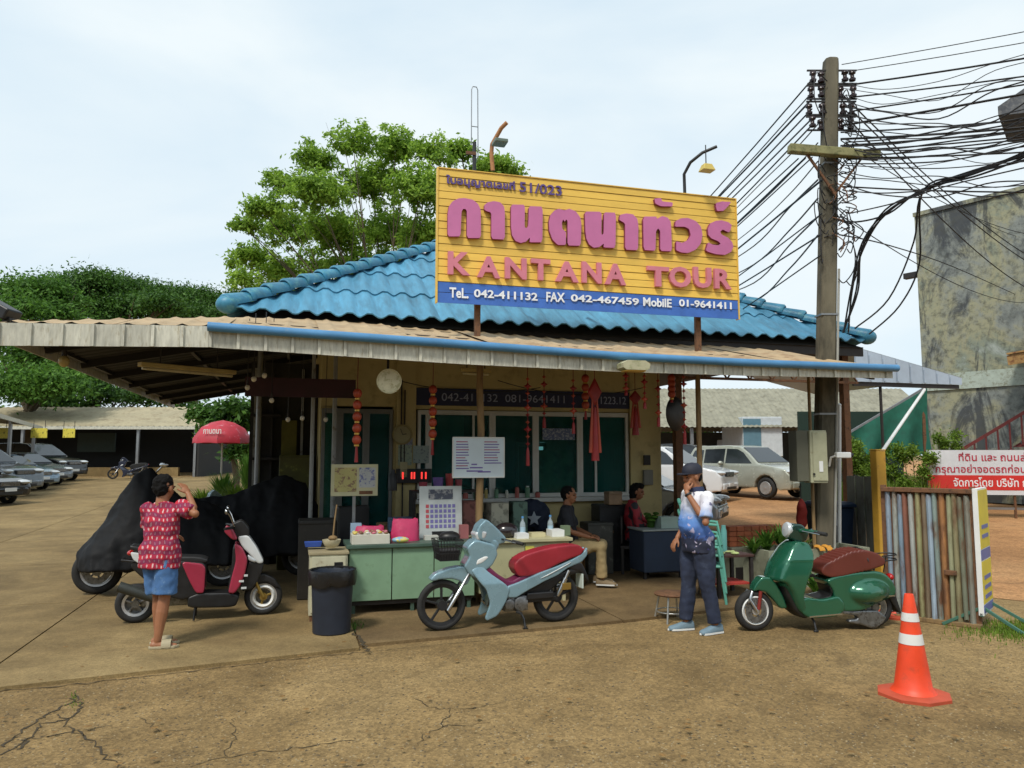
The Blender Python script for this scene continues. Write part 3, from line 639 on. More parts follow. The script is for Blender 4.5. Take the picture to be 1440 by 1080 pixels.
def trunk(base, lobes, r, seed, parent, fork=.45):
    rr = random.Random(seed); mb = MB(); b = Vector((0, 0, -.2)); cz = sum(l[2] for l in lobes)/len(lobes)
    f = Vector((0, 0, max(1.5, cz*fork))); mb.tube([b, b.lerp(f, .5)+Vector((.15, 0, 0)), f], [r*1.25, r, r*.85], 10)
    for l in lobes:
        t = Vector(l[:3]); mid = f.lerp(t, .5)+Vector((rr.uniform(-.4, .4), rr.uniform(-.4, .4), rr.uniform(0, .6)))
        mb.tube([f-Vector((0, 0, .2)), mid, t, t+Vector((rr.uniform(-1, 1)*l[3]*.6, rr.uniform(-.5, .5), l[5]*.6))], [r*.5, r*.3, r*.14, r*.05], 7)
        for q in range(3):
            e = t+Vector((rr.uniform(-1, 1)*l[3], rr.uniform(-1, 1)*l[4], rr.uniform(-.3, .8)*l[5])); mb.tube([mid, mid.lerp(e, .6)+Vector((0, 0, .2)), e], [r*.2, r*.1, r*.03], 5)
    return mb.build('trunk', barkm, parent, 60)
def tree(name, label, px_base, Yd, lob_px, n, size, m, seed, r=.3, dy=2.5, clump=.6, sq=.85, fork=.45, flat=.75):
    rr = random.Random(seed); bx = (px_base-720)/F*Yd; base = Vector((bx, Yd, gz(bx, Yd)))
    lobes = []
    for (x, y, rp_) in lob_px:
        p = D(x, y, Yd+rr.uniform(-dy, dy)) if dy else D(x, y, Yd); q = p-base; rm = rp_*p.y/F; lobes.append((q.x, q.y, q.z, rm, rm*1.1, rm*sq))
    t = thing(name, label, 'tree', base); trunk(base, lobes, r, seed, t, fork); leaves('crown', lobes, n, size, m, t, seed, clump, flat); return t
tree('broadleaf_tree', 'tall feathery bright green tree rising behind the blue tiled roof', 545, 30,
     [(497, 208, 36), (555, 215, 40), (605, 222, 34), (445, 230, 34), (398, 262, 30), (372, 300, 34), (450, 280, 48), (525, 268, 52), (590, 275, 50), (345, 322, 24), (405, 330, 46), (470, 335, 50), (545, 335, 52), (605, 340, 46), (352, 368, 32), (342, 398, 24), (395, 388, 38), (445, 388, 40), (500, 385, 42), (560, 385, 42), (600, 395, 36)], 66000, .095, leaf_bright, 3, .11, 2.8, .25, .95, .45, 1.0)
tree('slender_tree', 'smaller green tree top showing behind the billboard corner', 690, 34, [(648, 215, 20), (690, 240, 26), (715, 245, 18), (640, 262, 22), (675, 280, 26)], 8000, .13, leaf_bright, 5, .2, 1.0, .45)
tree('rain_tree', 'wide dark green rain tree with flat spreading crown at the far left', 130, 66,
     [(95, 408, 34), (140, 402, 36), (185, 410, 34), (60, 425, 36), (120, 432, 36), (180, 436, 36), (225, 430, 28), (150, 460, 34), (90, 470, 34), (60, 520, 40), (120, 530, 40)], 75000, .16, leaf_dark, 11, .6, 5, 1.2, .55)
tree('rain_tree', 'lower dark green rain tree between the far left crown and the blue roof', 270, 72,
     [(235, 420, 30), (275, 424, 30), (310, 432, 26), (340, 425, 22), (250, 448, 34), (300, 452, 32), (350, 440, 26), (385, 415, 26), (420, 425, 24)], 55000, .16, leaf_dark, 13, .5, 5, 1.2, .55)
tree('leafy_tree', 'lighter green leafy tree at the left edge above the tin canopy', 40, 44,
     [(20, 412, 28), (62, 408, 26), (95, 425, 22), (30, 440, 34), (80, 445, 28), (15, 480, 40), (55, 505, 45), (20, 550, 45), (80, 545, 40), (110, 520, 30), (-30, 450, 50)], 42000, .13, leaf_mid, 17, .35, 3, .8, .8)
tree('leafy_tree', 'deep green tree mass low behind the left carport', 150, 50, [(120, 545, 32), (165, 560, 28), (60, 570, 36), (100, 575, 30), (200, 560, 26), (250, 570, 26)], 14000, .13, leaf_dark, 19, .3, 2, .8, .8)
tree('leafy_tree', 'green tree far behind the right bay of the canopy', 960, 48, [(930, 600, 26), (965, 590, 30), (1000, 595, 24), (940, 625, 24), (985, 622, 24)], 5000, .2, leaf_mid, 23, .25, 1.5, .7, .8)
# weeds and grass
def blades(name, pts, n, h, wd, m, seed, lab=None, dens=None):
    rs = np.random.RandomState(seed); vs = []; fs = []
    for k in range(n):
        x, y, z = pts(rs); a = rs.uniform(0, 2*pi); hh = h*rs.uniform(.4, 1.15); bend = rs.uniform(.1, .6)*hh; w_ = wd*rs.uniform(.6, 1.2)
        dx, dy = cos(a), sin(a); i = len(vs)
        vs += [(x-dy*w_, y+dx*w_, z), (x+dy*w_, y-dx*w_, z), (x+dx*bend*.35+dy*w_*.7, y+dy*bend*.35-dx*w_*.7, z+hh*.6), (x+dx*bend*.35-dy*w_*.7, y+dy*bend*.35+dx*w_*.7, z+hh*.6), (x+dx*bend, y+dy*bend, z+hh)]
        fs += [(i, i+1, i+2, i+3), (i+3, i+2, i+4)]
    o = MB().add(vs, fs).build(name, m, None, 0, fix=False); struct(o, 'stuff', lab); return o
def weedpt(rs):
    Y = rs.uniform(19, 24); px = rs.uniform(1168, 1312); x = (px-720)/F*Y; return x, Y, gz(x, Y)
blades('tall_weeds', weedpt, 4200, .95, .02, grassm, 2, 'tall bright green weeds growing beyond the fence')
for k_, (lob, n_, lab_) in enumerate((([(1190, 650, 16), (1215, 640, 16), (1240, 655, 18), (1200, 668, 14)], 5000, 'bushy bright weeds left of the yellow post'), ([(1268, 640, 18), (1292, 655, 16), (1285, 675, 14), (1260, 668, 14)], 5000, 'bushy bright weeds before the stained wall'), ([(1318, 618, 9), (1330, 612, 10), (1338, 622, 8)], 1600, 'small bush behind the banner'))):
    Yd_ = 20.5 if k_ < 2 else 21.6; p_ = D(lob[1][0], 690, Yd_); p_.z = gz(p_.x, Yd_); t_ = thing('weed_bush', lab_, 'bush', p_, 0, 'bushes beyond the fence'); L3 = []
    for (x, y, r_) in lob: q = D(x, y, Yd_)-p_; r2 = r_*Yd_/F; L3.append((q.x, q.y, max(q.z, .15), r2, r2, r2))
    rz_ = random.Random(k_); L3 = [(l[0]+rz_.uniform(-.4, .4), l[1]+rz_.uniform(-.3, .3), max(.1, l[2]+rz_.uniform(-.35, .2)), l[3]*rz_.uniform(.35, .8), l[4]*.6, l[5]*rz_.uniform(.4, .9)) for l in L3 for _ in range(3)]; leaves('foliage', L3, n_, .045, grassm, t_, 60+k_, .13, 1.6); mb = MB()
    for l in L3: mb.tube([(l[0]*.3, 0, 0), (l[0], l[1], l[2])], [.02, .008], 5)
    mb.build('stem', barkm, t_, 60)
def tuft(rs):
    p = G(1455-abs(rs.normal(0, 45)), 885+abs(rs.normal(0, 9))+rs.uniform(-14, 4)); return p.x, p.y, 0
blades('grass_tufts', tuft, 1700, .05, .005, grassm, 4, 'short grass around the foot of the standing sign')
def tuft2(rs):
    p = G(rs.normal(104, 5), rs.normal(986, 7)); return p.x, p.y, 0
blades('crack_weeds', tuft2, 60, .018, .003, grassm, 6, 'tiny weeds sprouting from the pavement crack')
def tuft3(rs):
    p = G(rs.normal(498, 8), rs.normal(884, 4)); return p.x, p.y, .02
blades('bin_weeds', tuft3, 90, .06, .005, leaf_mid, 8, 'small weeds beside the waste bin')

# ================================================================ RIGHT HAND SIDE: OLD CONCRETE BUILDING
m, t, b, N, L = nodes('stained_concrete'); tc = N('ShaderNodeTexCoord'); s = tc.outputs['Object']
mp = N('ShaderNodeMapping'); mp.inputs['Scale'].default_value = (1, 1, .3); L(s, mp.inputs[0]); st = noise_(N, L, mp.outputs[0], .9, 9, .72, .9); bl = noise_(N, L, s, .55, 7, .65, .5); fn_ = noise_(N, L, s, 4.5, 6, .7)
c = ramp(N, L, bl, [(.32, (.12, .135, .135)), (.44, (.24, .26, .24)), (.54, (.32, .31, .20)), (.62, (.22, .25, .20)), (.72, (.44, .48, .46))])
c = mixc(N, L, ramp(N, L, st, [(.49, (0, 0, 0)), (.57, (.85, .85, .85))]), c, (.035, .04, .05))
c = mixc(N, L, ramp(N, L, fn_, [(.48, (0, 0, 0)), (.66, (.75, .75, .75))]), c, (.055, .058, .05))
L(c, b.inputs['Base Color']); b.inputs['Roughness'].default_value = .92; stained = m
bp = N('ShaderNodeBump'); bp.inputs['Strength'].default_value = .3; L(fn_, bp.inputs['Height']); L(bp.outputs[0], b.inputs['Normal'])
WA = D(1303, 640, 26.0); WA.z = gz(WA.x, 26); ztop = D(1291, 300, 26).z
wd_ = Vector((1.9, -2.55, 0)).normalized()
cb = thing('concrete_building', 'tall old building with a streaked bare concrete side wall at the right edge', 'building', (WA.x, WA.y, WA.z), math.atan2(wd_.y, wd_.x))
H_ = ztop-WA.z
mb = MB(); mb.box((4.5, .15+3, H_/2), (9, 6.3, H_)); mb.build('wall', stained, cb, 0)
pale = mat('pale_plaster_band', (.40, .46, .40), .9, col2=(.2, .2, .14), thr=(.5, .7))
for z, h, nm in ((H_*.37, .55, 'plaster_band'), (H_-.14, .14, 'parapet'), (H_*.165, .10, 'ledge')):
    mb = MB(); mb.box((4.5, -.035, z+h/2), (9.05, .06, h)); mb.build(nm, pale if nm == 'plaster_band' else stained, cb, 0)
for z in (H_*.79, H_*.335):
    mb = MB(); mb.box((-.32, .4, z), (.62, .22, .2)); mb.build('beam_end', darksteel, cb, 0, .01)
mb = MB(); mb.bar((3.0, -.5, H_*.46), (6.5, -.5, H_*.49), 1.1, .05); mb.bar((3.0, -.98, H_*.44), (6.5, -.98, H_*.47), .04, .3)
mb.build('rusty_awning', mat('rusty_awning_tin', (.45, .26, .09), .7, col2=(.2, .08, .03), thr=(.45, .65)), cb, 0)
dk = mat('dark_roof_tin', (.06, .065, .075), .7, var=.3, col2=(.13, .13, .13), thr=(.5, .65))
rc = D(1403, 150, 17); mb = MB()
mb.add([(rc.x, rc.y, rc.z), (rc.x+.9, rc.y-.2, rc.z+.62), (rc.x+4, rc.y-1.2, rc.z+.62), (rc.x+4, rc.y-1.2, rc.z-.2), (rc.x, rc.y, rc.z-.22), (rc.x+2.1, rc.y+1.5, rc.z+.62), (rc.x+4, rc.y+1.5, rc.z+.62), (rc.x+4, rc.y+1.5, rc.z-.2), (rc.x+1.2, rc.y+1.5, rc.z-.22), (rc.x+1.2, rc.y+1.5, rc.z)],
       [(0, 4, 3, 2, 1), (0, 1, 5, 9), (1, 2, 6, 5), (4, 8, 7, 3), (0, 9, 8, 4), (5, 6, 7, 8, 9), (2, 3, 7, 6)])
ro = thing('neighbour_building', 'dark tin roof corner of a tall building jutting in at the upper right edge', 'building', (rc.x+3, rc.y+1.5, gz(rc.x+3, rc.y+1.5)), off=(-rc.x-3, -rc.y-1.5, -gz(rc.x+3, rc.y+1.5)))
mb.build('roof', dk, ro, 0); mb = MB(); mb.box((rc.x+4.2, rc.y+.2, rc.z/2), (2.0, 2.4, rc.z-.5)); mb.build('wall', stained, ro, 0)
# stair with maroon railing against the wall
maroon = mat('maroon_steel', (.15, .022, .02), .55, var=.3)
s0 = D(1352, 655, 22.5); stair = thing('outdoor_stair', 'concrete outdoor stair with maroon railing climbing right against the stained wall', 'stair', (s0.x, s0.y, gz(s0.x, s0.y)), math.atan2(-.5, 1))
gzs = 1.0
for k in range(14):
    mb = MB(); mb.box((.3+k*.3, .5, gzs+k*.2), (.34, 1.0, .09)); mb.build('step', stained, stair, 0)
mb = MB(); mb.bar((.1, .05, gzs-.15), (4.5, .05, gzs+2.8), .06, .2); mb.bar((.1, .95, gzs-.15), (4.5, .95, gzs+2.8), .06, .2); mb.build('stringer', maroon, stair, 0)
mb = MB(); mb.box((.2, .5, gzs/2-.2), (.7, 1.0, gzs+.1)); mb.build('landing', stained, stair, 0)
mb = MB(); mb.bar((0, 0, gzs+.75), (4.5, 0, gzs+3.75), .07, .09); mb.build('handrail', maroon, stair, 0)
for k in range(15):
    mb = MB(); mb.bar((k*.3+.06, 0, gzs-.1+k*.2), (k*.3+.06, 0, gzs+.77+k*.2), .045, .045); mb.build('baluster', maroon, stair, 0)
# banner
bw = mat('white_banner', (.62, .64, .68), .6, var=.05); br = mat('red_banner_band', (.58, .025, .02), .6, var=.06); bt = mat('red_banner_text', (.45, .03, .06), .6)
bl0 = D(1304, 664, 20.5); bn = thing('banner', 'wide white and red notice banner in front of the stained wall', 'banner', (bl0.x, bl0.y, gz(bl0.x, bl0.y)), R(-12))
zb0, zb1 = D(1304, 695, 20.5).z-bn.location.z, D(1304, 633, 20.5).z-bn.location.z; hb = zb1-zb0
mb = MB(); mb.box((2.1, 0, (zb0+zb1)/2), (4.2, .03, hb)); p_ = mb.build('sheet', bw, bn, 0)
mb = MB(); mb.box((2.1, -.019, zb0+hb*.27), (4.2, .006, hb*.33)); mb.build('red_band', br, bn, 0)
for body, a, bb, z0, z1, mm in (('ที่ดิน และ ถนนส่วนบุคคล', .78, 3.3, .70, .95, bt), ('กรุณาอย่าจอดรถก่อนได้รับอนุญาต', .2, 3.7, .44, .68, bt), ('จัดการโดย บริษัท กานตนาทัวร์', .62, 3.4, .18, .39, wht)):
    split_link('letter', fit_text(body, a, bb, zb0+hb*z0, zb0+hb*z1, -.024, .004, .012), mm, bn)
for x in (.05, 2.1, 4.15):
    mb = MB(); mb.box((x, .05, zb1/2), (.05, .05, zb1)); mb.build('post', rust, bn, 0)
mb = MB(); mb.bar((0, .05, .25), (4.2, .05, .25), .04, .06); mb.build('rail', steel, bn, 0)

# ================================================================ FAR SHED, NET, LEAN-TO ON THE RIGHT
greytin = mat('grey_fibre_roof', (.26, .25, .19), .85, var=.2, scale=2, col2=(.15, .14, .10), thr=(.5, .7))
sh = D(995, 600, 36); sh2 = D(1300, 600, 36); zg = gz(sh.x, 36)
shed = thing('open_shed', 'long open vehicle shed with grey corrugated roof behind the parked cars', 'shed', (sh.x+4, 37, zg), off=(-(sh.x+4), -37, -zg))
mb = MB(); x0, x1 = sh.x-4, sh2.x+1; n = int((x1-x0)/.12); ze = D(1100, 601, 36).z; zr = D(1100, 547, 40).z; vs = []
for k in range(n+1):
    x = x0+(x1-x0)*k/n; h = .04*(k % 2)
    vs += [(x, 36, ze+h), (x, 40, zr+h), (x, 44, ze+h)]
mb.add(vs, [(3*k, 3*k+3, 3*k+4, 3*k+1) for k in range(n)]+[(3*k+1, 3*k+4, 3*k+5, 3*k+2) for k in range(n)]); mb.build('roof', greytin, shed, 0)
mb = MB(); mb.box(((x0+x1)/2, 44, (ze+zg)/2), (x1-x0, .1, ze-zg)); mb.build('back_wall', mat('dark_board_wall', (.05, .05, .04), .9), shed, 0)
for k in range(6):
    x = x0+.4+(x1-x0-.8)*k/5; mb = MB(); mb.box((x, 36.3, (ze+zg)/2), (.14, .14, ze-zg)); mb.build('post', white if k == 2 else steel, shed, 0)
netm = mat('green_shade_net', (.012, .11, .075), .85, var=.25, scale=5, bump=.2, bscale=10)
n0 = D(1196, 612, 21); n1 = D(1304, 548, 21); zn = gz(13, 21)
net = thing('shade_net', 'dark green shade net hung on a frame beside the stained wall', 'net', (n0.x+1, 21, zn), off=(-(n0.x+1), -21, -zn))
mb = MB(); vs = []
for i in range(21):
    q = i/20; x = n0.x+(n1.x-n0.x)*q; zu = n0.z+.05+(n1.z-n0.z)*q; zl = D(1250, 632, 21).z-.25*sin(q*pi)+.08*sin(q*19)
    for j in range(7):
        r_ = j/6; vs.append((x, 21+.18*sin(q*14+r_*2)*r_, zu+(min(zl, zu-.03)-zu)*r_))
mb.add(vs, [(i*7+j, i*7+7+j, i*7+8+j, i*7+1+j) for i in range(20) for j in range(6)]); mb.build('netting', netm, net, 60)
mb = MB(); mb.bar((n0.x, 21.05, n0.z+.08), (n1.x, 21.05, n1.z+.08), .05, .06); mb.build('frame', steel, net, 0)
for x, zz in ((n0.x+.05, n0.z), (n1.x-.1, n1.z)):
    mb = MB(); mb.box((x, 21.1, (zz+zn)/2), (.08, .08, zz-zn)); mb.build('post', rust, net, 0)
mb = MB(); mb.box(((n0.x+n1.x)/2, 23.5, zn+1.5), (n1.x-n0.x+1, .1, 3)); mb.build('back_panel', mat('dark_green_panel', (.012, .03, .022), .9), net, 0)
# lean-to roof past the right corner
leanm = mat('pale_blue_tin', (.42, .50, .60), .4, .1, var=.1, rand=.08)
lv = 12.2; a = VP(1200, 487, lv); b_ = VP(1352, 531, lv); c_ = VP(1345, 541, lv)
lean = uvthing('lean_to_roof', 'pale blue metal lean-to roof sticking out past the right end of the office', 'roof', (a.x+b_.x)/2, lv+1.5)
mb = MB(); n = 24; vs = []
for k in range(n+1):
    q = k/n; u = a.x+(b_.x-a.x)*q; z = a.z+(b_.z-a.z)*q; vs += [(u, lv, z), (u, lv+4.5, z)]
mb.add(vs, [(2*k, 2*k+2, 2*k+3, 2*k+1) for k in range(n)]); mb.build('roof_sheet', leanm, lean, 0)
for k in range(8):
    q0, q1 = k/8, (k+1)/8; u0 = a.x+(b_.x-a.x)*q0; u1 = a.x+(b_.x-a.x)*q1; z0 = a.z+(b_.z-a.z)*q0; z1 = a.z+(b_.z-a.z)*q1; zl = c_.z
    mb = MB(); mb.prism([(u0+.006, zl), (u1-.006, zl), (u1-.006, z1-.01), (u0+.006, z0-.01)], lv-.012, lv-.002); mb.box((u0+.03, lv-.022, (zl+z1)/2), (.03, .02, (z1-zl)*.9)); mb.build('gable_panel', leanm, lean, 0)
mb = MB(); mb.bar((a.x, lv+.05, c_.z-.04), (b_.x-.05, lv+.05, c_.z-.04), .06, .08); mb.build('beam', darksteel, lean, 0)
p0 = VP(1300, 548, lv-.0); p1 = VP(1237, 640, 10.8); mb = MB(); mb.cyl((p0.x, lv, p0.z), (p1.x, 10.8, p1.z), .03); mb.build('strut', white, lean, 60)
p0 = VP(1243, 542, lv); mb = MB(); mb.cyl((p0.x, lv+.1, c_.z-.05), (p0.x, lv+.1, 0), .028); mb.build('post', darksteel, lean, 60)

# ================================================================ FAR LEFT CARPORT
cpY = 40; c0 = D(-330, 600, cpY); c1 = D(280, 600, cpY); zg = gz(-25, cpY)
tanroof = mat('tan_carport_tin', (.36, .31, .20), .75, var=.15, scale=1, col2=(.25, .2, .12), thr=(.5, .7))
cp = thing('carport', 'long carport with tan tin roof at the back left of the yard', 'carport', (-24, cpY+2, zg), off=(24, -cpY-2, -zg))
mb = MB(); n = int((c1.x-c0.x)/.15); zr = D(100, 573, cpY+5).z; vs = []
for k in range(n+1): x = c0.x+(c1.x-c0.x)*k/n; vs += [(x, cpY, c1.z+.05*(k % 2)), (x, cpY+5, zr+.05*(k % 2))]
mb.add(vs, [(2*k, 2*k+2, 2*k+3, 2*k+1) for k in range(n)]); mb.build('roof', tanroof, cp, 0)
mb = MB(); mb.box(((c0.x+c1.x)/2, cpY+.03, c1.z-.06), (c1.x-c0.x, .06, .16)); mb.build('fascia', fasciam, cp, 0)
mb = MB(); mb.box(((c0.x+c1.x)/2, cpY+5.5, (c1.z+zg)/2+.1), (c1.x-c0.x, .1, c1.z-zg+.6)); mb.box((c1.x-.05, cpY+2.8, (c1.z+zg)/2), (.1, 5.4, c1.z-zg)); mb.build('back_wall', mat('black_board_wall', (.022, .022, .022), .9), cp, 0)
for px in (-280, -120, 30, 193, 274): x = (px-720)/F*cpY; mb = MB(); mb.box((x, cpY+.2, (c1.z+zg)/2), (.13, .13, c1.z-zg)); mb.build('post', steel, cp, 0)
mb = MB(); mb.box(((135-720)/F*44, 44.2, zg+1.9), (2.2, .1, 1.1)); mb.build('window_panel', mat('dull_green_panel', (.05, .07, .06), .8), cp, 0)
mb = MB(); mb.box((c1.x-6, cpY+1.2, zg+.25), (9, .2, .5)); mb.build('kerb_wall', concrete, cp, 0)
# nearer left carport whose edge shows over the parked cars
cl = thing('carport', 'near carport with dark roof edge over the parked cars at the left edge', 'carport', (-21, 29, gz(-21, 29)), off=(21, -29, -gz(-21, 29)))
e0 = D(-25, 574, 24); e1 = D(60, 600, 36); mb = MB(); 
mb.add([tuple(e0), tuple(e1), (e1.x-9, e1.y, e1.z+.7), (e0.x-9, e0.y, e0.z+.7)], [(0, 1, 2, 3)]); mb.build('roof', tanroof, cl, 0)
mb = MB(); mb.bar(e0-Vector((0, 0, .08)), e1-Vector((0, 0, .08)), .05, .16); mb.build('fascia', fasciam, cl, 0)
for q in (.05, .5, .95): p = e0.lerp(e1, q); mb = MB(); g_ = gz(p.x, p.y); mb.box((p.x-.3, p.y, (p.z+g_)/2), (.1, .1, p.z-g_)); mb.build('post', steel, cl, 0)
ysign = mat('yellow_sign', (.62, .52, .06), .6, col2=(.2, .17, .03), thr=(.55, .6), s2=9)
for px, lab in ((0, 'yellow hanging sign cut by the left edge under the carport'), (55, 'yellow hanging sign over the parked silver car'), (97, 'smaller yellow hanging sign nearest the carport post')):
    Yd = 30+px*.05; p = D(px, 609, Yd); t_ = thing('hanging_sign', lab, 'sign', p, 0, 'yellow signs under the left carport'); w_ = .7 if px < 90 else .55
    mb = MB(); mb.box((0, 0, 0), (w_, .03, .42)); mb.build('board', ysign, t_, 0)
    for s_ in (-.25, .25): mb = MB(); mb.cyl((s_, 0, .2), (s_, 0, .55), .012, n=6); mb.build('hanger', darksteel, t_, 0)
# ================================================================ CARS
cglass = mat('dark_car_glass', (.012, .016, .02), .08, var=.1, spec=.8)
lampm = mat('headlamp_glass', (.55, .58, .6), .12, .2); alloy = mat('alloy_wheel', (.5, .5, .5), .35, .6); redlamp = mat('red_lamp', (.4, .01, .01), .2)
def car_proto(name, paint, Lc, Wc, Hc, prof, belt, wins, wx, wr, scr, rear, label, loc, rz, group, clad=None, dec=.5):
    """prof: side outline (x, z) above the sill from rear to front; wins: side window outlines"""
    t = thing(name, label, 'car', loc, rz, group)
    sill = wr*.75; low = []
    for cx in wx[::-1]:
        low += [(cx+(wr*1.22)*cos(a), max(sill, wr+(wr*1.18)*sin(a))) for a in [pi*k/8 for k in range(9)]]
    outl = prof+low
    mb = MB(); mb.prism(outl, -Wc/2, Wc/2)
    mb.box(((wx[0]+wx[1])/2, 0, wr+.22), (Lc*.9, Wc*.68, .36))
    me = remesh(mb, .035, 6)
    def ys(a):
        z = a[:, 2]; k = 1-.20*np.clip((z-belt)/(Hc-belt), 0, 1)
        e = np.abs(a[:, 0])/(Lc/2); k *= 1-.14*np.clip((e-.72)/.28, 0, 1)**2
        k *= 1+.015*np.sin(np.clip((z-sill)/(belt-sill), 0, 1)*pi); return k
    def fn(a): b = a.copy(); b[:, 1] *= ys(a); return b
    vmap(me, fn); link('body', me, paint, t, 40)
    def at(x, z, s): return (x, s*(Wc/2*float(ys(np.array([[x, 0, z]]))[0])+.012), z)
    for s in (-1, 1):
        for wv in wins:
            mb = MB(); ring = [at(x, z, s) for x, z in wv]; inn = [(p[0], p[1]-s*.03, p[2]) for p in ring]; mb.loft([ring, inn]); mb.build('side_window', cglass, t, 0)
        hx = prof_front(prof)
        mb = MB(); mb.ell((hx-.17, s*Wc*.355, belt-.19), (.24, .2, .08), nu=10, nv=6); mb.build('headlight', lampm, t, 60)
        mb = MB(); mb.ell((-Lc/2+.1, s*Wc*.39, belt-.16), (.1, .12, .14), nu=8, nv=6); mb.build('tail_light', redlamp, t, 60)
        mb = MB(); mb.ell((wins[-1][-1][0]-.12, s*(Wc/2+.1), belt+.08), (.08, .11, .08), nu=8, nv=6); mb.build('mirror', paint, t, 60)
        for x in wx:
            ty = MB(); ty.torus((x, s*(Wc/2-.12), wr), wr*.78, wr*.24, 'y', 22, 8, sq=1.3); w_ = ty.build('wheel', rubber, t, 60)
            mb = MB(); mb.lathe([(wr*.62, 0), (wr*.58, .03), (wr*.2, .015), (.01, .03)], 16, Matrix.Translation((x, s*(Wc/2-.02), wr)) @ Matrix.Rotation(-s*pi/2, 4, 'X')); mb.build('rim', alloy, w_, 30)
    for q, nm in ((scr, 'windscreen'), (rear, 'rear_window')):
        (x0, z0), (x1, z1) = q; d = Vector((z1-z0, 0, -(x1-x0))).normalized()*.035
        if nm == 'rear_window': d = -d
        if d.x*(1 if nm == 'windscreen' else -1) < 0: d = -d
        ya = Wc/2*float(ys(np.array([[x0, 0, z0]]))[0])*.92; yb = Wc/2*float(ys(np.array([[x1, 0, z1]]))[0])*.88
        mb = MB(); ring = [(x0+d.x, -ya, z0+d.z), (x0+d.x, ya, z0+d.z), (x1+d.x, yb, z1+d.z), (x1+d.x, -yb, z1+d.z)]; mb.loft([ring, [(p[0]-d.x*1.5, p[1], p[2]-d.z*1.5) for p in ring]]); mb.build(nm, cglass, t, 0)
    hx = prof_front(prof)
    mb = MB(); mb.box((hx-.065, 0, belt-.24), (.12, Wc*.44, .15)); gr_ = mb.build('grille', black, t, 0, .02)
    for zz in (-.04, 0, .04): mb = MB(); mb.box((hx-.002, 0, belt-.24+zz), (.014, Wc*.4, .012)); mb.build('grille_bar', chrome, gr_, 0)
    mb = MB(); mb.box((hx-.07, 0, sill+.2), (.2, Wc*.78, .24)); bp_ = mb.build('bumper', paint, t, 0, .06, seg=3)
    mb = MB(); mb.box((hx+.025, 0, sill+.15), (.03, Wc*.5, .09)); mb.build('air_intake', black, bp_, 0, .01)
    mb = MB(); mb.box((hx+.035, 0, sill+.27), (.02, .42, .11)); mb.build('number_plate', white, t, 0)
    return t
def prof_front(p): return max(x for x, z in p)
champ = mat('champagne_paint', (.42, .43, .36), .25, .35, var=.05, coat=.6, col2=(.36, .30, .17), thr=(.75, .9)); wpaint = mat('white_car_paint', (.66, .68, .70), .2, var=.03, coat=.6)
silver = mat('silver_paint', (.42, .46, .50), .25, .4, var=.05, coat=.6); dpaint = mat('black_car_paint', (.012, .013, .015), .15, var=.1, coat=.6); shade_silver = mat('carport_shade_silver', (.17, .19, .21), .25, .4, coat=.6); bluep = mat('silver_blue_paint', (.22, .31, .40), .25, .3, var=.05, coat=.6)  # the darker silver is a copy with the carport's shade put into its colour
SUVP = dict(Lc=4.7, Wc=1.84, Hc=1.83, belt=1.12, wx=(-1.42, 1.36), wr=.37,
    prof=[(-2.3, .55), (-2.34, .75), (-2.33, 1.05), (-2.18, 1.45), (-1.95, 1.76), (-1.6, 1.82), (-.3, 1.84), (.25, 1.78), (.62, 1.55), (1.08, 1.19), (1.7, 1.10), (2.12, 1.0), (2.28, .82), (2.32, .5), (2.28, .35), (1.9, .3)],
    wins=[[(-2.1, 1.2), (-1.42, 1.2), (-1.42, 1.68), (-1.86, 1.66)], [(-1.34, 1.2), (-.42, 1.2), (-.42, 1.72), (-1.34, 1.7)], [(-.34, 1.2), (.82, 1.2), (.4, 1.58), (.12, 1.7), (-.34, 1.72)]], scr=((1.02, 1.22), (.30, 1.74)), rear=((-2.29, 1.16), (-2.02, 1.66)))
SEDP = dict(Lc=4.5, Wc=1.76, Hc=1.46, belt=.92, wx=(-1.35, 1.38), wr=.32,
    prof=[(-2.2, .45), (-2.24, .65), (-2.2, .95), (-1.7, 1.02), (-1.05, 1.38), (-.6, 1.46), (.1, 1.45), (.45, 1.32), (1.1, .97), (1.75, .86), (2.1, .74), (2.22, .58), (2.2, .32), (1.8, .26)],
    wins=[[(-1.4, 1.0), (-.5, 1.0), (-.5, 1.37), (-1.0, 1.33)], [(-.42, 1.0), (.8, 1.0), (.38, 1.28), (.1, 1.37), (-.42, 1.37)]], scr=((1.05, 1.0), (.42, 1.35)), rear=((-1.66, 1.05), (-1.1, 1.37)))
def car_at(px, py, paint, P, rz, label, group, name='parked_car', Yd=None):
    p = GG(px, py)
    if Yd: x = (px-720)/F*Yd; p = Vector((x, Yd, gz(x, Yd)))
    return car_proto(name, paint, label=label, loc=p, rz=rz, group=group, **P)
car_at(1052, 686, champ, SUVP, R(-56), 'champagne silver off-road car parked on the red earth', 'cars on the right yard', Yd=27.5)
car_at(934, 664, wpaint, SUVP, R(-35), 'white car with black bonnet parked left of the champagne one', 'cars on the right yard', Yd=26.5)
car_at(975, 662, dpaint, SUVP, R(-35), 'black car behind the standing man in the cap', 'cars on the right yard', Yd=33)
car_at(880, 700, silver, SEDP, R(-24), 'silver blue sedan half hidden by the cream column', 'cars on the right yard', Yd=18)
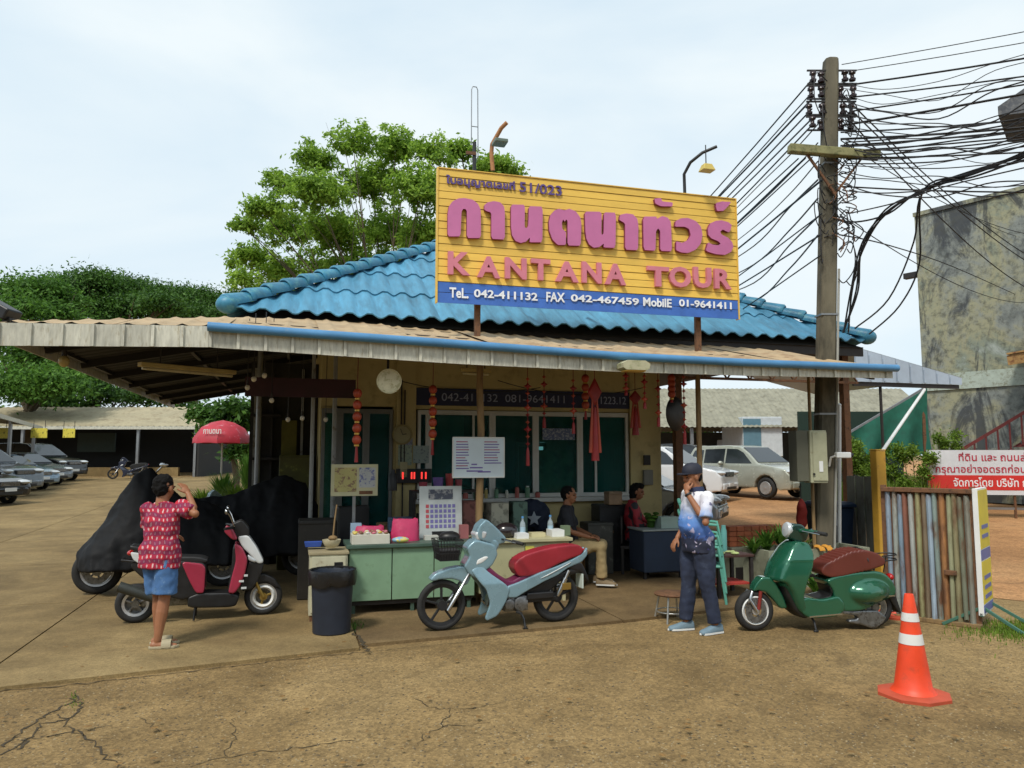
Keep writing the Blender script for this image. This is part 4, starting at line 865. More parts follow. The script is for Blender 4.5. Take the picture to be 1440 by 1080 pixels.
for i, (px, Yd, pt, P, lab) in enumerate([(-62, 24.0, dpaint, SEDP, 'black sedan cut by the left edge, nearest in the carport row'), (-34, 27.5, shade_silver, SUVP, 'silver car with roof shade in its paint, second from the left edge under the carport'), (2, 30.5, bluep, SEDP, 'grey blue car third from the left edge under the carport'), (28, 33.5, shade_silver, SEDP, 'silver car with roof shade in its paint, fourth from the left edge under the carport'), (52, 36.5, dpaint, SUVP, 'dark car at the far end of the left carport row')]):
    car_at(px, 690, pt, P, R(-12), lab, 'cars under the left carport', Yd=Yd)
# box truck in the shed
tk = thing('box_truck', 'small truck with pale box body inside the far shed', 'truck', (D(1056, 620, 38).x, 38, gz(12, 38)))
mb = MB(); mb.box((0, 0, 2.1), (1.9, 3.6, 1.9)); mb.build('cargo_box', mat('pale_truck_box', (.5, .55, .58), .5), tk, 0, .03)
mb = MB(); mb.box((-.5, -1.81, 2.1), (.85, .02, 1.7)); mb.build('side_panel', mat('truck_panel_blue', (.10, .2, .26), .5), tk, 0)
mb = MB(); mb.box((0, 2.4, 1.3), (1.8, 1.3, 1.5)); mb.build('cab', wpaint, tk, 0, .08); mb = MB(); mb.box((0, .6, .72), (.9, 4.6, .28)); mb.build('chassis', black, tk, 0)
for s in (-1, 1):
    for y in (-1.0, 2.3): mb = MB(); mb.torus((s*.75, y, .38), .28, .11, 'x', 18, 7); mb.build('wheel', rubber, tk, 60)

# ================================================================ UTILITY POLE AND CABLES
polem = mat('old_concrete_pole', (.125, .11, .075), .9, var=.3, scale=4, col2=(.05, .045, .03), thr=(.45, .62), s2=3, stretch=(1, 1, .35), bump=.3, bscale=25)
armm = mat('mossy_crossarm', (.22, .21, .10), .9, var=.3, col2=(.09, .10, .04), thr=(.5, .65))
insm = mat('brown_insulator', (.03, .018, .02), .25, var=.3); wirem = mat('black_cable', (.012, .012, .014), .6)
def smooth(P, n=5):
    P = [Vector(p) for p in P]; q = []
    for i in range(len(P)-1):
        a = P[max(i-1, 0)]; b = P[i]; c = P[i+1]; d = P[min(i+2, len(P)-1)]
        for k in range(n): t = k/n; q.append(.5*((2*b)+(c-a)*t+(2*a-5*b+4*c-d)*t*t+(3*b-a-3*c+d)*t**3))
    return q+[P[-1]]
PY = 10.55; pb = D(1158, 690, PY); pt = D(1168, 83, PY)
pole = thing('utility_pole', 'old concrete utility pole rising through the right end of the canopy', 'utility pole', (pb.x-.02, PY, 0))
pl = lambda z: Vector((pb.x+(pt.x-pb.x)*(z-pb.z)/(pt.z-pb.z), PY, z))-pole.location
mb = MB(); rings = []
for z, w_ in ((-.3, .235), (2, .23), (5, .215), (7.45, .19), (pt.z-.02, .18), (pt.z, .13)):
    c = pl(z); h = w_/2; ch = .03; rings.append([c+Vector((a, b, 0)) for a, b in ((-h+ch, -h), (h-ch, -h), (h, -h+ch), (h, h-ch), (h-ch, h), (-h+ch, h), (-h, h-ch), (-h, -h+ch))])
mb.loft(rings); mb.build('shaft', polem, pole, 30)
c = pl(6.07); a = D(1109, 209, PY-.22)-pole.location; b = D(1236, 219, PY-.22)-pole.location
mb = MB(); mb.bar(a, b, .13, .12); mb.build('crossarm', armm, pole, 0, .012)
for x0 in (-.42, .45): mb = MB(); mb.bar(c+Vector((x0, -.2, 0)), c+Vector((0, -.15, -.6)), .03, .03); mb.build('brace', rust, pole, 0)
rr = random.Random(41)
for side, xs in ((-1, (-.16, -.3)), (1, (.16, .27))):
    for k, z in enumerate((7.25, 7.02, 6.78, 6.55)):
        if side == 1 and k > 3: continue
        for x0 in xs:
            q = pl(z-.0)+Vector((x0+rr.uniform(-.03, .03), -.06+rr.uniform(-.03, .03), rr.uniform(-.02, .02))); mb = MB()
            mb.lathe([(.012, -.085), (.045, -.075), (.05, -.045), (.028, -.03), (.028, .02), (.05, .035), (.045, .07), (.012, .085)], 10, Matrix.Translation(q)); mb.build('insulator', insm, pole, 60)
        mb = MB(); q = pl(z); mb.bar(q+Vector((side*.02, -.06, .1)), q+Vector((side*.36, -.06, .1)), .025, .02); mb.bar(q+Vector((side*.02, -.06, -.1)), q+Vector((side*.36, -.06, -.1)), .025, .02); mb.build('rack_arm', darksteel, pole, 0)
rr = random.Random(4)
for k in range(18):                                # loops of slack cable tied to the shaft
    z = rr.uniform(4.6, 7.3); q = pl(z); s = rr.choice((-1, 1)); l = rr.uniform(.06, .2); d = rr.uniform(.1, .5)
    mb = MB(); p0 = q+Vector((s*.1, -.14, 0)); p3 = q+Vector((s*rr.uniform(.05, .2), -.14, -d))
    mb.tube(smooth([p0, p0+Vector((s*l, -.05, .1)), p0.lerp(p3, .5)+Vector((s*l*1.1, -.08, -.05)), p3+Vector((s*l*.4, -.03, -.06)), p3]), .008, 6); mb.build('cable_loop', wirem, pole, 60)
for k in range(55):
    z = rr.uniform(4.9, 6.0); q = pl(z)+Vector((rr.uniform(-.05, .25), -.15, 0)); e = q+Vector((rr.uniform(-.12, .2), rr.uniform(-.05, .05), rr.uniform(-.35, .2)))
    mb = MB(); mb.tube(smooth([q, q.lerp(e, .5)+Vector((rr.uniform(-.12, .16), -.03, 0)), e]), .008, 5)
    mb.build('loose_wire', rust if k % 5 == 0 else wirem, pole, 60)
for z in (3.75, 5.95, 2.35): mb = MB(); q = pl(z); w_ = .228 if z < 5 else .212; mb.box(q, (w_+.012, w_+.012, .025)); mb.build('strap', steel, pole, 0)
mb = MB(); q = pl(3); mb.tube([pl(z)+Vector((.125, -.1, 0)) for z in (.2, 1.5, 3, 4.4)], .018, 8); mb.build('conduit', mat('grey_conduit', (.3, .3, .27), .6), pole, 60)
# meter cabinet on the pole
bx = D(1128, 640, PY-.3); cab = thing('meter_cabinet', 'cream electrical cabinet fixed to the utility pole', 'cabinet', (bx.x+.02, PY-.33, bx.z-.35))
cabm = mat('cream_cabinet', (.36, .36, .24), .55, var=.15, col2=(.22, .18, .1), thr=(.6, .75))
mb = MB(); mb.box((-.06, .05, .34), (.16, .3, .68)); mb.build('side_case', mat('shaded_cabinet', (.10, .10, .07), .6), cab, 0, .008)
mb = MB(); mb.box((.14, .0, .33), (.225, .26, .7)); mb.build('case', cabm, cab, 0, .01)
mb = MB(); mb.box((.155, -.138, .33), (.19, .012, .64)); d_ = mb.build('door', cabm, cab, 0, .004); mb = MB(); mb.box((.16, -.147, .2), (.05, .008, .14)); mb.build('label_plate', white, d_, 0); mb = MB(); mb.cyl((.06, -.145, .1), (.06, -.165, .1), .014); mb.build('lock', black, d_, 0)
cc = thing('security_camera', 'small white security camera beside the cabinet', 'camera', D(1180, 640, PY-.25)); mb = MB(); mb.box((.05, 0, 0), (.2, .09, .08)); mb.build('housing', white, cc, 0, .015); mb = MB(); mb.cyl((.15, 0, 0), (.185, 0, -.005), .03); mb.build('lens', black, cc, 30); mb = MB(); mb.tube([(-.02, 0, 0), (-.09, .05, -.03), (-.1, .1, -.15)], .015, 6); mb.build('bracket', white, cc, 60)
tp = GG(1176, 690); tpo = thing('thin_mast', 'thin pale upright pipe beside the utility pole', 'pipe', D(1172, 600, 11.2)*Vector((1, 1, 0)) if False else (D(1172, 600, 11.2).x, 11.2, 0)); mb = MB(); mb.cyl((0, 0, 0), (.1, 0, D(1178, 570, 11.2).z), .028); mb.build('pipe', white, tpo, 60); mb = MB(); mb.ell((.1, 0, D(1178, 570, 11.2).z), (.03, .03, .03)); mb.build('cap', white, tpo, 60)
ORD = ['topmost', 'second', 'third', 'fourth', 'fifth', 'sixth', 'seventh', 'eighth', 'ninth', 'tenth', 'eleventh', 'twelfth', 'lowest']
ORD2 = ['first', 'second', 'third', 'fourth', 'fifth', 'sixth', 'seventh', 'eighth', 'ninth', 'tenth', 'eleventh', 'twelfth', 'thirteenth', 'fourteenth', 'fifteenth', 'sixteenth', 'seventeenth', 'eighteenth']
def cable(p0, p1, sag, r, label, group, n=18):
    p0 = Vector(p0); p1 = Vector(p1); mb = MB(); pts = [p0.lerp(p1, k/n)-Vector((0, 0, sag*4*(k/n)*(1-k/n))) for k in range(n+1)]
    mb.tube([p-p0 for p in pts], r, 6); o = mb.build('overhead_cable', wirem, None, 60); o.location = p0; return tag(o, label, 'cable', group)
P2 = Vector((15.5, 4.6, 0)); P3 = Vector((1.5, 46, 0)); pw = lambda z: pl(z)+pole.location
for k, z in enumerate((7.42, 7.3, 7.12, 6.93, 6.72, 6.5, 6.4, 6.3, 6.2, 6.12, 6.02, 5.6)):
    r = .006 if k < 2 else rr.choice((.011, .013, .016)); cable(pw(z)+Vector((.3 if 1 < k < 5 else .12, -.1, 0)), P2+Vector((rr.uniform(-.3, .3), rr.uniform(-.3, .3), z+.15+(.0 if k < 5 else rr.uniform(-.6, .5)))), .22+.05*(k % 4)+(.25 if k > 5 else 0), r,
        (ORD[k]+' of the five separate cables from the pole top to the upper right') if k < 5 else (ORD[k-5]+' of the cables sagging from the crossarm towards the right edge'), 'pole top cables to the right' if k < 5 else 'crossarm cables to the right')
for k, z in enumerate((7.2, 7.0, 6.9, 6.75, 6.6, 6.5, 6.03, 6.02, 6.01, 5.7, 5.2, 4.9, 4.6)):
    cable(pw(z)+Vector((-.3 if k < 6 else (-.28-.1*(k-6) if k < 9 else -.13), -.1, 0)), P3+Vector((rr.uniform(-.5, .5)+(k-6)*.08, rr.uniform(-1, 1), z+.9+rr.uniform(-.3, .3))), rr.uniform(.35, 1.0), rr.choice((.010, .012, .015)),
        ORD[k]+' of the cables running down left from the pole behind the billboard', 'cables running left from the pole')
for k, (z, px, py, Yd) in enumerate(((7.0, 1470, 372, 24), (6.9, 1500, 395, 24), (6.75, 1480, 420, 24), (6.6, 1440, 335, 25), (5.2, 1455, 425, 24), (6.3, 1500, 330, 24))):
    cable(pw(z)+Vector((.15, -.05, 0)), D(px, py, Yd), .3+.1*(k % 3), .012 if k < 3 else .008, ORD[k]+' of the cables slanting from the pole to the stained building', 'cables slanting to the right building')
def poly_cable(pxs, r, label, group):
    pts = [D(*p) for p in pxs]; q = []
    for i in range(len(pts)-1):                     # smooth through the points
        a = pts[max(i-1, 0)]; b = pts[i]; c = pts[i+1]; d = pts[min(i+2, len(pts)-1)]
        for k in range(6):
            t = k/6; q.append(.5*((2*b)+(c-a)*t+(2*a-5*b+4*c-d)*t*t+(3*b-a-3*c+d)*t**3))
    q.append(pts[-1]); mb = MB(); mb.tube([p-q[0] for p in q], r, 6); o = mb.build('overhead_cable', wirem, None, 60); o.location = q[0]; return tag(o, label, 'cable', group)
rj = random.Random(9)
for k in range(7):
    j = lambda s=5: rj.uniform(-s, s)
    poly_cable([(1500, 190+j(8), 8.4), (1440, 218+j(), 8.8), (1370, 243+j(4), 9.4), (1300, 266+j(3), 10.2), (1245, 300+j(), 10.8), (1212, 350+j(9), 11.2), (1200+j(8), 410, 11.4), (1190+j(6), 468, 11.5)] if k < 4 else
               [(1500, 195+j(8), 8.4), (1440, 222+j(), 8.8), (1370, 245+j(4), 9.4), (1298, 268+j(3), 10.2), ([1285, 1293, 1250][k-4], [340, 370, 300][k-4], 10.9), ([1250, 1265, 1205][k-4], [420, 430, 312][k-4], 11.2), ([1202, 1222, 1172][k-4], [462, 470, 308][k-4], 11.4)], .013,
               ['first', 'second', 'third', 'fourth'][k]+' strand of the thick bundle dropping from the right to the roof corner' if k < 4 else ['cable leaving the thick bundle in a long curve to the blue roof corner', 'outermost cable curving from the thick bundle to the blue roof end', 'cable leaving the thick bundle back to the pole shaft'][k-4], 'service bundle from the right' if k < 4 else None)
for k in range(6):
    poly_cable([(1500, 140+k*14, 8.3), (1440, 165+k*9+rj.uniform(-4, 4), 8.7), (1340, 180+k*9, 9.4), (1260, 195+k*7, 10), (1190, 200+k*6, 10.4)], .010, ORD[k]+' cable of the loose bunch arriving at the crossarm from the right', 'loose bunch at the crossarm')
poly_cable([(1180, 330, 10.4), (1250, 345, 12), (1340, 375, 17), (1430, 415, 24)], .01, 'single cable crossing the face of the stained wall', None)
poly_cable([(1195, 300, 10.4), (1260, 285, 10.0), (1330, 262, 9.5), (1440, 236, 8.8), (1500, 222, 8.4)], .009, 'single cable just under the thick bundle at the right', None)

for k in range(18):
    j = lambda s=6: rj.uniform(-s, s)
    poly_cable([(1186+j(4), 115+k*9, 10.4), (1240, 125+k*9+j(8), 10.0), (1320, 128+k*9+j(14), 9.4), (1400, 105+k*10+j(20), 8.9), (1500, 60+k*12+j(28), 8.2)], rj.choice((.005, .007, .009)), ORD2[k]+' from the top of the tangled cables spreading from the insulators to the right edge', 'tangled cables right of the pole')
for k in range(7):
    poly_cable([(1150, 175+k*26, 10.4), (1110, 215+k*27+rj.uniform(-6, 6), 12.5), (1060, 268+k*26, 16), (1000, 330+k*18, 24)], rj.choice((.010, .013)), ORD[k]+' of the slack cables fanning left below the crossarm', 'slack cables left of the pole')
# ================================================================ TWO-WHEELERS
grille_dk = mat('dull_black_metal', (.02, .02, .022), .5, .3, var=.3); gold = mat('brass_metal', (.4, .28, .08), .35, .8); enginem = mat('engine_metal', (.22, .23, .24), .4, .8, var=.3, col2=(.06, .05, .04), thr=(.5, .7), scale=20)
def chaikin(poly, n=2, c=.2):
    for _ in range(n): poly = [e for p, q in zip(poly, poly[1:]+poly[:1]) for e in ((p[0]*(1-c)+q[0]*c, p[1]*(1-c)+q[1]*c), (p[0]*c+q[0]*(1-c), p[1]*c+q[1]*(1-c)))]
    return poly
def pslab(name, poly, hw, m, parent, vox=.011, sm=4, taper=None, y0=0., wfn=None):
    poly = chaikin(poly, 2, .14); mb = MB(); mb.prism(poly, y0-hw, y0+hw); me = remesh(mb, vox, sm)
    if wfn is not None: vmap(me, wfn)
    return link(name, me, m, parent, 60)
def wheel(parent, x, r, tw, spokes, rimm, hubm, y=0., white=None, sp_w=.03, disc=True, tl=1.0):
    mb = MB(); mb.torus((x, y, r), r-tw*.5*tl, tw*.5, 'y', 36, 10); w_ = mb.build('wheel', rubber, parent, 60)
    rr_ = r-tw*tl
    mb = MB(); mb.lathe([(rr_+.012, -tw*.38), (rr_-.014, -tw*.3), (rr_-.02, 0), (rr_-.014, tw*.3), (rr_+.012, tw*.38), (rr_+.014, 0), (rr_+.012, -tw*.38)], 36, Matrix.Translation((x, y, r)) @ Matrix.Rotation(pi/2, 4, 'X')); mb.build('rim', rimm, w_, 50)
    mb = MB(); mb.cyl((x, y-.05, r), (x, y+.05, r), r*.2, n=16); mb.build('hub', hubm, w_, 40)
    for k in range(spokes):
        a = 2*pi*k/spokes+.3; mb = MB(); mb.bar((x+cos(a)*r*.12, y, r+sin(a)*r*.12), (x+cos(a)*(rr_-.005), y, r+sin(a)*(rr_-.005)), .022, sp_w, (0, 1, 0)); mb.build('spoke', hubm, w_, 0, .004)
    if disc: mb = MB(); mb.lathe([(r*.28, 0), (r*.55, 0), (r*.55, .006), (r*.28, .006), (r*.28, 0)], 26, Matrix.Translation((x, y+.055, r)) @ Matrix.Rotation(pi/2, 4, 'X')); mb.build('brake_disc', enginem, w_, 30)
    return w_
def mirror(parent, base, tip, m=black):
    mb = MB(); b = Vector(base); e = Vector(tip); mb.tube([b, b.lerp(e, .5)+Vector((0, 0, .02)), e], .006, 6)
    mb.ell(tuple(e), (.02, .06, .035), nu=10, nv=6); return mb.build('mirror', m, parent, 60)
# ---------- underbone motorcycle
def underbone(label, loc, rz, paint, seatm, innerm_, group=None, detail=True):
    t = thing('motorcycle', label, 'motorcycle', loc, rz, group)
    Z = lambda P: [((690-x)/672., ((915-(x-270)*.077)-y)/715.) for x, y in P]
    wheel(t, .625, .252, .062, 5, grille_dk, grille_dk, disc=False); wheel(t, -.615, .258, .075, 5, grille_dk, grille_dk, disc=False)
    pslab('front_fender', Z([(180, 555), (215, 512), (310, 470), (400, 452), (475, 480), (462, 540), (440, 585), (415, 590), (392, 560), (330, 545), (250, 552), (200, 568)]), .062, paint, t)
    pslab('front_cowl', Z([(425, 320), (490, 255), (630, 290), (650, 360), (610, 440), (555, 480), (500, 540), (440, 500), (410, 450), (450, 380)]), .105, paint, t)
    ls = Z([(455, 480), (520, 430), (585, 490), (690, 560), (728, 600), (700, 690), (640, 790), (562, 828), (550, 810), (588, 705), (560, 610), (510, 555)])
    for s in (-1, 1): pslab('leg_shield', ls, .018, paint, t, y0=s*.13, vox=.009, sm=2, wfn=(lambda a, s=s: np.column_stack([a[:, 0], a[:, 1]-s*np.clip((a[:, 2]-.45)*.25, 0, .06), a[:, 2]])))
    pslab('inner_panel', Z([(530, 455), (580, 440), (650, 500), (745, 555), (840, 500), (960, 470), (960, 520), (860, 560), (760, 610), (690, 580), (590, 520)]), .095, innerm_, t)
    for s in (-1, 1):
        pslab('side_panel', Z([(700, 660), (706, 585), (800, 550), (950, 480), (1080, 435), (1230, 372), (1310, 322), (1338, 280), (1338, 345), (1290, 400), (1180, 440), (1090, 500), (980, 545), (850, 615), (770, 665)]), .022, paint, t, y0=s*.115, vox=.009, sm=3, wfn=(lambda a, s=s: np.column_stack([a[:, 0], a[:, 1]-s*np.clip((-a[:, 0]-.35)*.13, 0, .075), a[:, 2]])))
        pslab('stripe', Z([(930, 530), (1080, 458), (1180, 408), (1210, 395), (1160, 425), (1010, 500)]), .006, white, t, y0=s*.128, vox=.006, sm=1, wfn=(lambda a, s=s: np.column_stack([a[:, 0], a[:, 1]-s*(np.clip((-a[:, 0]-.35)*.13, 0, .075)-.012), a[:, 2]])))
    pslab('tail_core', Z([(780, 600), (960, 500), (1240, 370), (1320, 300), (1325, 360), (1150, 440), (1000, 560), (830, 640)]), .09, black, t, wfn=lambda a: np.column_stack([a[:, 0], a[:, 1]*(1-np.clip((-a[:, 0]-.4)*.9, 0, .6)), a[:, 2]]))
    st = pslab('seat', Z([(772, 420), (800, 388), (860, 350), (960, 316), (1080, 285), (1200, 268), (1270, 270), (1310, 302), (1285, 345), (1180, 380), (1090, 418), (1000, 470), (890, 510), (800, 515), (768, 460)]), .105, seatm, t, sm=4, wfn=lambda a: np.column_stack([a[:, 0], a[:, 1]*(1-np.clip((a[:, 0]+.12)*2.2, 0, .35)-np.clip((-a[:, 0]-.6)*1.2, 0, .3)), a[:, 2]]))
    pslab('neck_cover', Z([(500, 240), (640, 250), (670, 290), (640, 350), (540, 340), (480, 290)]), .075, paint, t)
    pslab('under_tail', Z([(830, 620), (980, 560), (1150, 470), (1290, 420), (1300, 470), (1200, 500), (1110, 560), (1020, 640), (920, 700), (840, 690)]), .065, black, t)
    pslab('cowl_decal', Z([(500, 400), (560, 370), (585, 380), (540, 420), (490, 440)]), .1085, white, t, vox=.008, sm=1)
    pslab('handle_cowl', Z([(498, 215), (515, 160), (568, 105), (640, 158), (722, 238), (716, 275), (655, 292), (560, 272), (508, 252)]), .10, paint, t, sm=6, wfn=lambda a: np.column_stack([a[:, 0], a[:, 1]*(1-.5*np.clip((.24-a[:, 0])*4, 0, 1)), a[:, 2]]))
    pslab('headlight', Z([(486, 215), (530, 185), (575, 200), (560, 250), (500, 268)]), .098, lampm, t, sm=3)
    mb = MB(); hb = Z([(700, 250)])[0]; c = Vector((hb[0]+.02, 0, hb[1]))
    for s in (-1, 1):
        mb = MB(); mb.tube([c, c+Vector((-.02, s*.16, .0)), c+Vector((-.10, s*.30, -.015))], .011, 8); mb.build('handlebar', black, t, 60)
        mb = MB(); mb.cyl(c+Vector((-.06, s*.22, -.005)), c+Vector((-.13, s*.345, -.022)), .018, n=10); mb.build('grip', rubber, t, 60)
        mb = MB(); mb.tube([c+Vector((.02, s*.2, .01)), c+Vector((-.05, s*.34, -.01))], .005, 6); mb.build('lever', chrome, t, 60)
    f0 = Z([(305, 768)])[0]; f1 = Z([(470, 470)])[0]
    for s in (-1, 1):
        mb = MB(); a = Vector((f0[0], s*.062, f0[1])); b = Vector((f1[0], s*.062, f1[1])); mb.tube([a, a.lerp(b, .5), a.lerp(b, .52), b], [.02, .02, .014, .014], 10); mb.build('fork_leg', chrome if s else steel, t, 60)
    # engine, chain case, exhaust, stand
    e = Z([(770, 710)])[0]; mb = MB(); mb.box((e[0]-.02, 0, e[1]), (.26, .2, .15)); mb.cyl((e[0]-.06, -.14, e[1]), (e[0]-.06, .14, e[1]), .075, n=18); mb.cyl((e[0]+.06, -.13, e[1]), (e[0]+.06, .13, e[1]), .055, n=16); mb.build('engine', enginem, t, 40, .01)
    mb = MB(); mb.cyl((e[0]+.10, 0, e[1]+.02), (e[0]+.27, 0, e[1]+.04), .07, .062, n=16); mb.build('cylinder_head', enginem, t, 40)
    for s in (-1, 1):
        mb = MB(); a = Z([(850, 690)])[0]; mb.bar((a[0], s*.075, a[1]), (-.615, s*.075, .258), .022, .045); mb.build('swingarm', black, t, 0, .006)
        mb = MB(); a = Z([(1180, 460)])[0]; p = Vector((a[0], s*.095, a[1])); q = Vector((-.60, s*.095, .28)); mb.tube([p, p.lerp(q, .3), p.lerp(q, .31), p.lerp(q, .8), q], [.016, .016, .026, .026, .014], 10); mb.build('shock_absorber', chrome, t, 50)
        mb = MB(); mb.cyl((e[0]-.02, s*.12, e[1]-.08), (e[0]-.02, s*.24, e[1]-.07), .014, n=8); mb.build('footrest', rubber, t, 40)
    mb = MB(); a = Z([(860, 650)])[0]; mb.bar((a[0], .1, a[1]-.01), (-.55, .1, .30), .03, .07); mb.build('chain_case', black, t, 0, .012)
    mb = MB(); mb.tube([(.17, -.10, .25), (.08, -.13, .17), (-.2, -.14, .19), (-.35, -.15, .24), (-.78, -.16, .34)], [.014, .016, .018, .038, .042], 12); mb.build('exhaust', chrome if detail else black, t, 50)
    mb = MB(); a = Z([(815, 800)])[0]; mb.tube([(a[0], .1, a[1]+.04), (a[0]-.01, .17, .09), (a[0]-.01, .21, .005)], .011, 7); mb.box((a[0]-.01, .21, .006), (.05, .03, .012)); mb.build('side_stand', black, t, 50)
    pslab('rear_fender', Z([(1200, 400), (1290, 400), (1330, 480), (1350, 540), (1335, 545), (1280, 470), (1180, 450)]), .07, black, t)
    mb = MB(); a = Z([(1285, 540)])[0]; mb.box((a[0]-.01, 0, a[1]), (.012, .17, .15), Matrix.Rotation(0, 4, 'Y')); mb.build('number_plate', mat('pale_plate', (.6, .68, .62), .5), t, 0)
    mb = MB(); a = Z([(1325, 320)])[0]; mb.ell((a[0]-.015, 0, a[1]), (.03, .05, .03)); mb.build('tail_light', redlamp, t, 60)
    mb = MB(); a = Z([(1155, 575)])[0]; mb.box((a[0], .12, a[1]), (.1, .01, .07)); mb.build('sticker_plate', gold, t, 0, .003)
    if detail:                                      # wire basket in front
        bs = Vector((.57, 0, .70)); mb = MB()
        for z, k in ((.2, 1.0), (.13, .92), (.07, .84), (0, .76)):
            w_, l = .15*k, .13*k; mb.tube([bs+Vector((a*l, b*w_, z)) for a, b in ((1, 1), (1, -1), (-1, -1), (-1, 1))], .005, 5, loop=True)
        for i in range(9):
            f_ = -1+i*.25
            for s in (-1, 1): mb.tube([bs+Vector((s*.13, f_*.15, .2)), bs+Vector((s*.1, f_*.115, 0))], .003, 4); mb.tube([bs+Vector((f_*.13, s*.15, .2)), bs+Vector((f_*.1, s*.115, 0))], .003, 4)
            mb.tube([bs+Vector((-.1, f_*.115, 0)), bs+Vector((.1, f_*.115, 0))], .003, 4)
        mb.build('basket', grille_dk, t, 60)
        mb = MB(); mb.box(bs+Vector((0, 0, .05)), (.19, .2, .1), tap=1.15); mb.build('basket_liner', mat('dark_mesh_liner', (.02, .018, .02), .9), t, 0, .01)
    return t
bluegrey = mat('blue_grey_paint', (.20, .32, .38), .28, .15, var=.08, coat=.4, col2=(.22, .22, .18), thr=(.58, .85), s2=5); redseat = mat('red_vinyl', (.30, .018, .03), .42, var=.12, bump=.08, bscale=90); magenta = mat('magenta_plastic', (.14, .015, .06), .4, var=.2)
f0 = G(620, 891); r0 = G(783, 878); d_ = f0-r0; mid = (f0+r0)/2
underbone('blue grey underbone motorcycle with red seat parked in front of the green desk', (mid.x, mid.y, .03), math.atan2(d_.y, d_.x), bluegrey, redseat, magenta)
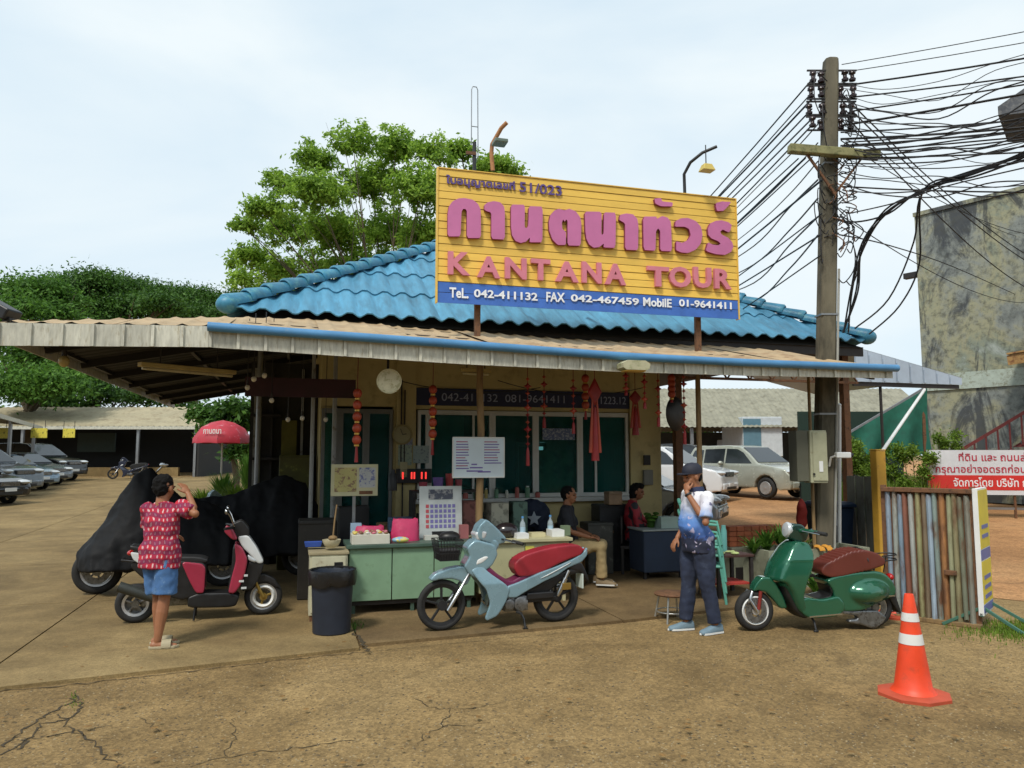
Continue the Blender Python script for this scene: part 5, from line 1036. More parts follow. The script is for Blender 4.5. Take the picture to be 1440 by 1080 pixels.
# ---------- retro scooter
def retro(label, loc, rz):
    t = thing('scooter', label, 'scooter', loc, rz)
    green = mat('deep_green_paint', (.018, .125, .07), .2, .35, var=.08, coat=.8, col2=(.05, .13, .08), thr=(.58, .85), s2=5); brown = mat('brown_vinyl_seat', (.125, .026, .017), .45, var=.12, bump=.06, bscale=80)
    Z = lambda P: [((700-x)/686., ((862-(x-245)*.035)-y)/686.) for x, y in P]
    wheel(t, .663, .205, .085, 5, white, alloy, white=1, tl=.95); wheel(t, -.655, .205, .09, 5, alloy, enginem, tl=.95)
    mb = MB(); mb.torus((.663, 0, .205), .135, .018, 'y', 36, 8, sq=2.6); mb.build('white_rim', white, t, 60)
    pslab('front_fender', Z([(225, 590), (245, 540), (290, 488), (345, 485), (395, 530), (440, 610), (472, 700), (415, 700), (370, 640), (320, 590), (260, 580)]), .085, green, t, sm=7, wfn=lambda a: np.column_stack([a[:, 0], a[:, 1]*(1-.35*np.clip((a[:, 0]-.45)*4, 0, 1)), a[:, 2]]))
    def shield(a): 
        b = a.copy(); k = np.clip((a[:, 2]-.2)/.5, 0, 1); b[:, 1] *= .95+.25*np.sin(k*pi*.8)-.35*np.clip((a[:, 2]-.72)*5, 0, 1); b[:, 0] -= 1.6*b[:, 1]**2; return b
    pslab('front_shield', Z([(345, 500), (380, 400), (470, 280), (535, 232), (600, 240), (618, 300), (590, 400), (535, 500), (512, 600), (545, 700), (600, 752), (555, 748), (500, 700), (440, 580), (395, 520)]), .175, green, t, sm=6, wfn=shield)
    pslab('black_trim', Z([(418, 520), (470, 520), (520, 620), (545, 700), (600, 752), (560, 760), (500, 715), (440, 600)]), .14, black, t, sm=3, wfn=lambda a: np.column_stack([a[:, 0]+.012-1.2*a[:, 1]**2, a[:, 1], a[:, 2]]))
    pslab('horn_panel', Z([(400, 470), (520, 270), (560, 250), (530, 330), (450, 500)]), .035, mat('dark_green_trim', (.008, .05, .03), .2, .3, coat=.6), t, sm=4, wfn=lambda a: np.column_stack([a[:, 0]+.035, a[:, 1], a[:, 2]]))
    pslab('floor_board', Z([(520, 640), (580, 612), (700, 625), (820, 600), (860, 640), (860, 700), (800, 742), (600, 756), (545, 720)]), .17, green, t, sm=6)
    pslab('floor_mat', Z([(560, 632), (640, 640), (760, 640), (810, 560), (760, 520), (790, 600), (700, 622), (580, 618)]), .13, black, t, sm=2)
    bod = MB(); bod.prism(chaikin(Z([(740, 500), (800, 468), (950, 440), (1100, 425), (1200, 440), (1262, 490), (1300, 560), (1280, 605), (1200, 628), (1130, 650), (1040, 695), (900, 710), (810, 700), (800, 620), (790, 560)])), -.15, .15); q = Z([(1070, 575)])[0]; bod.ell((q[0], 0, q[1]), (.30, .26, .15), None, 28, 16); link('body', vmap(remesh(bod, .011, 9), lambda a: np.column_stack([a[:, 0], a[:, 1]*(1-.5*np.clip((-a[:, 0]-.45)*1.9, 0, 1)-.22*np.clip((a[:, 0]-.02)*6, 0, 1)), a[:, 2]])), green, t, 60)
    q = Z([(1075, 580)])[0]
    def seat(a):
        b = a.copy(); b[:, 1] *= 1-.35*np.clip((a[:, 0]+.15)*4, 0, 1)-.45*np.clip((-a[:, 0]-.55)*3, 0, 1); r_ = (a[:, 0] > -.5) & (a[:, 0] < -.12); b[:, 2] += np.where(r_ & (a[:, 2] > .58), .006*np.sin(a[:, 0]*140), 0); return b
    pslab('seat', Z([(715, 425), (745, 385), (840, 335), (940, 292), (1050, 280), (1150, 305), (1212, 350), (1205, 388), (1100, 415), (960, 445), (850, 470), (765, 475), (720, 455)]), .15, brown, t, vox=.009, sm=6, wfn=seat)
    q = Z([(1060, 345)])[0]; mb = MB(); mb.tube([(q[0], -.155, q[1]-.02), (q[0]+.02, -.12, q[1]+.09), (q[0]+.03, 0, q[1]+.105), (q[0]+.02, .12, q[1]+.09), (q[0], .155, q[1]-.02)], .007, 6); mb.build('seat_strap', black, t, 60)
    pslab('headset', Z([(498, 160), (540, 112), (610, 118), (655, 180), (630, 235), (560, 245), (510, 215)]), .075, mat('dark_green_headset', (.01, .045, .035), .22, .3, coat=.7), t, sm=6)
    q = Z([(520, 160)])[0]; mb = MB(); mb.lathe([(.075, -.03), (.082, 0), (.07, .018), (.02, .03), (.005, .031)], 20, Matrix.Translation((q[0]+.015, 0, q[1])) @ Matrix.Rotation(pi/2-.15, 4, 'Y')); mb.build('headlight', lampm, t, 40)
    q = Z([(580, 170)])[0]; c = Vector((q[0], 0, q[1]))
    for s in (-1, 1):
        mb = MB(); mb.tube([c, c+Vector((-.02, s*.14, .02)), c+Vector((-.09, s*.27, .01))], .022, 8); mb.build('handlebar', green, t, 60); mb = MB(); mb.cyl(c+Vector((-.07, s*.24, .012)), c+Vector((-.13, s*.36, 0)), .02, n=10); mb.build('grip', rubber, t, 60)
        mb = MB(); mb.tube([c+Vector((.03, s*.18, .02)), c+Vector((-.06, s*.35, 0))], .005, 6); mb.build('lever', chrome, t, 60)
        mb = MB(); a = Z([(185, 620)])[0]; mb.tube([(a[0]-.05, s*.05, .40), (a[0]-.01, s*.075, .33), (.663, s*.075, .205)], .016, 8); mb.build('fork_arm', chrome, t, 60)
    mb = MB(); a = Z([(280, 640)])[0]; mb.cyl((a[0], .06, a[1]+.08), (.64, .06, .22), .018, n=10); mb.build('front_shock', mat('dark_red_spring', (.2, .02, .015), .5), t, 50)
    pslab('engine_case', Z([(830, 700), (940, 705), (1010, 700), (1130, 700), (1190, 745), (1160, 790), (1090, 830), (1000, 800), (900, 785), (910, 765), (980, 760), (960, 735), (830, 725)]), .035, enginem, t, y0=.10, sm=3)
    q = Z([(640, 770)])[0]; mb = MB(); mb.tube([(q[0], .08, q[1]+.02), (q[0]-.01, .12, .1), (q[0]-.01, .15, .01)], .012, 7); mb.ell((q[0]-.01, .15, .012), (.03, .02, .012)); mb.build('side_stand', black, t, 60)
    mb = MB(); z0 = Z([(1210, 360)])[0][1]; x0 = Z([(1190, 360)])[0][0]
    for zz in (0, .05): mb.tube([(x0, .1, z0+zz), (x0-.17, .09, z0+zz+.01), (x0-.22, 0, z0+zz+.01), (x0-.17, -.09, z0+zz+.01), (x0, -.1, z0+zz)], .007, 6)
    for s in (-1, 1): mb.tube([(x0-.05, s*.09, z0+.05), (x0-.02, s*.08, z0-.12)], .006, 5)
    mb.build('rear_rack', black, t, 60); q = Z([(1265, 480)])[0]; mb = MB(); mb.ell((q[0]-.03, 0, q[1]), (.035, .06, .04)); mb.build('tail_light', redlamp, t, 60)
    pslab('mudguard', Z([(1230, 590), (1300, 590), (1330, 680), (1345, 730), (1325, 730), (1260, 640)]), .06, black, t)
    q = Z([(640, 470)])[0]; mb = MB(); mb.box((q[0]-.02, 0, q[1]-.01), (.12, .1, .03)); mb.build('bag_hook', black, t, 0, .006)
    q = Z([(1245, 600)])[0]; mb = MB(); mb.box((q[0], .115, q[1]), (.07, .004, .012)); mb.build('name_badge', chrome, t, 0)
    q = Z([(840, 720)])[0]; mb = MB(); mb.bar((q[0], .172, q[1]), (q[0]+.36, .172, q[1]-.02), .006, .014); mb.build('chrome_strip', chrome, t, 0)
    return t
f0 = G(1058, 887); r0 = G(1233, 881); d_ = f0-r0; mid = (f0+r0)/2
retro('dark green retro scooter with brown ribbed seat standing by the fence', (mid.x, mid.y, 0), math.atan2(d_.y, d_.x))
# ---------- pink and white scooter
def citys(label, loc, rz):
    t = thing('scooter', label, 'scooter', loc, rz)
    pink = mat('crimson_plastic', (.34, .025, .06), .35, var=.12, coat=.3, col2=(.22, .05, .06), thr=(.55, .8), s2=6); wp = mat('white_plastic', (.62, .64, .64), .35, var=.08)
    Z = lambda P: [((x-572)/565., ((885-(x-215)*.058)-y)/493.) for x, y in P]
    wheel(t, .637, .2, .075, 3, alloy, gold, tl=.95); wheel(t, -.637, .2, .085, 5, alloy, enginem, tl=.95)
    mb = MB(); mb.torus((.637, 0, .2), .105, .022, 'y', 30, 8, sq=2.2); mb.build('white_rim', white, t, 60)
    sh_ = Z([(752, 455), (800, 480), (832, 540), (822, 610), (792, 685), (760, 722), (726, 718), (742, 640), (765, 550)])
    for s in (-1, 1): pslab('leg_shield', sh_, .03, pink, t, y0=s*.13, vox=.009, sm=3)
    pslab('inner_apron', Z([(745, 470), (800, 480), (800, 600), (780, 720), (720, 720), (740, 600)]), .14, black, t, sm=3)
    pslab('nose_panel', Z([(765, 425), (830, 415), (885, 480), (932, 560), (890, 566), (848, 522), (800, 482)]), .115, wp, t, sm=4)
    pslab('headlight', Z([(828, 515), (885, 545), (880, 562), (838, 552)]), .12, lampm, t, sm=2)
    pslab('front_apron', Z([(838, 555), (930, 560), (915, 620), (870, 700), (810, 715), (790, 690), (822, 610)]), .10, black, t, sm=4)
    pslab('front_fender', Z([(850, 640), (930, 620), (1000, 650), (1030, 700), (1000, 690), (940, 660), (870, 690)]), .055, black, t, sm=3)
    for s in (-1, 1):
        for k, (x, y, w_) in enumerate(((800, 655, 28), (815, 690, 30), (825, 625, 22))):
            q = Z([(x, y)])[0]; mb = MB(); mb.box((q[0], s*.161, q[1]), (w_/565, .004, .022), Matrix.Identity(4)); mb.build('decal', wp, t, 0)
    pslab('handle_cowl', Z([(705, 400), (735, 360), (790, 335), (835, 375), (840, 425), (790, 430), (750, 440)]), .10, black, t, sm=4)
    pslab('grip_cover', Z([(690, 400), (700, 365), (740, 380), (772, 440), (740, 440)]), .05, pink, t, y0=-.12, sm=2)
    q = Z([(760, 385)])[0]; c = Vector((q[0], 0, q[1]))
    for s in (-1, 1):
        mb = MB(); mb.tube([c, c+Vector((-.04, s*.16, .02)), c+Vector((-.11, s*.3, .02))], .016, 8); mb.build('handlebar', black, t, 60)
        mirror(t, c+Vector((-.02, s*.16, .03)), c+Vector((-.10, s*.24, .2)), chrome)
        mb = MB(); mb.tube([(.637, s*.06, .2), (.52, s*.06, .42)], .018, 8); mb.build('fork_leg', gold, t, 60)
    pslab('floor_board', Z([(500, 745), (560, 722), (740, 718), (795, 735), (770, 795), (500, 800)]), .13, black, t, sm=3)
    pslab('rear_body', Z([(190, 560), (300, 540), (460, 560), (600, 565), (590, 720), (540, 740), (470, 760), (380, 740), (260, 660), (180, 600)]), .125, black, t, sm=6, wfn=lambda a: np.column_stack([a[:, 0], a[:, 1]*(1-.4*np.clip((-a[:, 0]-.3)*2, 0, 1)), a[:, 2]]))
    for s in (-1, 1):
        pslab('side_panel', Z([(455, 560), (595, 572), (592, 722), (545, 722), (500, 650)]), .012, pink, t, y0=s*.13, sm=2, vox=.008)
        pslab('tail_panel', Z([(175, 520), (240, 525), (330, 560), (420, 560), (330, 585), (240, 585), (195, 560)]), .02, wp, t, y0=s*.095, sm=2, vox=.008)
    pslab('seat', Z([(170, 485), (240, 492), (330, 510), (430, 535), (560, 535), (608, 548), (600, 570), (450, 572), (300, 548), (180, 510)]), .12, mat('black_vinyl', (.015, .015, .016), .5), t, sm=4)
    mb = MB(); a = Z([(130, 690)])[0]; b = Z([(330, 745)])[0]; mb.tube([(a[0], -.16, a[1]), (b[0]-.02, -.16, b[1]), (b[0]+.1, -.14, b[1]-.04)], [.055, .05, .02], 12); mb.build('muffler', mat('dark_muffler', (.05, .055, .05), .5, .3), t, 40)
    mb = MB(); mb.box((-.35, .05, .22), (.5, .12, .14)); mb.build('engine_case', enginem, t, 40, .03)
    mb = MB(); mb.tube([(-.05, -.1, .18), (-.06, -.14, .01)], .012, 6); mb.tube([(-.05, .1, .18), (-.06, .14, .01)], .012, 6); mb.build('centre_stand', black, t, 60)
    mb = MB(); mb.tube([(-.55, .1, .63), (-.78, .08, .66), (-.78, -.08, .66), (-.55, -.1, .63)], .011, 8); mb.build('grab_rail', grille_dk, t, 60)
    q = Z([(175, 530)])[0]; mb = MB(); mb.ell((q[0], 0, q[1]), (.04, .09, .03)); mb.build('tail_light', redlamp, t, 60)
    return t
f0 = G(371, 868); r0 = G(188, 880); d_ = f0-r0; mid = (f0+r0)/2
citys('crimson and white scooter parked behind the man in the checked shirt', (mid.x, mid.y, .03), math.atan2(d_.y, d_.x))
# ---------- motorcycles under black covers
coverm = mat('black_vinyl_cover', (.007, .0075, .009), .7, spec=.25, var=.25, scale=3, bump=.25, bscale=7)
def covered(label, loc, rz, hs, ln, wd0, seed, zb=.3, wheels=(1, 1)):
    t = thing('covered_motorcycle', label, 'motorcycle', loc, rz, 'motorcycles under black covers'); mb = MB(); rings = []; n = 40; m_ = 28
    for i in range(n+1):
        q = i/n; x = -ln/2+ln*q; h = float(np.interp(q, [k/(len(hs)-1) for k in range(len(hs))], hs)); e = min(1, min(q, 1-q)*9+.15)
        hb_ = wd0*(.75+.35*mnoise.noise(Vector((q*4, seed, 0)))); wb = wd0*1.25
        ring = []
        for j in range(m_):
            a = 2*pi*j/m_; s = sin(a); c = cos(a)
            z = zb+(h-zb)*(max(0, s)**.7 if s > 0 else 0)+(.03*s if s < 0 else 0)
            wz = (wb if s <= 0 else wb+(hb_*.45-wb)*max(0, s)**1.1)
            fold = 1+.16*mnoise.noise(Vector((x*5.5, z*1.2, seed+(9 if c > 0 else 0))))*(1-.4*max(0, s))+.05*sin(x*22+seed)*(1-max(0, s))
            ring.append((x+.04*mnoise.noise(Vector((z*3, seed, x))), c*wz*e*fold, z+.03*mnoise.noise(Vector((x*5, j*.3, seed)))))
        rings.append(ring)
    mb.loft(rings); me = remesh(mb, .02, 2); wob(me, .022, 5, seed, (1.6, 1.6, .5)); wob(me, .008, 14, seed); link('cover', me, coverm, t, 70)
    if wheels[0]: wheel(t, ln/2-.22, .29, .11, 6, alloy, steel)
    if wheels[1]: wheel(t, -ln/2+.24, .29, .11, 6, alloy, steel)
    return t
pA = G(215, 838); covered('motorcycle under a black cover with its wheel showing at the left', (pA.x, pA.y+.25, .03), R(203), [.85, 1.0, 1.12, 1.15, 1.2, 1.38, 1.60, 1.5, 1.15, .8, .55], 1.95, .36, 1.3, .34)
pB = G(338, 818); covered('motorcycle under a black cover beside the white cabinet', (pB.x, pB.y+.2, .03), R(10), [1.0, 1.14, 1.16, 1.16, 1.2, 1.28, 1.38, 1.45, 1.44, 1.35, 1.0], 2.0, .38, 5.1, .36)
mb = MB(); p = D(225, 657, pA.y+.2)
hbx = thing('handlebar_mirror', 'bright mirror stalk poking above the left black cover', 'mirror', p); mb.tube([(-.12, 0, -.18), (-.04, 0, -.06), (.04, 0, .02)], .012, 7); mb.build('stalk', chrome, hbx, 60); mb = MB(); mb.ell((.05, 0, .03), (.06, .02, .035)); mb.build('glass', chrome, hbx, 60)
darkp = mat('dark_blue_paint', (.02, .025, .05), .3, coat=.5); blk_seat = mat('black_seat', (.014, .014, .014), .5); redp = mat('dark_red_paint', (.16, .012, .015), .3, coat=.5)
for k, (px, Yd, rz, pm, lab) in enumerate(((262, 13.0, 205, darkp, 'dark motorcycle parked behind the left black cover'), (318, 14.5, 215, bluegrey, 'pale motorcycle parked behind the covers under the red parasol'), (362, 13.6, 240, redp, 'dark red motorcycle parked by the office side wall'), (182, 38, 200, darkp, 'small far motorcycle by the carport post'))):
    x = (px-720)/F*Yd; underbone(lab, (x, Yd, gz(x, Yd)+.03), R(rz), pm, blk_seat, black, 'motorcycles parked at the back left', False)

# ================================================================ PEOPLE
def skinm(name, c): return mat(name, c, .55, var=.12, scale=12, bump=.05, bscale=150)
def ellr(c, rx, ry, n=20, dz=0): return [(c[0]+rx*cos(2*pi*k/n), c[1]+ry*sin(2*pi*k/n), c[2]+dz) for k in range(n)]
def limb(mb, pts, rs, n=12):
    P = [Vector(p) for p in pts]; mb.tube(P, rs, n)
    for p, r in zip(P, rs): mb.ell(tuple(p), (r, r, r), None, 10, 7)
def hand(mb, wrist, fdir, palmn, curl=.5, s=1.0, side=1):
    w_ = Vector(wrist); f = Vector(fdir).normalized(); nrm = Vector(palmn); nrm = (nrm-f*nrm.dot(f)).normalized(); sd_ = f.cross(nrm).normalized()*side
    M_ = Matrix((f, sd_, nrm)).transposed().to_4x4(); M_.translation = w_+f*.045*s
    mb.ell((0, 0, 0), (.052*s, .040*s, .017*s), M_, 12, 8)
    for k, (o, l) in enumerate(((-.03, .066), (-.010, .076), (.010, .072), (.03, .056))):
        b = w_+f*.085*s+sd_*o*s; p1 = b+(f*cos(curl*.7)+nrm*sin(curl*.7)).normalized()*l*.5*s; p2 = p1+(f*cos(curl*1.6)+nrm*sin(curl*1.6)).normalized()*l*.5*s
        limb(mb, [b, p1, p2], [.0098*s, .009*s, .0078*s], 8)
    b = w_+f*.03*s-sd_*.032*s; p1 = b+(f*.75-sd_*.6+nrm*.25).normalized()*.04*s; p2 = p1+(f*.9-sd_*.1+nrm*.4).normalized()*.03*s; limb(mb, [b, p1, p2], [.013*s, .011*s, .009*s], 8)
def person(label, loc, rz, J, skin, shirt, pants, hairm, shoes, spec, group=None):
    """J: joints in metres, facing +x. spec: sleeve (0-1 along the arm), legs (pants reach 0-1), cap, etc."""
    t = thing('person', label, 'person', loc, rz, group)
    g = {k: Vector(v) for k, v in J.items()}; S = spec.get('s', 1.0)
    hd = g['head']; hf = Vector(spec.get('look', (1, 0, 0))).normalized(); up = Vector(spec.get('hup', (0, 0, 1))); sdv = up.cross(hf).normalized(); up = hf.cross(sdv)
    HM = Matrix((hf, sdv, up)).transposed().to_4x4(); HM.translation = hd
    mb = MB()
    mb.ell((-.008, 0, .025), (.098*S, .077*S, .098*S), HM, 20, 14); mb.ell((.022, 0, -.045), (.066*S, .058*S, .075*S), HM, 16, 10)
    mb.ell((.035, 0, -.085), (.045*S, .042*S, .032*S), HM, 12, 8); mb.ell((.088, 0, .012), (.02, .05, .012), HM, 10, 6)
    mb.loft([[(.092, -.012, .012), (.098, 0, .014), (.092, .012, .012)], [(.092, -.019, -.034), (.118, 0, -.032), (.092, .019, -.034)], [(.09, -.012, -.042), (.1, 0, -.044), (.09, .012, -.042)]], True, True, HM)
    mb.ell((.089, 0, -.063), (.011, .026, .0065), HM, 10, 6); mb.ell((.087, 0, -.075), (.011, .022, .007), HM, 10, 6)
    for s in (-1, 1): mb.ell((.002, s*.079, -.01), (.02, .011, .032), HM, 10, 8); mb.ell((.05, s*.04, -.035), (.03, .022, .03), HM, 10, 8)
    nb = g['neck']; limb(mb, [nb-Vector((0, 0, .02)), nb.lerp(hd, .55), hd-up*.03], [.062*S, .056*S, .055*S])
    pe, ch = g['pelvis'], g['chest']; W_ = spec.get('w', 1.0); sh = (g['shL']-g['shR']); mid = (g['shL']+g['shR'])/2
    yv = Vector((sh.x, sh.y, 0)).normalized(); xv = Vector((yv.y, -yv.x, 0))
    def oring(c, rx, ry, n=18): return [Vector(c)+xv*rx*cos(2*pi*k/n)+yv*ry*sin(2*pi*k/n) for k in range(n)]
    be = pe.lerp(ch, .45)+xv*spec.get('belly', 0.)
    mb.loft([oring(pe-Vector((0, 0, .08)), .09, .13), oring(pe, .105*W_, .155*W_), oring(be, .10*W_, .145*W_), oring(ch, .108*W_, .165*W_), oring(mid-Vector((0, 0, .02)), .075, .15), oring(nb, .05, .06)])
    for s in 'LR':
        a, e, w_ = g['sh'+s], g['el'+s], g['wr'+s]; limb(mb, [a, a.lerp(e, .4), e, e.lerp(w_, .3), w_], [.054*S, .046*S, .037*S, .038*S, .026*S])
        hdv = spec.get('hand'+s, (w_-e)); hand(mb, w_, hdv, spec.get('palm'+s, (0, 0, -1)), spec.get('curl'+s, .6), S, 1 if s == 'L' else -1)
        h, k, an = g['hip'+s], g['kn'+s], g['an'+s]; limb(mb, [h, h.lerp(k, .5), k, k.lerp(an, .35), an], [.085*S*W_, .072*S*W_, .052*S, .055*S, .034*S])
        td = Vector(spec.get('toe'+s, (1, 0, 0))).normalized(); fo = an+Vector((0, 0, -.045)); limb(mb, [fo-td*.03, fo+td*.06+Vector((0, 0, -.008)), fo+td*.15+Vector((0, 0, -.016))], [.034*S, .034*S, .024*S])
    body = link('body', remesh(mb, .0065, 3), skin, t, 80)
    eyem = mat('eye_dark', (.012, .008, .006), .2); 
    for s in (-1, 1): mb = MB(); mb.ell((.079, s*.031, .0), (.012, .014, .007), HM, 8, 6); mb.build('eye', eyem, t, 60); mb = MB(); mb.ell((.089, s*.033, .02), (.008, .022, .0045), HM, 8, 6); mb.build('eyebrow', hairm, t, 60)
    # shirt
    mb = MB(); hem = spec.get('hem', .07); fl = spec.get('flare', 1.12)
    mb.loft([oring(pe-Vector((0, 0, hem)), .128*W_*fl, .175*W_*fl, 24), oring(pe+Vector((0, 0, .04)), .128*W_*fl, .178*W_*fl*.97, 24), oring(be, .125*W_, .172*W_, 24), oring(ch, .13*W_, .188*W_, 24), oring(mid-Vector((0, 0, .015)), .098*W_, .178*W_, 24), oring(mid+Vector((0, 0, .035)), .075, .11, 24), oring(nb+Vector((0, 0, .015)), .066*S, .068*S, 24)])
    for s in 'LR':
        a, e, w_ = g['sh'+s], g['el'+s], g['wr'+s]; q = spec.get('sleeve', .75)
        if q <= 1: p = a.lerp(e, q); mb.ell(tuple(a), (.068*S, .068*S, .068*S)); mb.tube([a, a.lerp(e, q*.5), p], [.07*S, .068*S, .071*S], 14)
        else: mb.ell(tuple(a), (.075*S,)*3); mb.ell(tuple(e), (.056*S,)*3); mb.tube([a, e], [.076*S, .056*S], 14); mb.tube([e, e.lerp(w_, q-1)], [.056*S, .044*S], 12)
    me = remesh(mb, .011, 3); wob(me, .016, 7, spec.get('seed', 1), (1, 1, 1.6)); wob(me, .006, 19, 3); link('shirt', me, shirt, t, 70)
    if spec.get('collar'):
        mb = MB(); M_ = Matrix.Translation(nb+Vector((0, 0, .01))); mb.lathe([(.083, -.018), (.078, .012), (.066, .035), (.062, .03), (.072, .005), (.078, -.018)], 22, M_); mb.build('collar', spec['collar'], t, 60)
    # trousers
    mb = MB(); pl_ = spec.get('pants', 1.0); pr = spec.get('pr', 1.0)
    mb.loft([oring(pe-Vector((0, 0, .10)), .112*W_, .150*W_), oring(pe-Vector((0, 0, .02)), .108*W_, .152*W_), oring(pe+Vector((0, 0, .09)), .085*W_, .125*W_)])
    for s in 'LR':
        h, k, an = g['hip'+s], g['kn'+s], g['an'+s]
        if pl_ >= 1: limb(mb, [h, h.lerp(k, .5), k, k.lerp(an, .5)], [.102*S*W_, .092*S*W_*pr, .075*S*pr, .07*S*pr]); mb.tube([k.lerp(an, .5), an+(k-an).normalized()*.02], [.07*S*pr, .066*S*pr], 12)
        else: limb(mb, [h, h.lerp(k, pl_*.5)], [.104*S*W_, .1*S*W_*pr]); mb.tube([h.lerp(k, pl_*.5), h.lerp(k, pl_)], [.1*S*W_*pr, .104*S*pr], 14)
    me = remesh(mb, .011, 3); wob(me, .016, 6, 4, (1.3, 1.3, .7)); wob(me, .006, 18, 2); link('trousers' if pl_ >= 1 else 'shorts', me, pants, t, 70)
    # shoes
    for s in 'LR':
        an = g['an'+s]; td = Vector(spec.get('toe'+s, (1, 0, 0))).normalized(); f0_ = an*1; f0_.z = an.z-.078*1
        sdd = Vector((-td.y, td.x, 0)); M_ = Matrix((td, sdd, Vector((0, 0, 1)))).transposed().to_4x4(); M_.translation = f0_
        mb = MB()
        if spec.get('slipper'):
            o = [(-.075, .0), (-.06, .038), (.0, .042), (.09, .05), (.15, .045), (.19, .0), (.15, -.045), (.09, -.05), (0, -.042), (-.06, -.038)]
            mb.prism(o, 0, .026, 'z', M_); sole = mb.build('slipper', shoes, t, 40, .006)
            mb = MB(); mb.loft([[(x, y*1.0, z) for y, z in ((-.053, .015), (-.05, .05), (-.025, .075), (0, .08), (.025, .075), (.05, .05), (.053, .015), (.04, .02), (.022, .062), (0, .068), (-.022, .062), (-.04, .02))] for x in (.04, .085, .12)], True, True, M_); mb.build('strap', shoes, sole, 60)
        else:
            mb.loft([[(x, y*w1, z*h1) for y, z in ((-.04, .0), (-.046, .03), (-.036, .07), (0, .085), (.036, .07), (.046, .03), (.04, 0))] for x, w1, h1 in ((-.085, .6, .8), (-.07, .95, 1.15), (-.02, 1, 1.2), (.05, 1.02, .95), (.11, 1.1, .7), (.165, .95, .55), (.19, .55, .4))], True, True, M_)
            sh_ = link('shoe', remesh(mb, .008, 3), shoes, t, 60)
            mb = MB(); o = [(-.09, 0), (-.075, .042), (.0, .044), (.1, .052), (.16, .045), (.2, .0), (.16, -.045), (.1, -.052), (0, -.044), (-.075, -.042)]; mb.prism(o, 0, .018, 'z', M_); mb.build('sole', spec.get('solem', white), sh_, 40)
    # hair or cap
    mb = MB(); hl = spec.get('hair', 0)
    mb.ell((-.02, 0, .042), (.098*S, .082*S, .088*S), HM, 18, 12); mb.ell((-.045, 0, .0), (.066*S, .077*S, .085*S), HM, 16, 10)
    if hl: mb.ell((-.045, 0, -.03), (.075, .088, .12), HM, 16, 10); mb.ell((.02, 0, .085), (.085, .085, .05), HM, 14, 8)
    if not spec.get('cap'): me = remesh(mb, .008, 2); wob(me, .012, 30, 2); wob(me, .006, 70, 5); link('hair', me, hairm, t, 80)
    else:
        mb2 = MB(); mb2.ell((-.055, 0, -.01), (.058, .07, .06), HM, 14, 8); link('hair', remesh(mb2, .008, 1), hairm, t, 80)
        mb = MB(); rings = []
        for z, r in ((.028, 1.0), (.06, 1.02), (.1, .92), (.13, .62), (.142, .1)): rings.append([(-.008+.108*r*cos(2*pi*k/22), .09*r*sin(2*pi*k/22), z) for k in range(22)])
        mb.loft(rings, True, True, HM); cp_ = mb.build('cap', spec['cap'], t, 60)
        mb = MB(); o = [(.07+(.105*cos(a) if True else 0), .078*sin(a)) for a in [-pi/2+pi*k/10 for k in range(11)]]; mb.prism(o, .03, .04, 'z', HM); mb.build('peak', spec['cap'], cp_, 40)
    return t
def stand(h=1.68, **k):
    f = h/1.70; J = dict(pelvis=(0, 0, .93), chest=(.01, 0, 1.24), neck=(.0, 0, 1.43), head=(.02, 0, 1.585), shL=(0, .185, 1.375), shR=(0, -.185, 1.375), elL=(-.02, .24, 1.10), elR=(-.02, -.24, 1.10), wrL=(.08, .23, .86), wrR=(.08, -.23, .86),
             hipL=(0, .09, .88), hipR=(0, -.09, .88), knL=(.02, .10, .49), knR=(.02, -.10, .49), anL=(-.03, .11, .085), anR=(-.03, -.11, .085))
    J.update(k); return {a: tuple(c*f for c in v) for a, v in J.items()}
brownskin = skinm('tan_skin', (.30, .125, .06)); darkskin = skinm('dark_tan_skin', (.24, .095, .045)); hairb = mat('black_hair', (.008, .0075, .0075), .85, spec=.15, var=.4, scale=40, bump=.4, bscale=120)
greyhair = mat('greying_hair', (.022, .022, .023), .7, var=.5, scale=60, bump=.4, bscale=120)
# checked pink shirt
m, tt, b, N, L = nodes('pink_checked_shirt'); tc = N('ShaderNodeTexCoord'); sx = N('ShaderNodeSeparateXYZ'); vd = N('ShaderNodeTexNoise'); vd.inputs['Scale'].default_value = 9; vd.inputs['Detail'].default_value = 3; L(tc.outputs['Object'], vd.inputs[0]); vm_ = N('ShaderNodeVectorMath'); vm_.operation = 'MULTIPLY_ADD'; vm_.inputs[1].default_value = (.06, .06, .07); L(vd.outputs['Color'], vm_.inputs[0]); L(tc.outputs['Object'], vm_.inputs[2]); L(vm_.outputs[0], sx.inputs[0])
def stripes(src, k, ph=0):
    a = N('ShaderNodeMath'); a.operation = 'MULTIPLY'; a.inputs[1].default_value = k; L(src, a.inputs[0]); s_ = N('ShaderNodeMath'); s_.operation = 'SINE'; a2 = N('ShaderNodeMath'); a2.inputs[1].default_value = ph; L(a.outputs[0], a2.inputs[0]); L(a2.outputs[0], s_.inputs[0]); return s_.outputs[0]
ayx = N('ShaderNodeMath'); ayx.operation = 'SUBTRACT'; L(sx.outputs['X'], ayx.inputs[0]); L(sx.outputs['Y'], ayx.inputs[1])
v1 = stripes(ayx.outputs[0], 110); h1 = stripes(sx.outputs['Z'], 75); v2 = stripes(ayx.outputs[0], 47, 1); 
mm = N('ShaderNodeMath'); mm.operation = 'MULTIPLY'; L(v1, mm.inputs[0]); L(h1, mm.inputs[1])
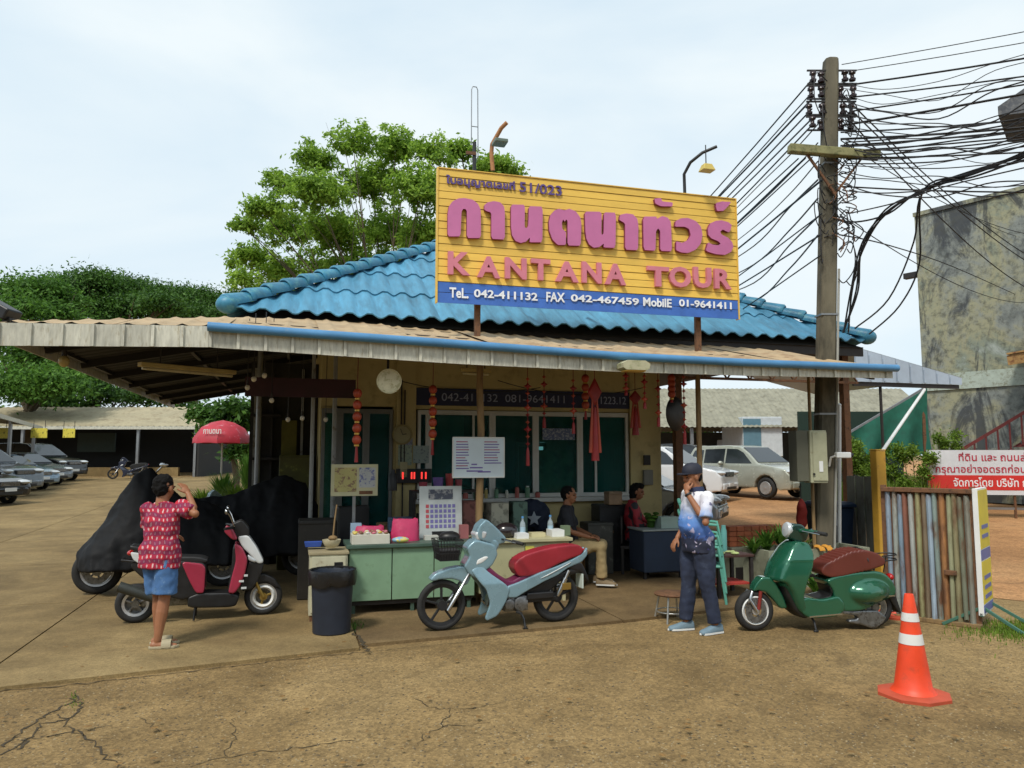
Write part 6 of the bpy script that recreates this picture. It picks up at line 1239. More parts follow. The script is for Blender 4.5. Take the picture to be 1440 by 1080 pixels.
c = mixc(N, L, ramp(N, L, v1, [(.2, (0, 0, 0)), (.55, (1, 1, 1))]), (.46, .014, .032), (.52, .05, .075)); c = mixc(N, L, ramp(N, L, mm.outputs[0], [(.45, (0, 0, 0)), (.62, (.85, .85, .85))]), c, (.72, .58, .58)); c = mixc(N, L, ramp(N, L, h1, [(.0, (.75, .75, .75)), (.12, (0, 0, 0))]), c, (.14, .01, .05))
c = mixc(N, L, ramp(N, L, v2, [(.0, (.3, .3, .3)), (.15, (0, 0, 0))]), c, (.16, .02, .10)); L(c, b.inputs['Base Color']); b.inputs['Roughness'].default_value = .85; checked = m
denim = mat('blue_denim', (.055, .14, .32), .85, var=.3, scale=7, col2=(.20, .32, .48), thr=(.55, .75), bump=.15, bscale=120); beige = mat('beige_rubber', (.36, .31, .2), .7)
p = G(219, 914); J = stand(1.55, shR=(.05, -.19, 1.39), elR=(.02, -.40, 1.33), wrR=(.12, -.22, 1.52), elL=(.10, .24, 1.12), wrL=(.28, .14, 1.08), anL=(.08, .05, .085), anR=(-.06, -.07, .085), knL=(.07, .06, .49), knR=(.0, -.08, .49))
person('man in pink checked shirt and denim shorts seen from behind, hand raised to his head', (p.x, p.y, .03), R(72), J, brownskin, checked, denim, hairb, beige, dict(slipper=1, pants=.9, pr=1.08, sleeve=.78, hem=.14, flare=1.2, handR=(.1, .55, .6), palmR=(.2, .9, -.3), curlR=.3, look=(.95, .0, -.1), seed=3, toeL=(.6, -.95, 0), toeR=(.6, -.95, 0), w=.92))
# sports shirt: white shoulders, blue middle, navy hem
m, tt, b, N, L = nodes('blue_sports_shirt'); tc = N('ShaderNodeTexCoord'); sx = N('ShaderNodeSeparateXYZ'); L(tc.outputs['Object'], sx.inputs[0]); nzv = noise_(N, L, tc.outputs['Object'], 6, 4, .6, 1.0)
ad = N('ShaderNodeMath'); ad.operation = 'MULTIPLY_ADD'; ad.inputs[1].default_value = .22; L(nzv, ad.inputs[0]); L(sx.outputs['Z'], ad.inputs[2])
c = ramp(N, L, ad.outputs[0], [(0, (.012, .016, .035))]); cr = c.node.color_ramp; mrg = N('ShaderNodeMapRange'); mrg.inputs[1].default_value = .8; mrg.inputs[2].default_value = 1.6; L(ad.outputs[0], mrg.inputs[0]); L(mrg.outputs[0], c.node.inputs[0])
for ps, cc_ in ((.30, (.012, .016, .04)), (.36, (.05, .12, .38)), (.55, (.10, .24, .58)), (.66, (.38, .45, .62)), (.75, (.6, .6, .68))): e_ = cr.elements.new(ps); e_.color = (*cc_, 1)
spot = noise_(N, L, tc.outputs['Object'], 13, 2, .5, .6); c = mixc(N, L, ramp(N, L, spot, [(.62, (0, 0, 0)), (.66, (.8, .8, .8))]), c, (.5, .45, .6)); spot2 = noise_(N, L, tc.outputs['Object'], 9, 2, .5, 1.4); c = mixc(N, L, ramp(N, L, spot2, [(.64, (0, 0, 0)), (.67, (.8, .8, .8))]), c, (.03, .03, .14))
L(c, b.inputs['Base Color']); b.inputs['Roughness'].default_value = .7; sport = m
djean = mat('dark_jeans', (.018, .026, .055), .85, var=.3, scale=8, col2=(.06, .08, .13), thr=(.55, .8), bump=.15, bscale=120); navycap = mat('navy_cap', (.012, .014, .028), .7); clog = mat('grey_blue_shoe', (.14, .21, .26), .7); ncol = mat('navy_collar', (.02, .03, .08), .8)
p = G(984, 888); J = stand(1.68, elL=(.07, .27, 1.13), wrL=(.175, .10, 1.42), elR=(-.02, -.22, 1.1), wrR=(.12, -.2, .93), anL=(-.10, .13, .085), anR=(.10, -.10, .085), knL=(-.03, .12, .49), knR=(.06, -.10, .49), head=(.05, 0, 1.58))
person('man in navy cap and blue sports shirt standing with his hand at his mouth', (p.x, p.y, .0), R(198), J, brownskin, sport, djean, hairb, clog, dict(cap=navycap, pants=1, pr=1.08, sleeve=.85, hem=.12, belly=.05, w=1.1, flare=1.06, collar=ncol, look=(1, .1, -.08), handL=(-.15, -.3, .9), palmL=(-.8, -.3, 0), curlL=1.2, seed=5, toeL=(1, .15, 0), toeR=(1, -.1, 0)))
wtc = thing('wristwatch', 'dark wristwatch on the raised arm of the man in the cap', 'watch', (p.x, p.y, 0), R(198)); Jv = {k: Vector(v) for k, v in J.items()}; wv = Jv['wrL']; dv = (Jv['wrL']-Jv['elL']).normalized(); mb = MB(); q_ = dv.to_track_quat('Z', 'Y').to_matrix().to_4x4(); q_.translation = wv-dv*.025; mb.torus((0, 0, 0), .031, .006, 'z', 20, 6, q_, 2.0); mb.build('strap', black, wtc, 60)
# seated men
def seat_j(**k):
    J = dict(pelvis=(0, 0, .54), chest=(-.03, 0, .86), neck=(-.02, 0, 1.06), head=(.01, 0, 1.205), shL=(-.02, .185, 1.0), shR=(-.02, -.185, 1.0), elL=(.05, .23, .74), elR=(.05, -.23, .74), wrL=(.29, .12, .66), wrR=(.29, -.14, .66),
             hipL=(.02, .09, .52), hipR=(.02, -.09, .52), knL=(.44, .13, .53), knR=(.44, -.10, .53), anL=(.40, .13, .11), anR=(.46, -.1, .11)); J.update(k); return J
blackshirt = mat('black_shirt', (.013, .014, .02), .8, var=.3, bump=.1); khaki = mat('khaki_trousers', (.42, .31, .15), .85, var=.15, scale=6, bump=.12); tanshoe = mat('tan_shoe', (.22, .16, .09), .7)
p = G(800, 826); sx3 = p
person('seated man in black shirt and khaki trousers facing right', (p.x, p.y, .03), R(-12), seat_j(), brownskin, blackshirt, khaki, hairb, tanshoe, dict(pants=1, pr=1.1, sleeve=.85, hem=.06, w=1.02, look=(1, -.15, 0), handL=(.9, -.35, -.1), handR=(.9, .35, -.1), palmL=(0, 0, -1), palmR=(0, 0, -1), seed=7))
m, tt, b, N, L = nodes('black_red_jacket'); tc = N('ShaderNodeTexCoord'); nzv = noise_(N, L, tc.outputs['Object'], 5.5, 1, .4, .8); c = ramp(N, L, nzv, [(.47, (.012, .012, .018)), (.5, (.30, .014, .025))]); L(c, b.inputs['Base Color']); b.inputs['Roughness'].default_value = .7; jacket = m
p = G(893, 808); blackp = mat('black_trousers', (.01, .01, .012), .8); 
person('seated person in black and red jacket facing right beside the cream column', (p.x, p.y, .03), R(-8), seat_j(wrL=(.38, .16, .68), elL=(.12, .24, .76), head=(.05, 0, 1.2)), darkskin, jacket, blackp, hairb, mat('dark_sandal', (.05, .03, .025), .7), dict(pants=1, pr=1.1, sleeve=1.5, hem=.06, w=1.04, hair=1, look=(1, -.25, -.1), slipper=1, handL=(.9, -.2, -.2), palmL=(0, 0, -1), seed=9))
# ================================================================ FURNITURE UNDER THE CANOPY
def ubox(name, px0, px1, pyt, pyb, v, depth, m, label, cat, group=None, bevel=.006):
    """a boxy thing standing on v whose front face spans the pixels"""
    a = VP(px0, pyt, v); b = VP(px1, pyb, v); t = uvthing(name, label, cat, (a.x+b.x)/2, v+depth/2, b.z, group); return t, a.x, b.x, b.z, a.z
FZ = .03
dgreen = mat('green_desk_panel', (.20, .33, .21), .5, var=.1, col2=(.10, .16, .09), thr=(.6, .8), s2=5); dtop = mat('dark_green_desk_top', (.055, .10, .075), .45, var=.2); creamd = mat('cream_desk_panel', (.42, .40, .23), .5, var=.1, col2=(.2, .2, .1), thr=(.6, .8))
def desk(label, px0, px1, v, m, mt, depth=.62, legs=(0, .35, 1), panels=3):
    a = VP(px0, 768, v).x; b = VP(px1, 768, v).x; t = uvthing('office_desk', label, 'desk', (a+b)/2, v+depth/2, FZ)
    part('top', [(a-.03, b+.03, v-.04, v+depth, .745, .785)], mt, t, .006)
    for k in range(panels):
        x0 = a+(b-a)*k/panels; x1 = a+(b-a)*(k+1)/panels; part('front_panel', [(x0+.006, x1-.006, v, v+.02, .17, .744)], m, t, .003)
    part('side_panel', [(a, a+.02, v+.021, v+depth-.03, .17, .744)], m, t); part('side_panel', [(b-.02, b, v+.021, v+depth-.03, .17, .744)], m, t)
    part('base_frame', [(a+.03, b-.03, v+.03, v+.06, .12, .169)], darksteel, t)
    for x in (a+.06, (a+b)/2, b-.06):
        for y in (v+.06, v+depth-.1): part('leg', [(x-.02, x+.02, y-.02, y+.02, FZ, .12)], mt, t)
    return a, b
dA, dB = desk('long green steel desk with dark top behind the blue grey motorcycle', 491, 668, 8.66, dgreen, dtop)
cA, cB = desk('cream steel desk at the right of the green one', 674, 801, 8.74, creamd, mat('cream_desk_top', (.45, .42, .25), .45), panels=2)
# white cabinet
a = VP(436, 780, 8.42); b = VP(489, 780, 8.42); cbt = uvthing('low_cabinet', 'small white cabinet with worn top left of the green desk', 'cabinet', (a.x+b.x)/2, 8.7, FZ)
cw = mat('worn_white_cabinet', (.50, .48, .34), .6, var=.12, col2=(.2, .12, .06), thr=(.62, .75), s2=6)
part('case', [(a.x, b.x, 8.42, 8.9, .09, .72)], cw, cbt, .004); part('top', [(a.x-.015, b.x+.015, 8.405, 8.915, .7205, .745)], mat('cabinet_top', (.32, .27, .16), .6), cbt, .003)
part('drawer', [(a.x+.02, b.x-.02, 8.404, 8.419, .53, .70)], cw, cbt, .003); part('door', [(a.x+.02, b.x-.02, 8.404, 8.419, .12, .515)], cw, cbt, .003); part('emblem', [(b.x-.14, b.x-.05, 8.398, 8.403, .60, .64)], black, cbt)
for x in (a.x+.03, b.x-.03):
    for y in (8.45, 8.87): part('leg', [(x-.02, x+.02, y-.02, y+.02, FZ, .09)], rust, cbt)
# bowl with ladle stick, tray
p = VP(466, 774, 8.6); o = uvthing('clay_bowl', 'pale round bowl holding a wooden stick on the white cabinet', 'bowl', p.x, 8.6, .775-.0)
o.location.z = .775; OFF[o.name] = (0, 0, 0)
mb = MB(); mb.lathe([(.045, 0), (.075, .02), (.095, .06), (.10, .085), (.092, .085), (.07, .03), (.0, .02)], 18); mb.build('bowl', mat('pale_clay', (.5, .45, .3), .8), o, 60); mb = MB(); mb.tube([(.01, 0, .05), (.03, .02, .3), (.05, .03, .46)], .009, 7); mb.ell((.012, .0, .1), (.05, .04, .03)); mb.build('stick', brownpost, o, 60)
p = VP(440, 775, 8.75); o = uvthing('blue_tray', 'small blue tray on the white cabinet', 'tray', p.x, 8.75); o.location.z = .776; OFF[o.name] = (0, 0, 0); mb = MB(); mb.loft([[(x*k, y*k, z) for x, y in ((-.09, -.06), (.09, -.06), (.09, .06), (-.09, .06))] for k, z in ((.9, 0), (1.05, .05), (1.0, .05), (.85, .01))]); mb.build('tray', mat('blue_plastic', (.03, .08, .35), .4), o, 30)
# waste bin
p = G(466, 893); o = thing('waste_bin', 'navy plastic waste bin with black liner in front of the white cabinet', 'bin', (p.x, p.y, .03)); navyp = mat('navy_plastic', (.014, .02, .035), .5, var=.2)
mb = MB(); mb.lathe([(.0, .0), (.175, .0), (.185, .01), (.195, .3), (.21, .56), (.225, .565), (.225, .60), (.215, .60), (.2, .55), (.17, .03), (0, .03)], 28); mb.build('bin', navyp, o, 40)
mb = MB(); rings = []
for k, (r, z) in enumerate(((.20, .45), (.215, .61), (.232, .615), (.24, .58), (.238, .5), (.232, .47))): rings.append([(r*(1+.05*mnoise.noise(Vector((j*.9, k, 0))))*cos(2*pi*j/36), r*(1+.05*mnoise.noise(Vector((j*.9, k, 0))))*sin(2*pi*j/36), z+.03*mnoise.noise(Vector((j*.5, k*.3, 4)))*(k > 3)) for j in range(36)])
mb.loft(rings, False); mb.build('liner', mat('black_bag', (.01, .01, .011), .3, bump=.4, bscale=25), o, 60)
# things on the desks
def put(name, label, cat, px, py, v, z, builder, m, group=None, pn='body'):
    p = VP(px, py, v); o = thing(name, label, cat, toXY(p.x, v, z), BA, group); mb = MB(); builder(mb); mb.build(pn, m, o, 45); return o
DT = .786
pinkbag = mat('pink_plastic_bag', (.50, .03, .11), .35, var=.2, bump=.5, bscale=14)
def bag(w_, h, d):
    def f(mb):
        rings = []
        for k in range(7):
            q = k/6; sx_ = 1-.12*q; sy_ = 1-.75*q**1.5; rings.append([(w_*sx_*cos(2*pi*j/18)*(1+.08*mnoise.noise(Vector((j, k, w_*9)))), d*sy_*sin(2*pi*j/18), h*q+(.03*mnoise.noise(Vector((j*.8, 5, 1))) if k == 6 else 0)) for j in range(18)])
        mb.loft(rings)
    return f
put('plastic_bag', 'larger pink plastic bag on the green desk beside the calendar', 'bag', 570, 752, 8.95, DT, bag(.17, .25, .1), pinkbag, 'pink bags on the desk'); put('plastic_bag', 'smaller pink bag behind the snack tray on the green desk', 'bag', 520, 745, 9.05, DT, bag(.19, .17, .09), pinkbag, 'pink bags on the desk')
snack = thing('snack_tray', 'open tray filled with small yellow and brown snack packets', 'tray', toXY(VP(520, 768, 8.78).x, 8.78, DT), BA); mb = MB(); mb.box((0, 0, .055), (.42, .26, .11)); mb.build('tray', mat('pale_carton', (.55, .54, .46), .6), snack, 0, .006)
rr = random.Random(2); pm = [mat('packet_'+n, c, .5) for n, c in (('yellow', (.55, .42, .08)), ('brown', (.2, .1, .05)), ('white', (.6, .6, .55)), ('pink', (.5, .15, .2)))]
for k in range(24):
    mb = MB(); mb.ell((0, 0, 0), (.03, .022, .014), None, 8, 6); q = mb.build('packet', pm[k % 4], snack, 60); q.location = (-.17+.0683*(k % 6), -.1+.065*(k//6), .118+rr.uniform(0, .012)); q.rotation_euler = (rr.uniform(-.5, .5), rr.uniform(-.5, .5), rr.uniform(0, 3))
put('small_carton', 'pale blue carton at the left end of the green desk', 'carton', 500, 765, 9.1, DT, lambda mb: mb.box((0, 0, .1), (.12, .12, .2)), mat('pale_blue_carton', (.3, .42, .55), .6))
put('tissue_pack', 'blue and yellow tissue pack on the desk edge', 'tissue pack', 563, 765, 8.72, DT, lambda mb: mb.ell((0, 0, .035), (.1, .055, .035)), mat('tissue_wrap', (.25, .45, .6), .4, col2=(.7, .6, .15), thr=(.48, .52), s2=9))
# standing calendar
cal = thing('wall_calendar', 'large standing calendar sheet on the green desk', 'calendar', toXY(VP(620, 750, 9.1).x, 9.1, DT), BA); mb = MB(); mb.box((0, .0, .31), (.52, .02, .62), Matrix.Rotation(-.08, 4, 'X')); mb.build('board', mat('calendar_paper', (.52, .56, .55), .6), cal, 0)
tx = mat('calendar_print', (.18, .16, .4), .6)
for r_ in range(5):
    for c_ in range(7): mb = MB(); mb.box((-.165+c_*.054, -.013, .14+r_*.06), (.036, .003, .04), Matrix.Rotation(-.08, 4, 'X')); mb.build('date_cell', tx if c_ else mat('calendar_red', (.5, .08, .1), .6), cal, 0)
mb = MB(); mb.box((0, -.013, .52), (.3, .003, .12), Matrix.Rotation(-.08, 4, 'X')); mb.build('picture', mat('calendar_picture', (.06, .07, .1), .6, col2=(.3, .3, .3), thr=(.5, .6), s2=20), cal, 0); mb = MB(); mb.box((.02, -.013, .05), (.26, .003, .06), Matrix.Rotation(-.08, 4, 'X')); mb.build('imprint', black, cal, 0)
put('black_cap', 'black cloth cap lying on the green desk by the calendar', 'cap', 632, 752, 8.9, DT, lambda mb: mb.ell((0, 0, .03), (.13, .1, .07)), black); 
# shelf with pots behind
sf = uvthing('side_shelf', 'dark shelf unit behind the green desk carrying cups and pots', 'shelf', 2.0, 10.1, FZ); part('board', [(1.5, 2.45, 9.95, 10.3, z, z+.03) for z in (1.28,)], darksteel, sf); part('board', [(1.5, 2.45, 9.95, 10.3, .75, .78)], darksteel, sf)
for x in (1.52, 2.43): part('upright', [(x-.02, x+.02, 9.95, 10.3, FZ, 1.279)], darksteel, sf)
cup = lambda r, h: (lambda mb: mb.lathe([(0, 0), (r*.8, 0), (r, h), (r*.92, h), (r*.72, .01), (0, .01)], 14))
for k, (px, r, h, c, lab) in enumerate(((595, .06, .11, (.35, .05, .08), 'dark red cup on the dark shelf'), (616, .075, .17, (.16, .10, .35), 'purple cup on the dark shelf'), (632, .055, .22, (.4, .05, .05), 'tall red vase with flowers on the dark shelf'), (645, .05, .14, (.3, .06, .08), 'small crimson cup at the right end of the dark shelf'))): put('cup', lab, 'cup', px, 680, 10.1, 1.311, cup(r, h), mat('cup_glaze_%d' % k, c, .4))
put('flask', 'black flask standing on the dark shelf', 'flask', 552, 690, 10.1, 1.311, lambda mb: mb.lathe([(0, 0), (.06, 0), (.06, .2), (.03, .24), (.03, .28), (0, .28)], 14), black)
led = uvthing('led_sign', 'black led display with red digits on the cream column', 'display', 1.62, 11.2, 1.42); part('case', [(1.44, 1.96, 11.16, 11.24, 1.37, 1.58)], black, led, .004)
ledr = mat('led_red', (.5, .02, .02), .5, emit=(1, .05, .04), estr=.7)
for x0 in (1.52, 1.65, 1.69, 1.80, 1.86): part('digit', [(x0, x0+.022, 11.154, 11.158, 1.43, 1.53)], ledr, led)
nc = uvthing('notice_cards', 'pale green notice cards pinned on the cream column', 'notice', 1.6, 11.2, 1.62)
for k, (x0, z0, w_, h, c) in enumerate(((1.47, 1.63, .2, .3, (.32, .4, .3)), (1.69, 1.66, .24, .26, (.3, .38, .36)), (1.52, 1.93, .16, .1, (.25, .28, .4)))): part('card', [(x0, x0+w_, 11.235, 11.244, z0, z0+h)], mat('notice_card_%d' % k, c, .7, col2=(.15, .18, .2), thr=(.55, .6), s2=25), nc)
# price board on a stand at the left
pbv = 9.3; a = VP(466, 653, pbv); b = VP(531, 697, pbv); pbd = uvthing('price_board', 'cream framed price board on a thin stand left of the calendar', 'board', (a.x+b.x)/2, pbv, FZ)
part('board', [(a.x, b.x, pbv, pbv+.025, b.z, a.z)], mat('cream_board', (.46, .44, .27), .6), pbd, .004); part('print_panel', [(a.x+.04, a.x+.3, pbv-.004, pbv-.001, b.z+.05, a.z-.04)], mat('board_print', (.4, .36, .14), .6, col2=(.2, .12, .08), thr=(.52, .58), s2=22), pbd); part('print_panel', [(a.x+.33, b.x-.03, pbv-.004, pbv-.001, b.z+.1, a.z-.04)], mat('board_print_grey', (.4, .42, .42), .6, col2=(.12, .14, .3), thr=(.52, .58), s2=22), pbd); part('nameplate', [(b.x-.22, b.x-.06, pbv-.006, pbv-.001, b.z+.02, b.z+.06)], rust, pbd)
part('stand', [((a.x+b.x)/2-.018, (a.x+b.x)/2+.018, pbv+.026, pbv+.06, FZ, a.z-.05)], steel, pbd); part('foot', [((a.x+b.x)/2-.2, (a.x+b.x)/2+.2, pbv-.1, pbv+.2, FZ, FZ+.03)], steel, pbd)
# whiteboard on the post
wv = 8.93; a = VP(638, 616, wv); b = VP(708, 670, wv); wb = uvthing('whiteboard', 'whiteboard with handwritten lists tied to the brown post', 'whiteboard', (a.x+b.x)/2, wv, b.z)
part('panel', [(a.x, b.x, wv, wv+.015, b.z, a.z)], mat('whiteboard_face', (.50, .58, .62), .35, var=.05), wb); part('frame', [(a.x-.012, b.x+.012, wv-.006, wv+.02, a.z, a.z+.014), (a.x-.012, b.x+.012, wv-.006, wv+.02, b.z-.014, b.z), (a.x-.014, a.x, wv-.006, wv+.02, b.z, a.z), (b.x, b.x+.014, wv-.006, wv+.02, b.z, a.z)], alu, wb)
ink = mat('violet_ink', (.14, .10, .30), .6); rr = random.Random(5)
for col_ in (0, 1):
    for k in range(11):
        x0 = a.x+.03+col_*(b.x-a.x)*.56; w_ = (b.x-a.x)*(.26 if col_ == 0 else .36)*rr.uniform(.7, 1); z0 = a.z-.05-k*.032
        if k > 8 and col_: continue
        part('writing', [(x0, x0+w_, wv-.003, wv-.001, z0, z0+.012)], ink if k % 3 else mat('red_ink', (.3, .08, .15), .6), wb)
for x0, z0, w_ in ((.2, .1, .16), (.16, .06, .2), (.22, .14, .07), (.3, .05, .16)): part('writing', [(a.x+x0, a.x+x0+w_, wv-.003, wv-.001, b.z+z0, b.z+z0+.016)], ink, wb)
# wall clock
p = VP(566, 611, 11.22); ck = uvthing('wall_clock', 'round wall clock on the cream column', 'clock', p.x, 11.22, p.z); Mx = Matrix.Translation((p.x, 11.245, p.z)) @ Matrix.Rotation(pi/2, 4, 'X')
mb = MB(); mb.lathe([(.0, .02), (.125, .02), (.13, .04), (.15, .04), (.152, .0), (0, 0)], 30, Mx); mb.build('rim', mat('clock_rim', (.30, .25, .10), .5), ck, 30); mb = MB(); mb.lathe([(.0, .023), (.124, .023), (.124, .021), (0, .021)], 30, Mx); mb.build('face', mat('clock_face', (.34, .31, .16), .5), ck, 0)
mb = MB(); mb.bar((p.x, 11.218, p.z), (p.x+.06, 11.218, p.z+.01), .006, .012); mb.bar((p.x, 11.216, p.z), (p.x-.03, 11.216, p.z+.085), .006, .008); mb.build('hands', black, ck, 0)
# round floodlight under the eave
p = VP(547, 536, 8.45); fl = uvthing('flood_lamp', 'round reflector flood lamp hanging under the canopy edge', 'lamp', p.x, 8.45, p.z); Mx = Matrix.Translation((p.x, 8.45, p.z)) @ Matrix.Rotation(pi/2+.1, 4, 'X')
mb = MB(); mb.lathe([(.05, -.12), (.10, -.06), (.135, .0), (.14, .02), (.13, .02), (.095, -.05), (.045, -.1), (0, -.1)], 28, Mx); mb.build('reflector', mat('pale_reflector', (.5, .48, .32), .35, .3), fl, 40); mb = MB(); mb.lathe([(0, .012), (.128, .01), (.128, .004), (0, .004)], 28, Mx); mb.build('lens', mat('frosted_lens', (.55, .53, .38), .25, col2=(.35, .33, .2), thr=(.5, .6), s2=14), fl, 30); mb = MB(); mb.tube([(p.x, 8.5, p.z+.02), (p.x, 8.58, p.z+.12), (p.x, 8.55, p.z+.3)], .015, 7); mb.build('bracket', darksteel, fl, 60)
# fascia lamp and tube lights
p = VP(889, 515, 8.0); fl = uvthing('fascia_lamp', 'weathered box lamp clamped on the fascia gutter', 'lamp', p.x, 8.0, p.z); mb = MB(); mb.loft([[(p.x+sx_*x, 8.0+y, p.z+z) for sx_, y in ((-1, -.13), (1, -.13), (1, .06), (-1, .06))] for x, z in ((.11, .055), (.17, .02), (.165, -.03), (.13, -.055))]); mb.build('hood', mat('mossy_lamp_hood', (.42, .40, .26), .7, col2=(.2, .22, .1), thr=(.5, .65)), fl, 30); mb = MB(); mb.box((p.x, 7.965, p.z-.06), (.25, .15, .02)); mb.build('glass', mat('amber_glass', (.6, .38, .06), .3), fl, 0, .006)
mb = MB(); mb.bar((p.x, 8.05, p.z-.02), (p.x, 8.14, p.z-.02), .03, .03); mb.build('bracket', darksteel, fl, 0)
tubem = mat('aged_tube_cover', (.42, .33, .13), .5, var=.15)
for pa, pb_, v0_, v1_, lab in (((196, 512), (330, 524), 9.2, 9.9, 'long yellowed tube light under the left canopy'), ((648, 520), (690, 522), 9.6, 9.6, 'short tube light above the strip sign')):
    a = VP(*pa, v0_); b = VP(*pb_, v1_); o = uvthing('tube_light', lab, 'lamp', (a.x+b.x)/2, (v0_+v1_)/2, a.z); mb = MB(); mb.bar((a.x, v0_, a.z), (b.x, v1_, b.z), .09, .05); mb.build('batten', tubem, o, 0, .006); mb = MB(); mb.cyl((a.x+.03, v0_, a.z-.045), (b.x-.03, v1_, b.z-.045), .017, n=10); mb.build('tube', mat('tube_glass', (.5, .45, .28), .3), o, 60)
    mb = MB()
    for q in (.2, .8): p = Vector((a.x+(b.x-a.x)*q, v0_+(v1_-v0_)*q, a.z+(b.z-a.z)*q)); mb.cyl(p, (p.x, p.y, p.z+.35), .008, n=6)
    mb.build('hanger', darksteel, o, 0)
bulbm = mat('white_bulb', (.7, .68, .6), .3)
for k, (px, py, v) in enumerate(((90, 508, 8.9), (357, 533, 9.3), (372, 528, 9.3), (348, 545, 9.6), (382, 563, 9.8), (405, 590, 10.4), (425, 588, 10.2), (458, 590, 10.4))):
    p = VP(px, py, v); o = uvthing('light_bulb', ('large bulb' if k == 0 else 'small bulb')+' hanging under the left canopy, '+['at the far left', 'first of the row', 'second of the row', 'low one before the side wall', 'above the red parasol', 'by the side wall corner', 'beside the white post', 'right of the white post'][k], 'light bulb', p.x, v, p.z, 'bulbs under the left canopy'); r = .055 if k == 0 else .03
    mb = MB(); mb.ell((p.x, v, p.z), (r, r, r*1.15)); mb.build('bulb', tubem if k == 0 else bulbm, o, 60); mb = MB(); mb.cyl((p.x, v, p.z+r), (p.x, v, p.z+r+.06), r*.45, n=8); mb.build('cap', darksteel, o, 30); mb = MB(); zc = zt(UL)+(p.x-UL)*.2-.03 if p.x < 0 else frontz(p.x, v)-.06; mb.cyl((p.x, v, p.z+r+.05), (p.x, v, max(zc, p.z+r+.08)), .005, n=5); mb.build('flex', black, o, 0)
# red garlands
redg = mat('red_garland', (.26, .014, .014), .5, var=.25); redo = mat('orange_red_lantern', (.36, .05, .02), .45, var=.2); goldg = mat('gilt_bead', (.55, .33, .06), .35, .5); dred = mat('deep_red_cloth', (.16, .012, .018), .75)
def garland(px, y0, y1, v, kind, label):
    p = VP(px, y0, v); q = VP(px, y1, v); L_ = p.z-q.z; o = uvthing('red_garland', label, 'garland', p.x, v, q.z, 'red garlands hung along the canopy'); x = p.x
    top = frontz(p.x, v)-.05; mb = MB(); mb.cyl((x, v, q.z), (x, v, max(top, p.z)), .005, n=5); mb.build('cord', dred, o, 0)
    if kind == 'ball':
        n = max(4, int(L_/.15))
        for k in range(n):
            z = p.z-L_*.78*(k+.5)/n; mb = MB(); mb.ell((x, v, z), (.052, .052, .058), None, 14, 8); b_ = mb.build('lantern', redo, o, 60); mb = MB(); mb.cyl((x, v, z-.075), (x, v, z-.055), .03, n=10); mb.build('gilt_ring', goldg, b_, 40)
        mb = MB(); mb.tube([(x, v, p.z-L_*.78), (x, v, q.z)], [.012, .022], 8); mb.build('tassel', redg, o, 60)
    elif kind == 'knot':
        n = max(5, int(L_/.11))
        for k in range(n):
            z = p.z-L_*.8*(k+.5)/n; s = .04*(1.35 if k % 3 == 1 else .8); mb = MB(); mb.loft([[(x+s*c*r, v+d, z+s*s_*r) for c, s_ in ((1, 0), (.35, .35), (0, 1), (-.35, .35), (-1, 0), (-.35, -.35), (0, -1), (.35, -.35))] for r, d in ((.4, -.022), (1, 0), (.4, .022))]); mb.build('knot', redg if k % 2 else redo, o, 40)
        mb = MB(); mb.tube([(x, v, p.z-L_*.8), (x, v, p.z-L_*.84), (x, v, q.z)], [.008, .02, .024], 8); mb.build('tassel', redg, o, 60)
    else:
        mb = MB(); h = L_*.36; mb.loft([[(x+.10*c*r, v+d, p.z-h/2+h/2*s_*r) for c, s_ in ((1, 0), (0, 1), (-1, 0), (0, -1))] for r, d in ((.7, -.02), (1, 0), (.7, .02))]); mb.build('diamond', redg, o, 0, .006)
        mb = MB(); mb.tube([(x, v, p.z-h), (x, v, p.z-h-.1), (x, v, q.z)], [.012, .03, .05], 10); mb.build('tassel', redg, o, 60)
        for dx in (-.06, .06): mb = MB(); mb.tube([(x+dx*.5, v, p.z-h*.75), (x+dx, v, q.z+.1)], [.012, .026], 8); mb.build('side_tassel', redo, o, 60)
for g_ in ((503, 545, 650, 8.9, 'ball', 'chain of orange red lanterns at the left above the price board'), (609, 540, 640, 9.2, 'ball', 'chain of orange red lanterns over the window left of the whiteboard'), (742, 528, 655, 8.9, 'knot', 'long knotted red garland with tassel right of the whiteboard'), (765, 525, 602, 9.3, 'knot', 'short thick red garland over the strip sign'), (806, 530, 610, 8.9, 'knot', 'slim red garland left of the big red diamond'), (836, 530, 648, 8.8, 'diamond', 'big red diamond ornament with long tassels'), (823, 526, 590, 9.3, 'ball', 'small red lantern chain touching the diamond ornament'), (880, 520, 556, 8.6, 'knot', 'short red tag garland just below the fascia lamp'), (893, 548, 612, 9.6, 'diamond', 'pale red ornament over the right window'), (906, 525, 575, 8.6, 'knot', 'short red garland on the cream column'), (925, 530, 600, 8.7, 'knot', 'dark red garland beside the cream column'), (944, 528, 566, 9.0, 'ball', 'small lantern cluster near the black disc'), (961, 525, 625, 8.7, 'knot', 'long knotted red garland in front of the black disc')): garland(*g_)
p = VP(950, 582, 9.4); o = uvthing('hanging_disc', 'large black round disc hanging by the cream column', 'disc', p.x, 9.4, p.z); Mx = Matrix.Translation((p.x, 9.4, p.z)) @ Matrix.Rotation(pi/2, 4, 'X') @ Matrix.Rotation(.5, 4, 'Y')
mb = MB(); mb.lathe([(0, .05), (.1, .045), (.2, .03), (.24, 0), (.2, -.01), (0, -.01)], 26, Mx); mb.build('disc', black, o, 40); mb = MB(); mb.cyl((p.x, 9.4, p.z+.2), (p.x, 9.4, frontz(p.x, 9.4)-.05), .008, n=6); mb.build('cord', black, o, 0)
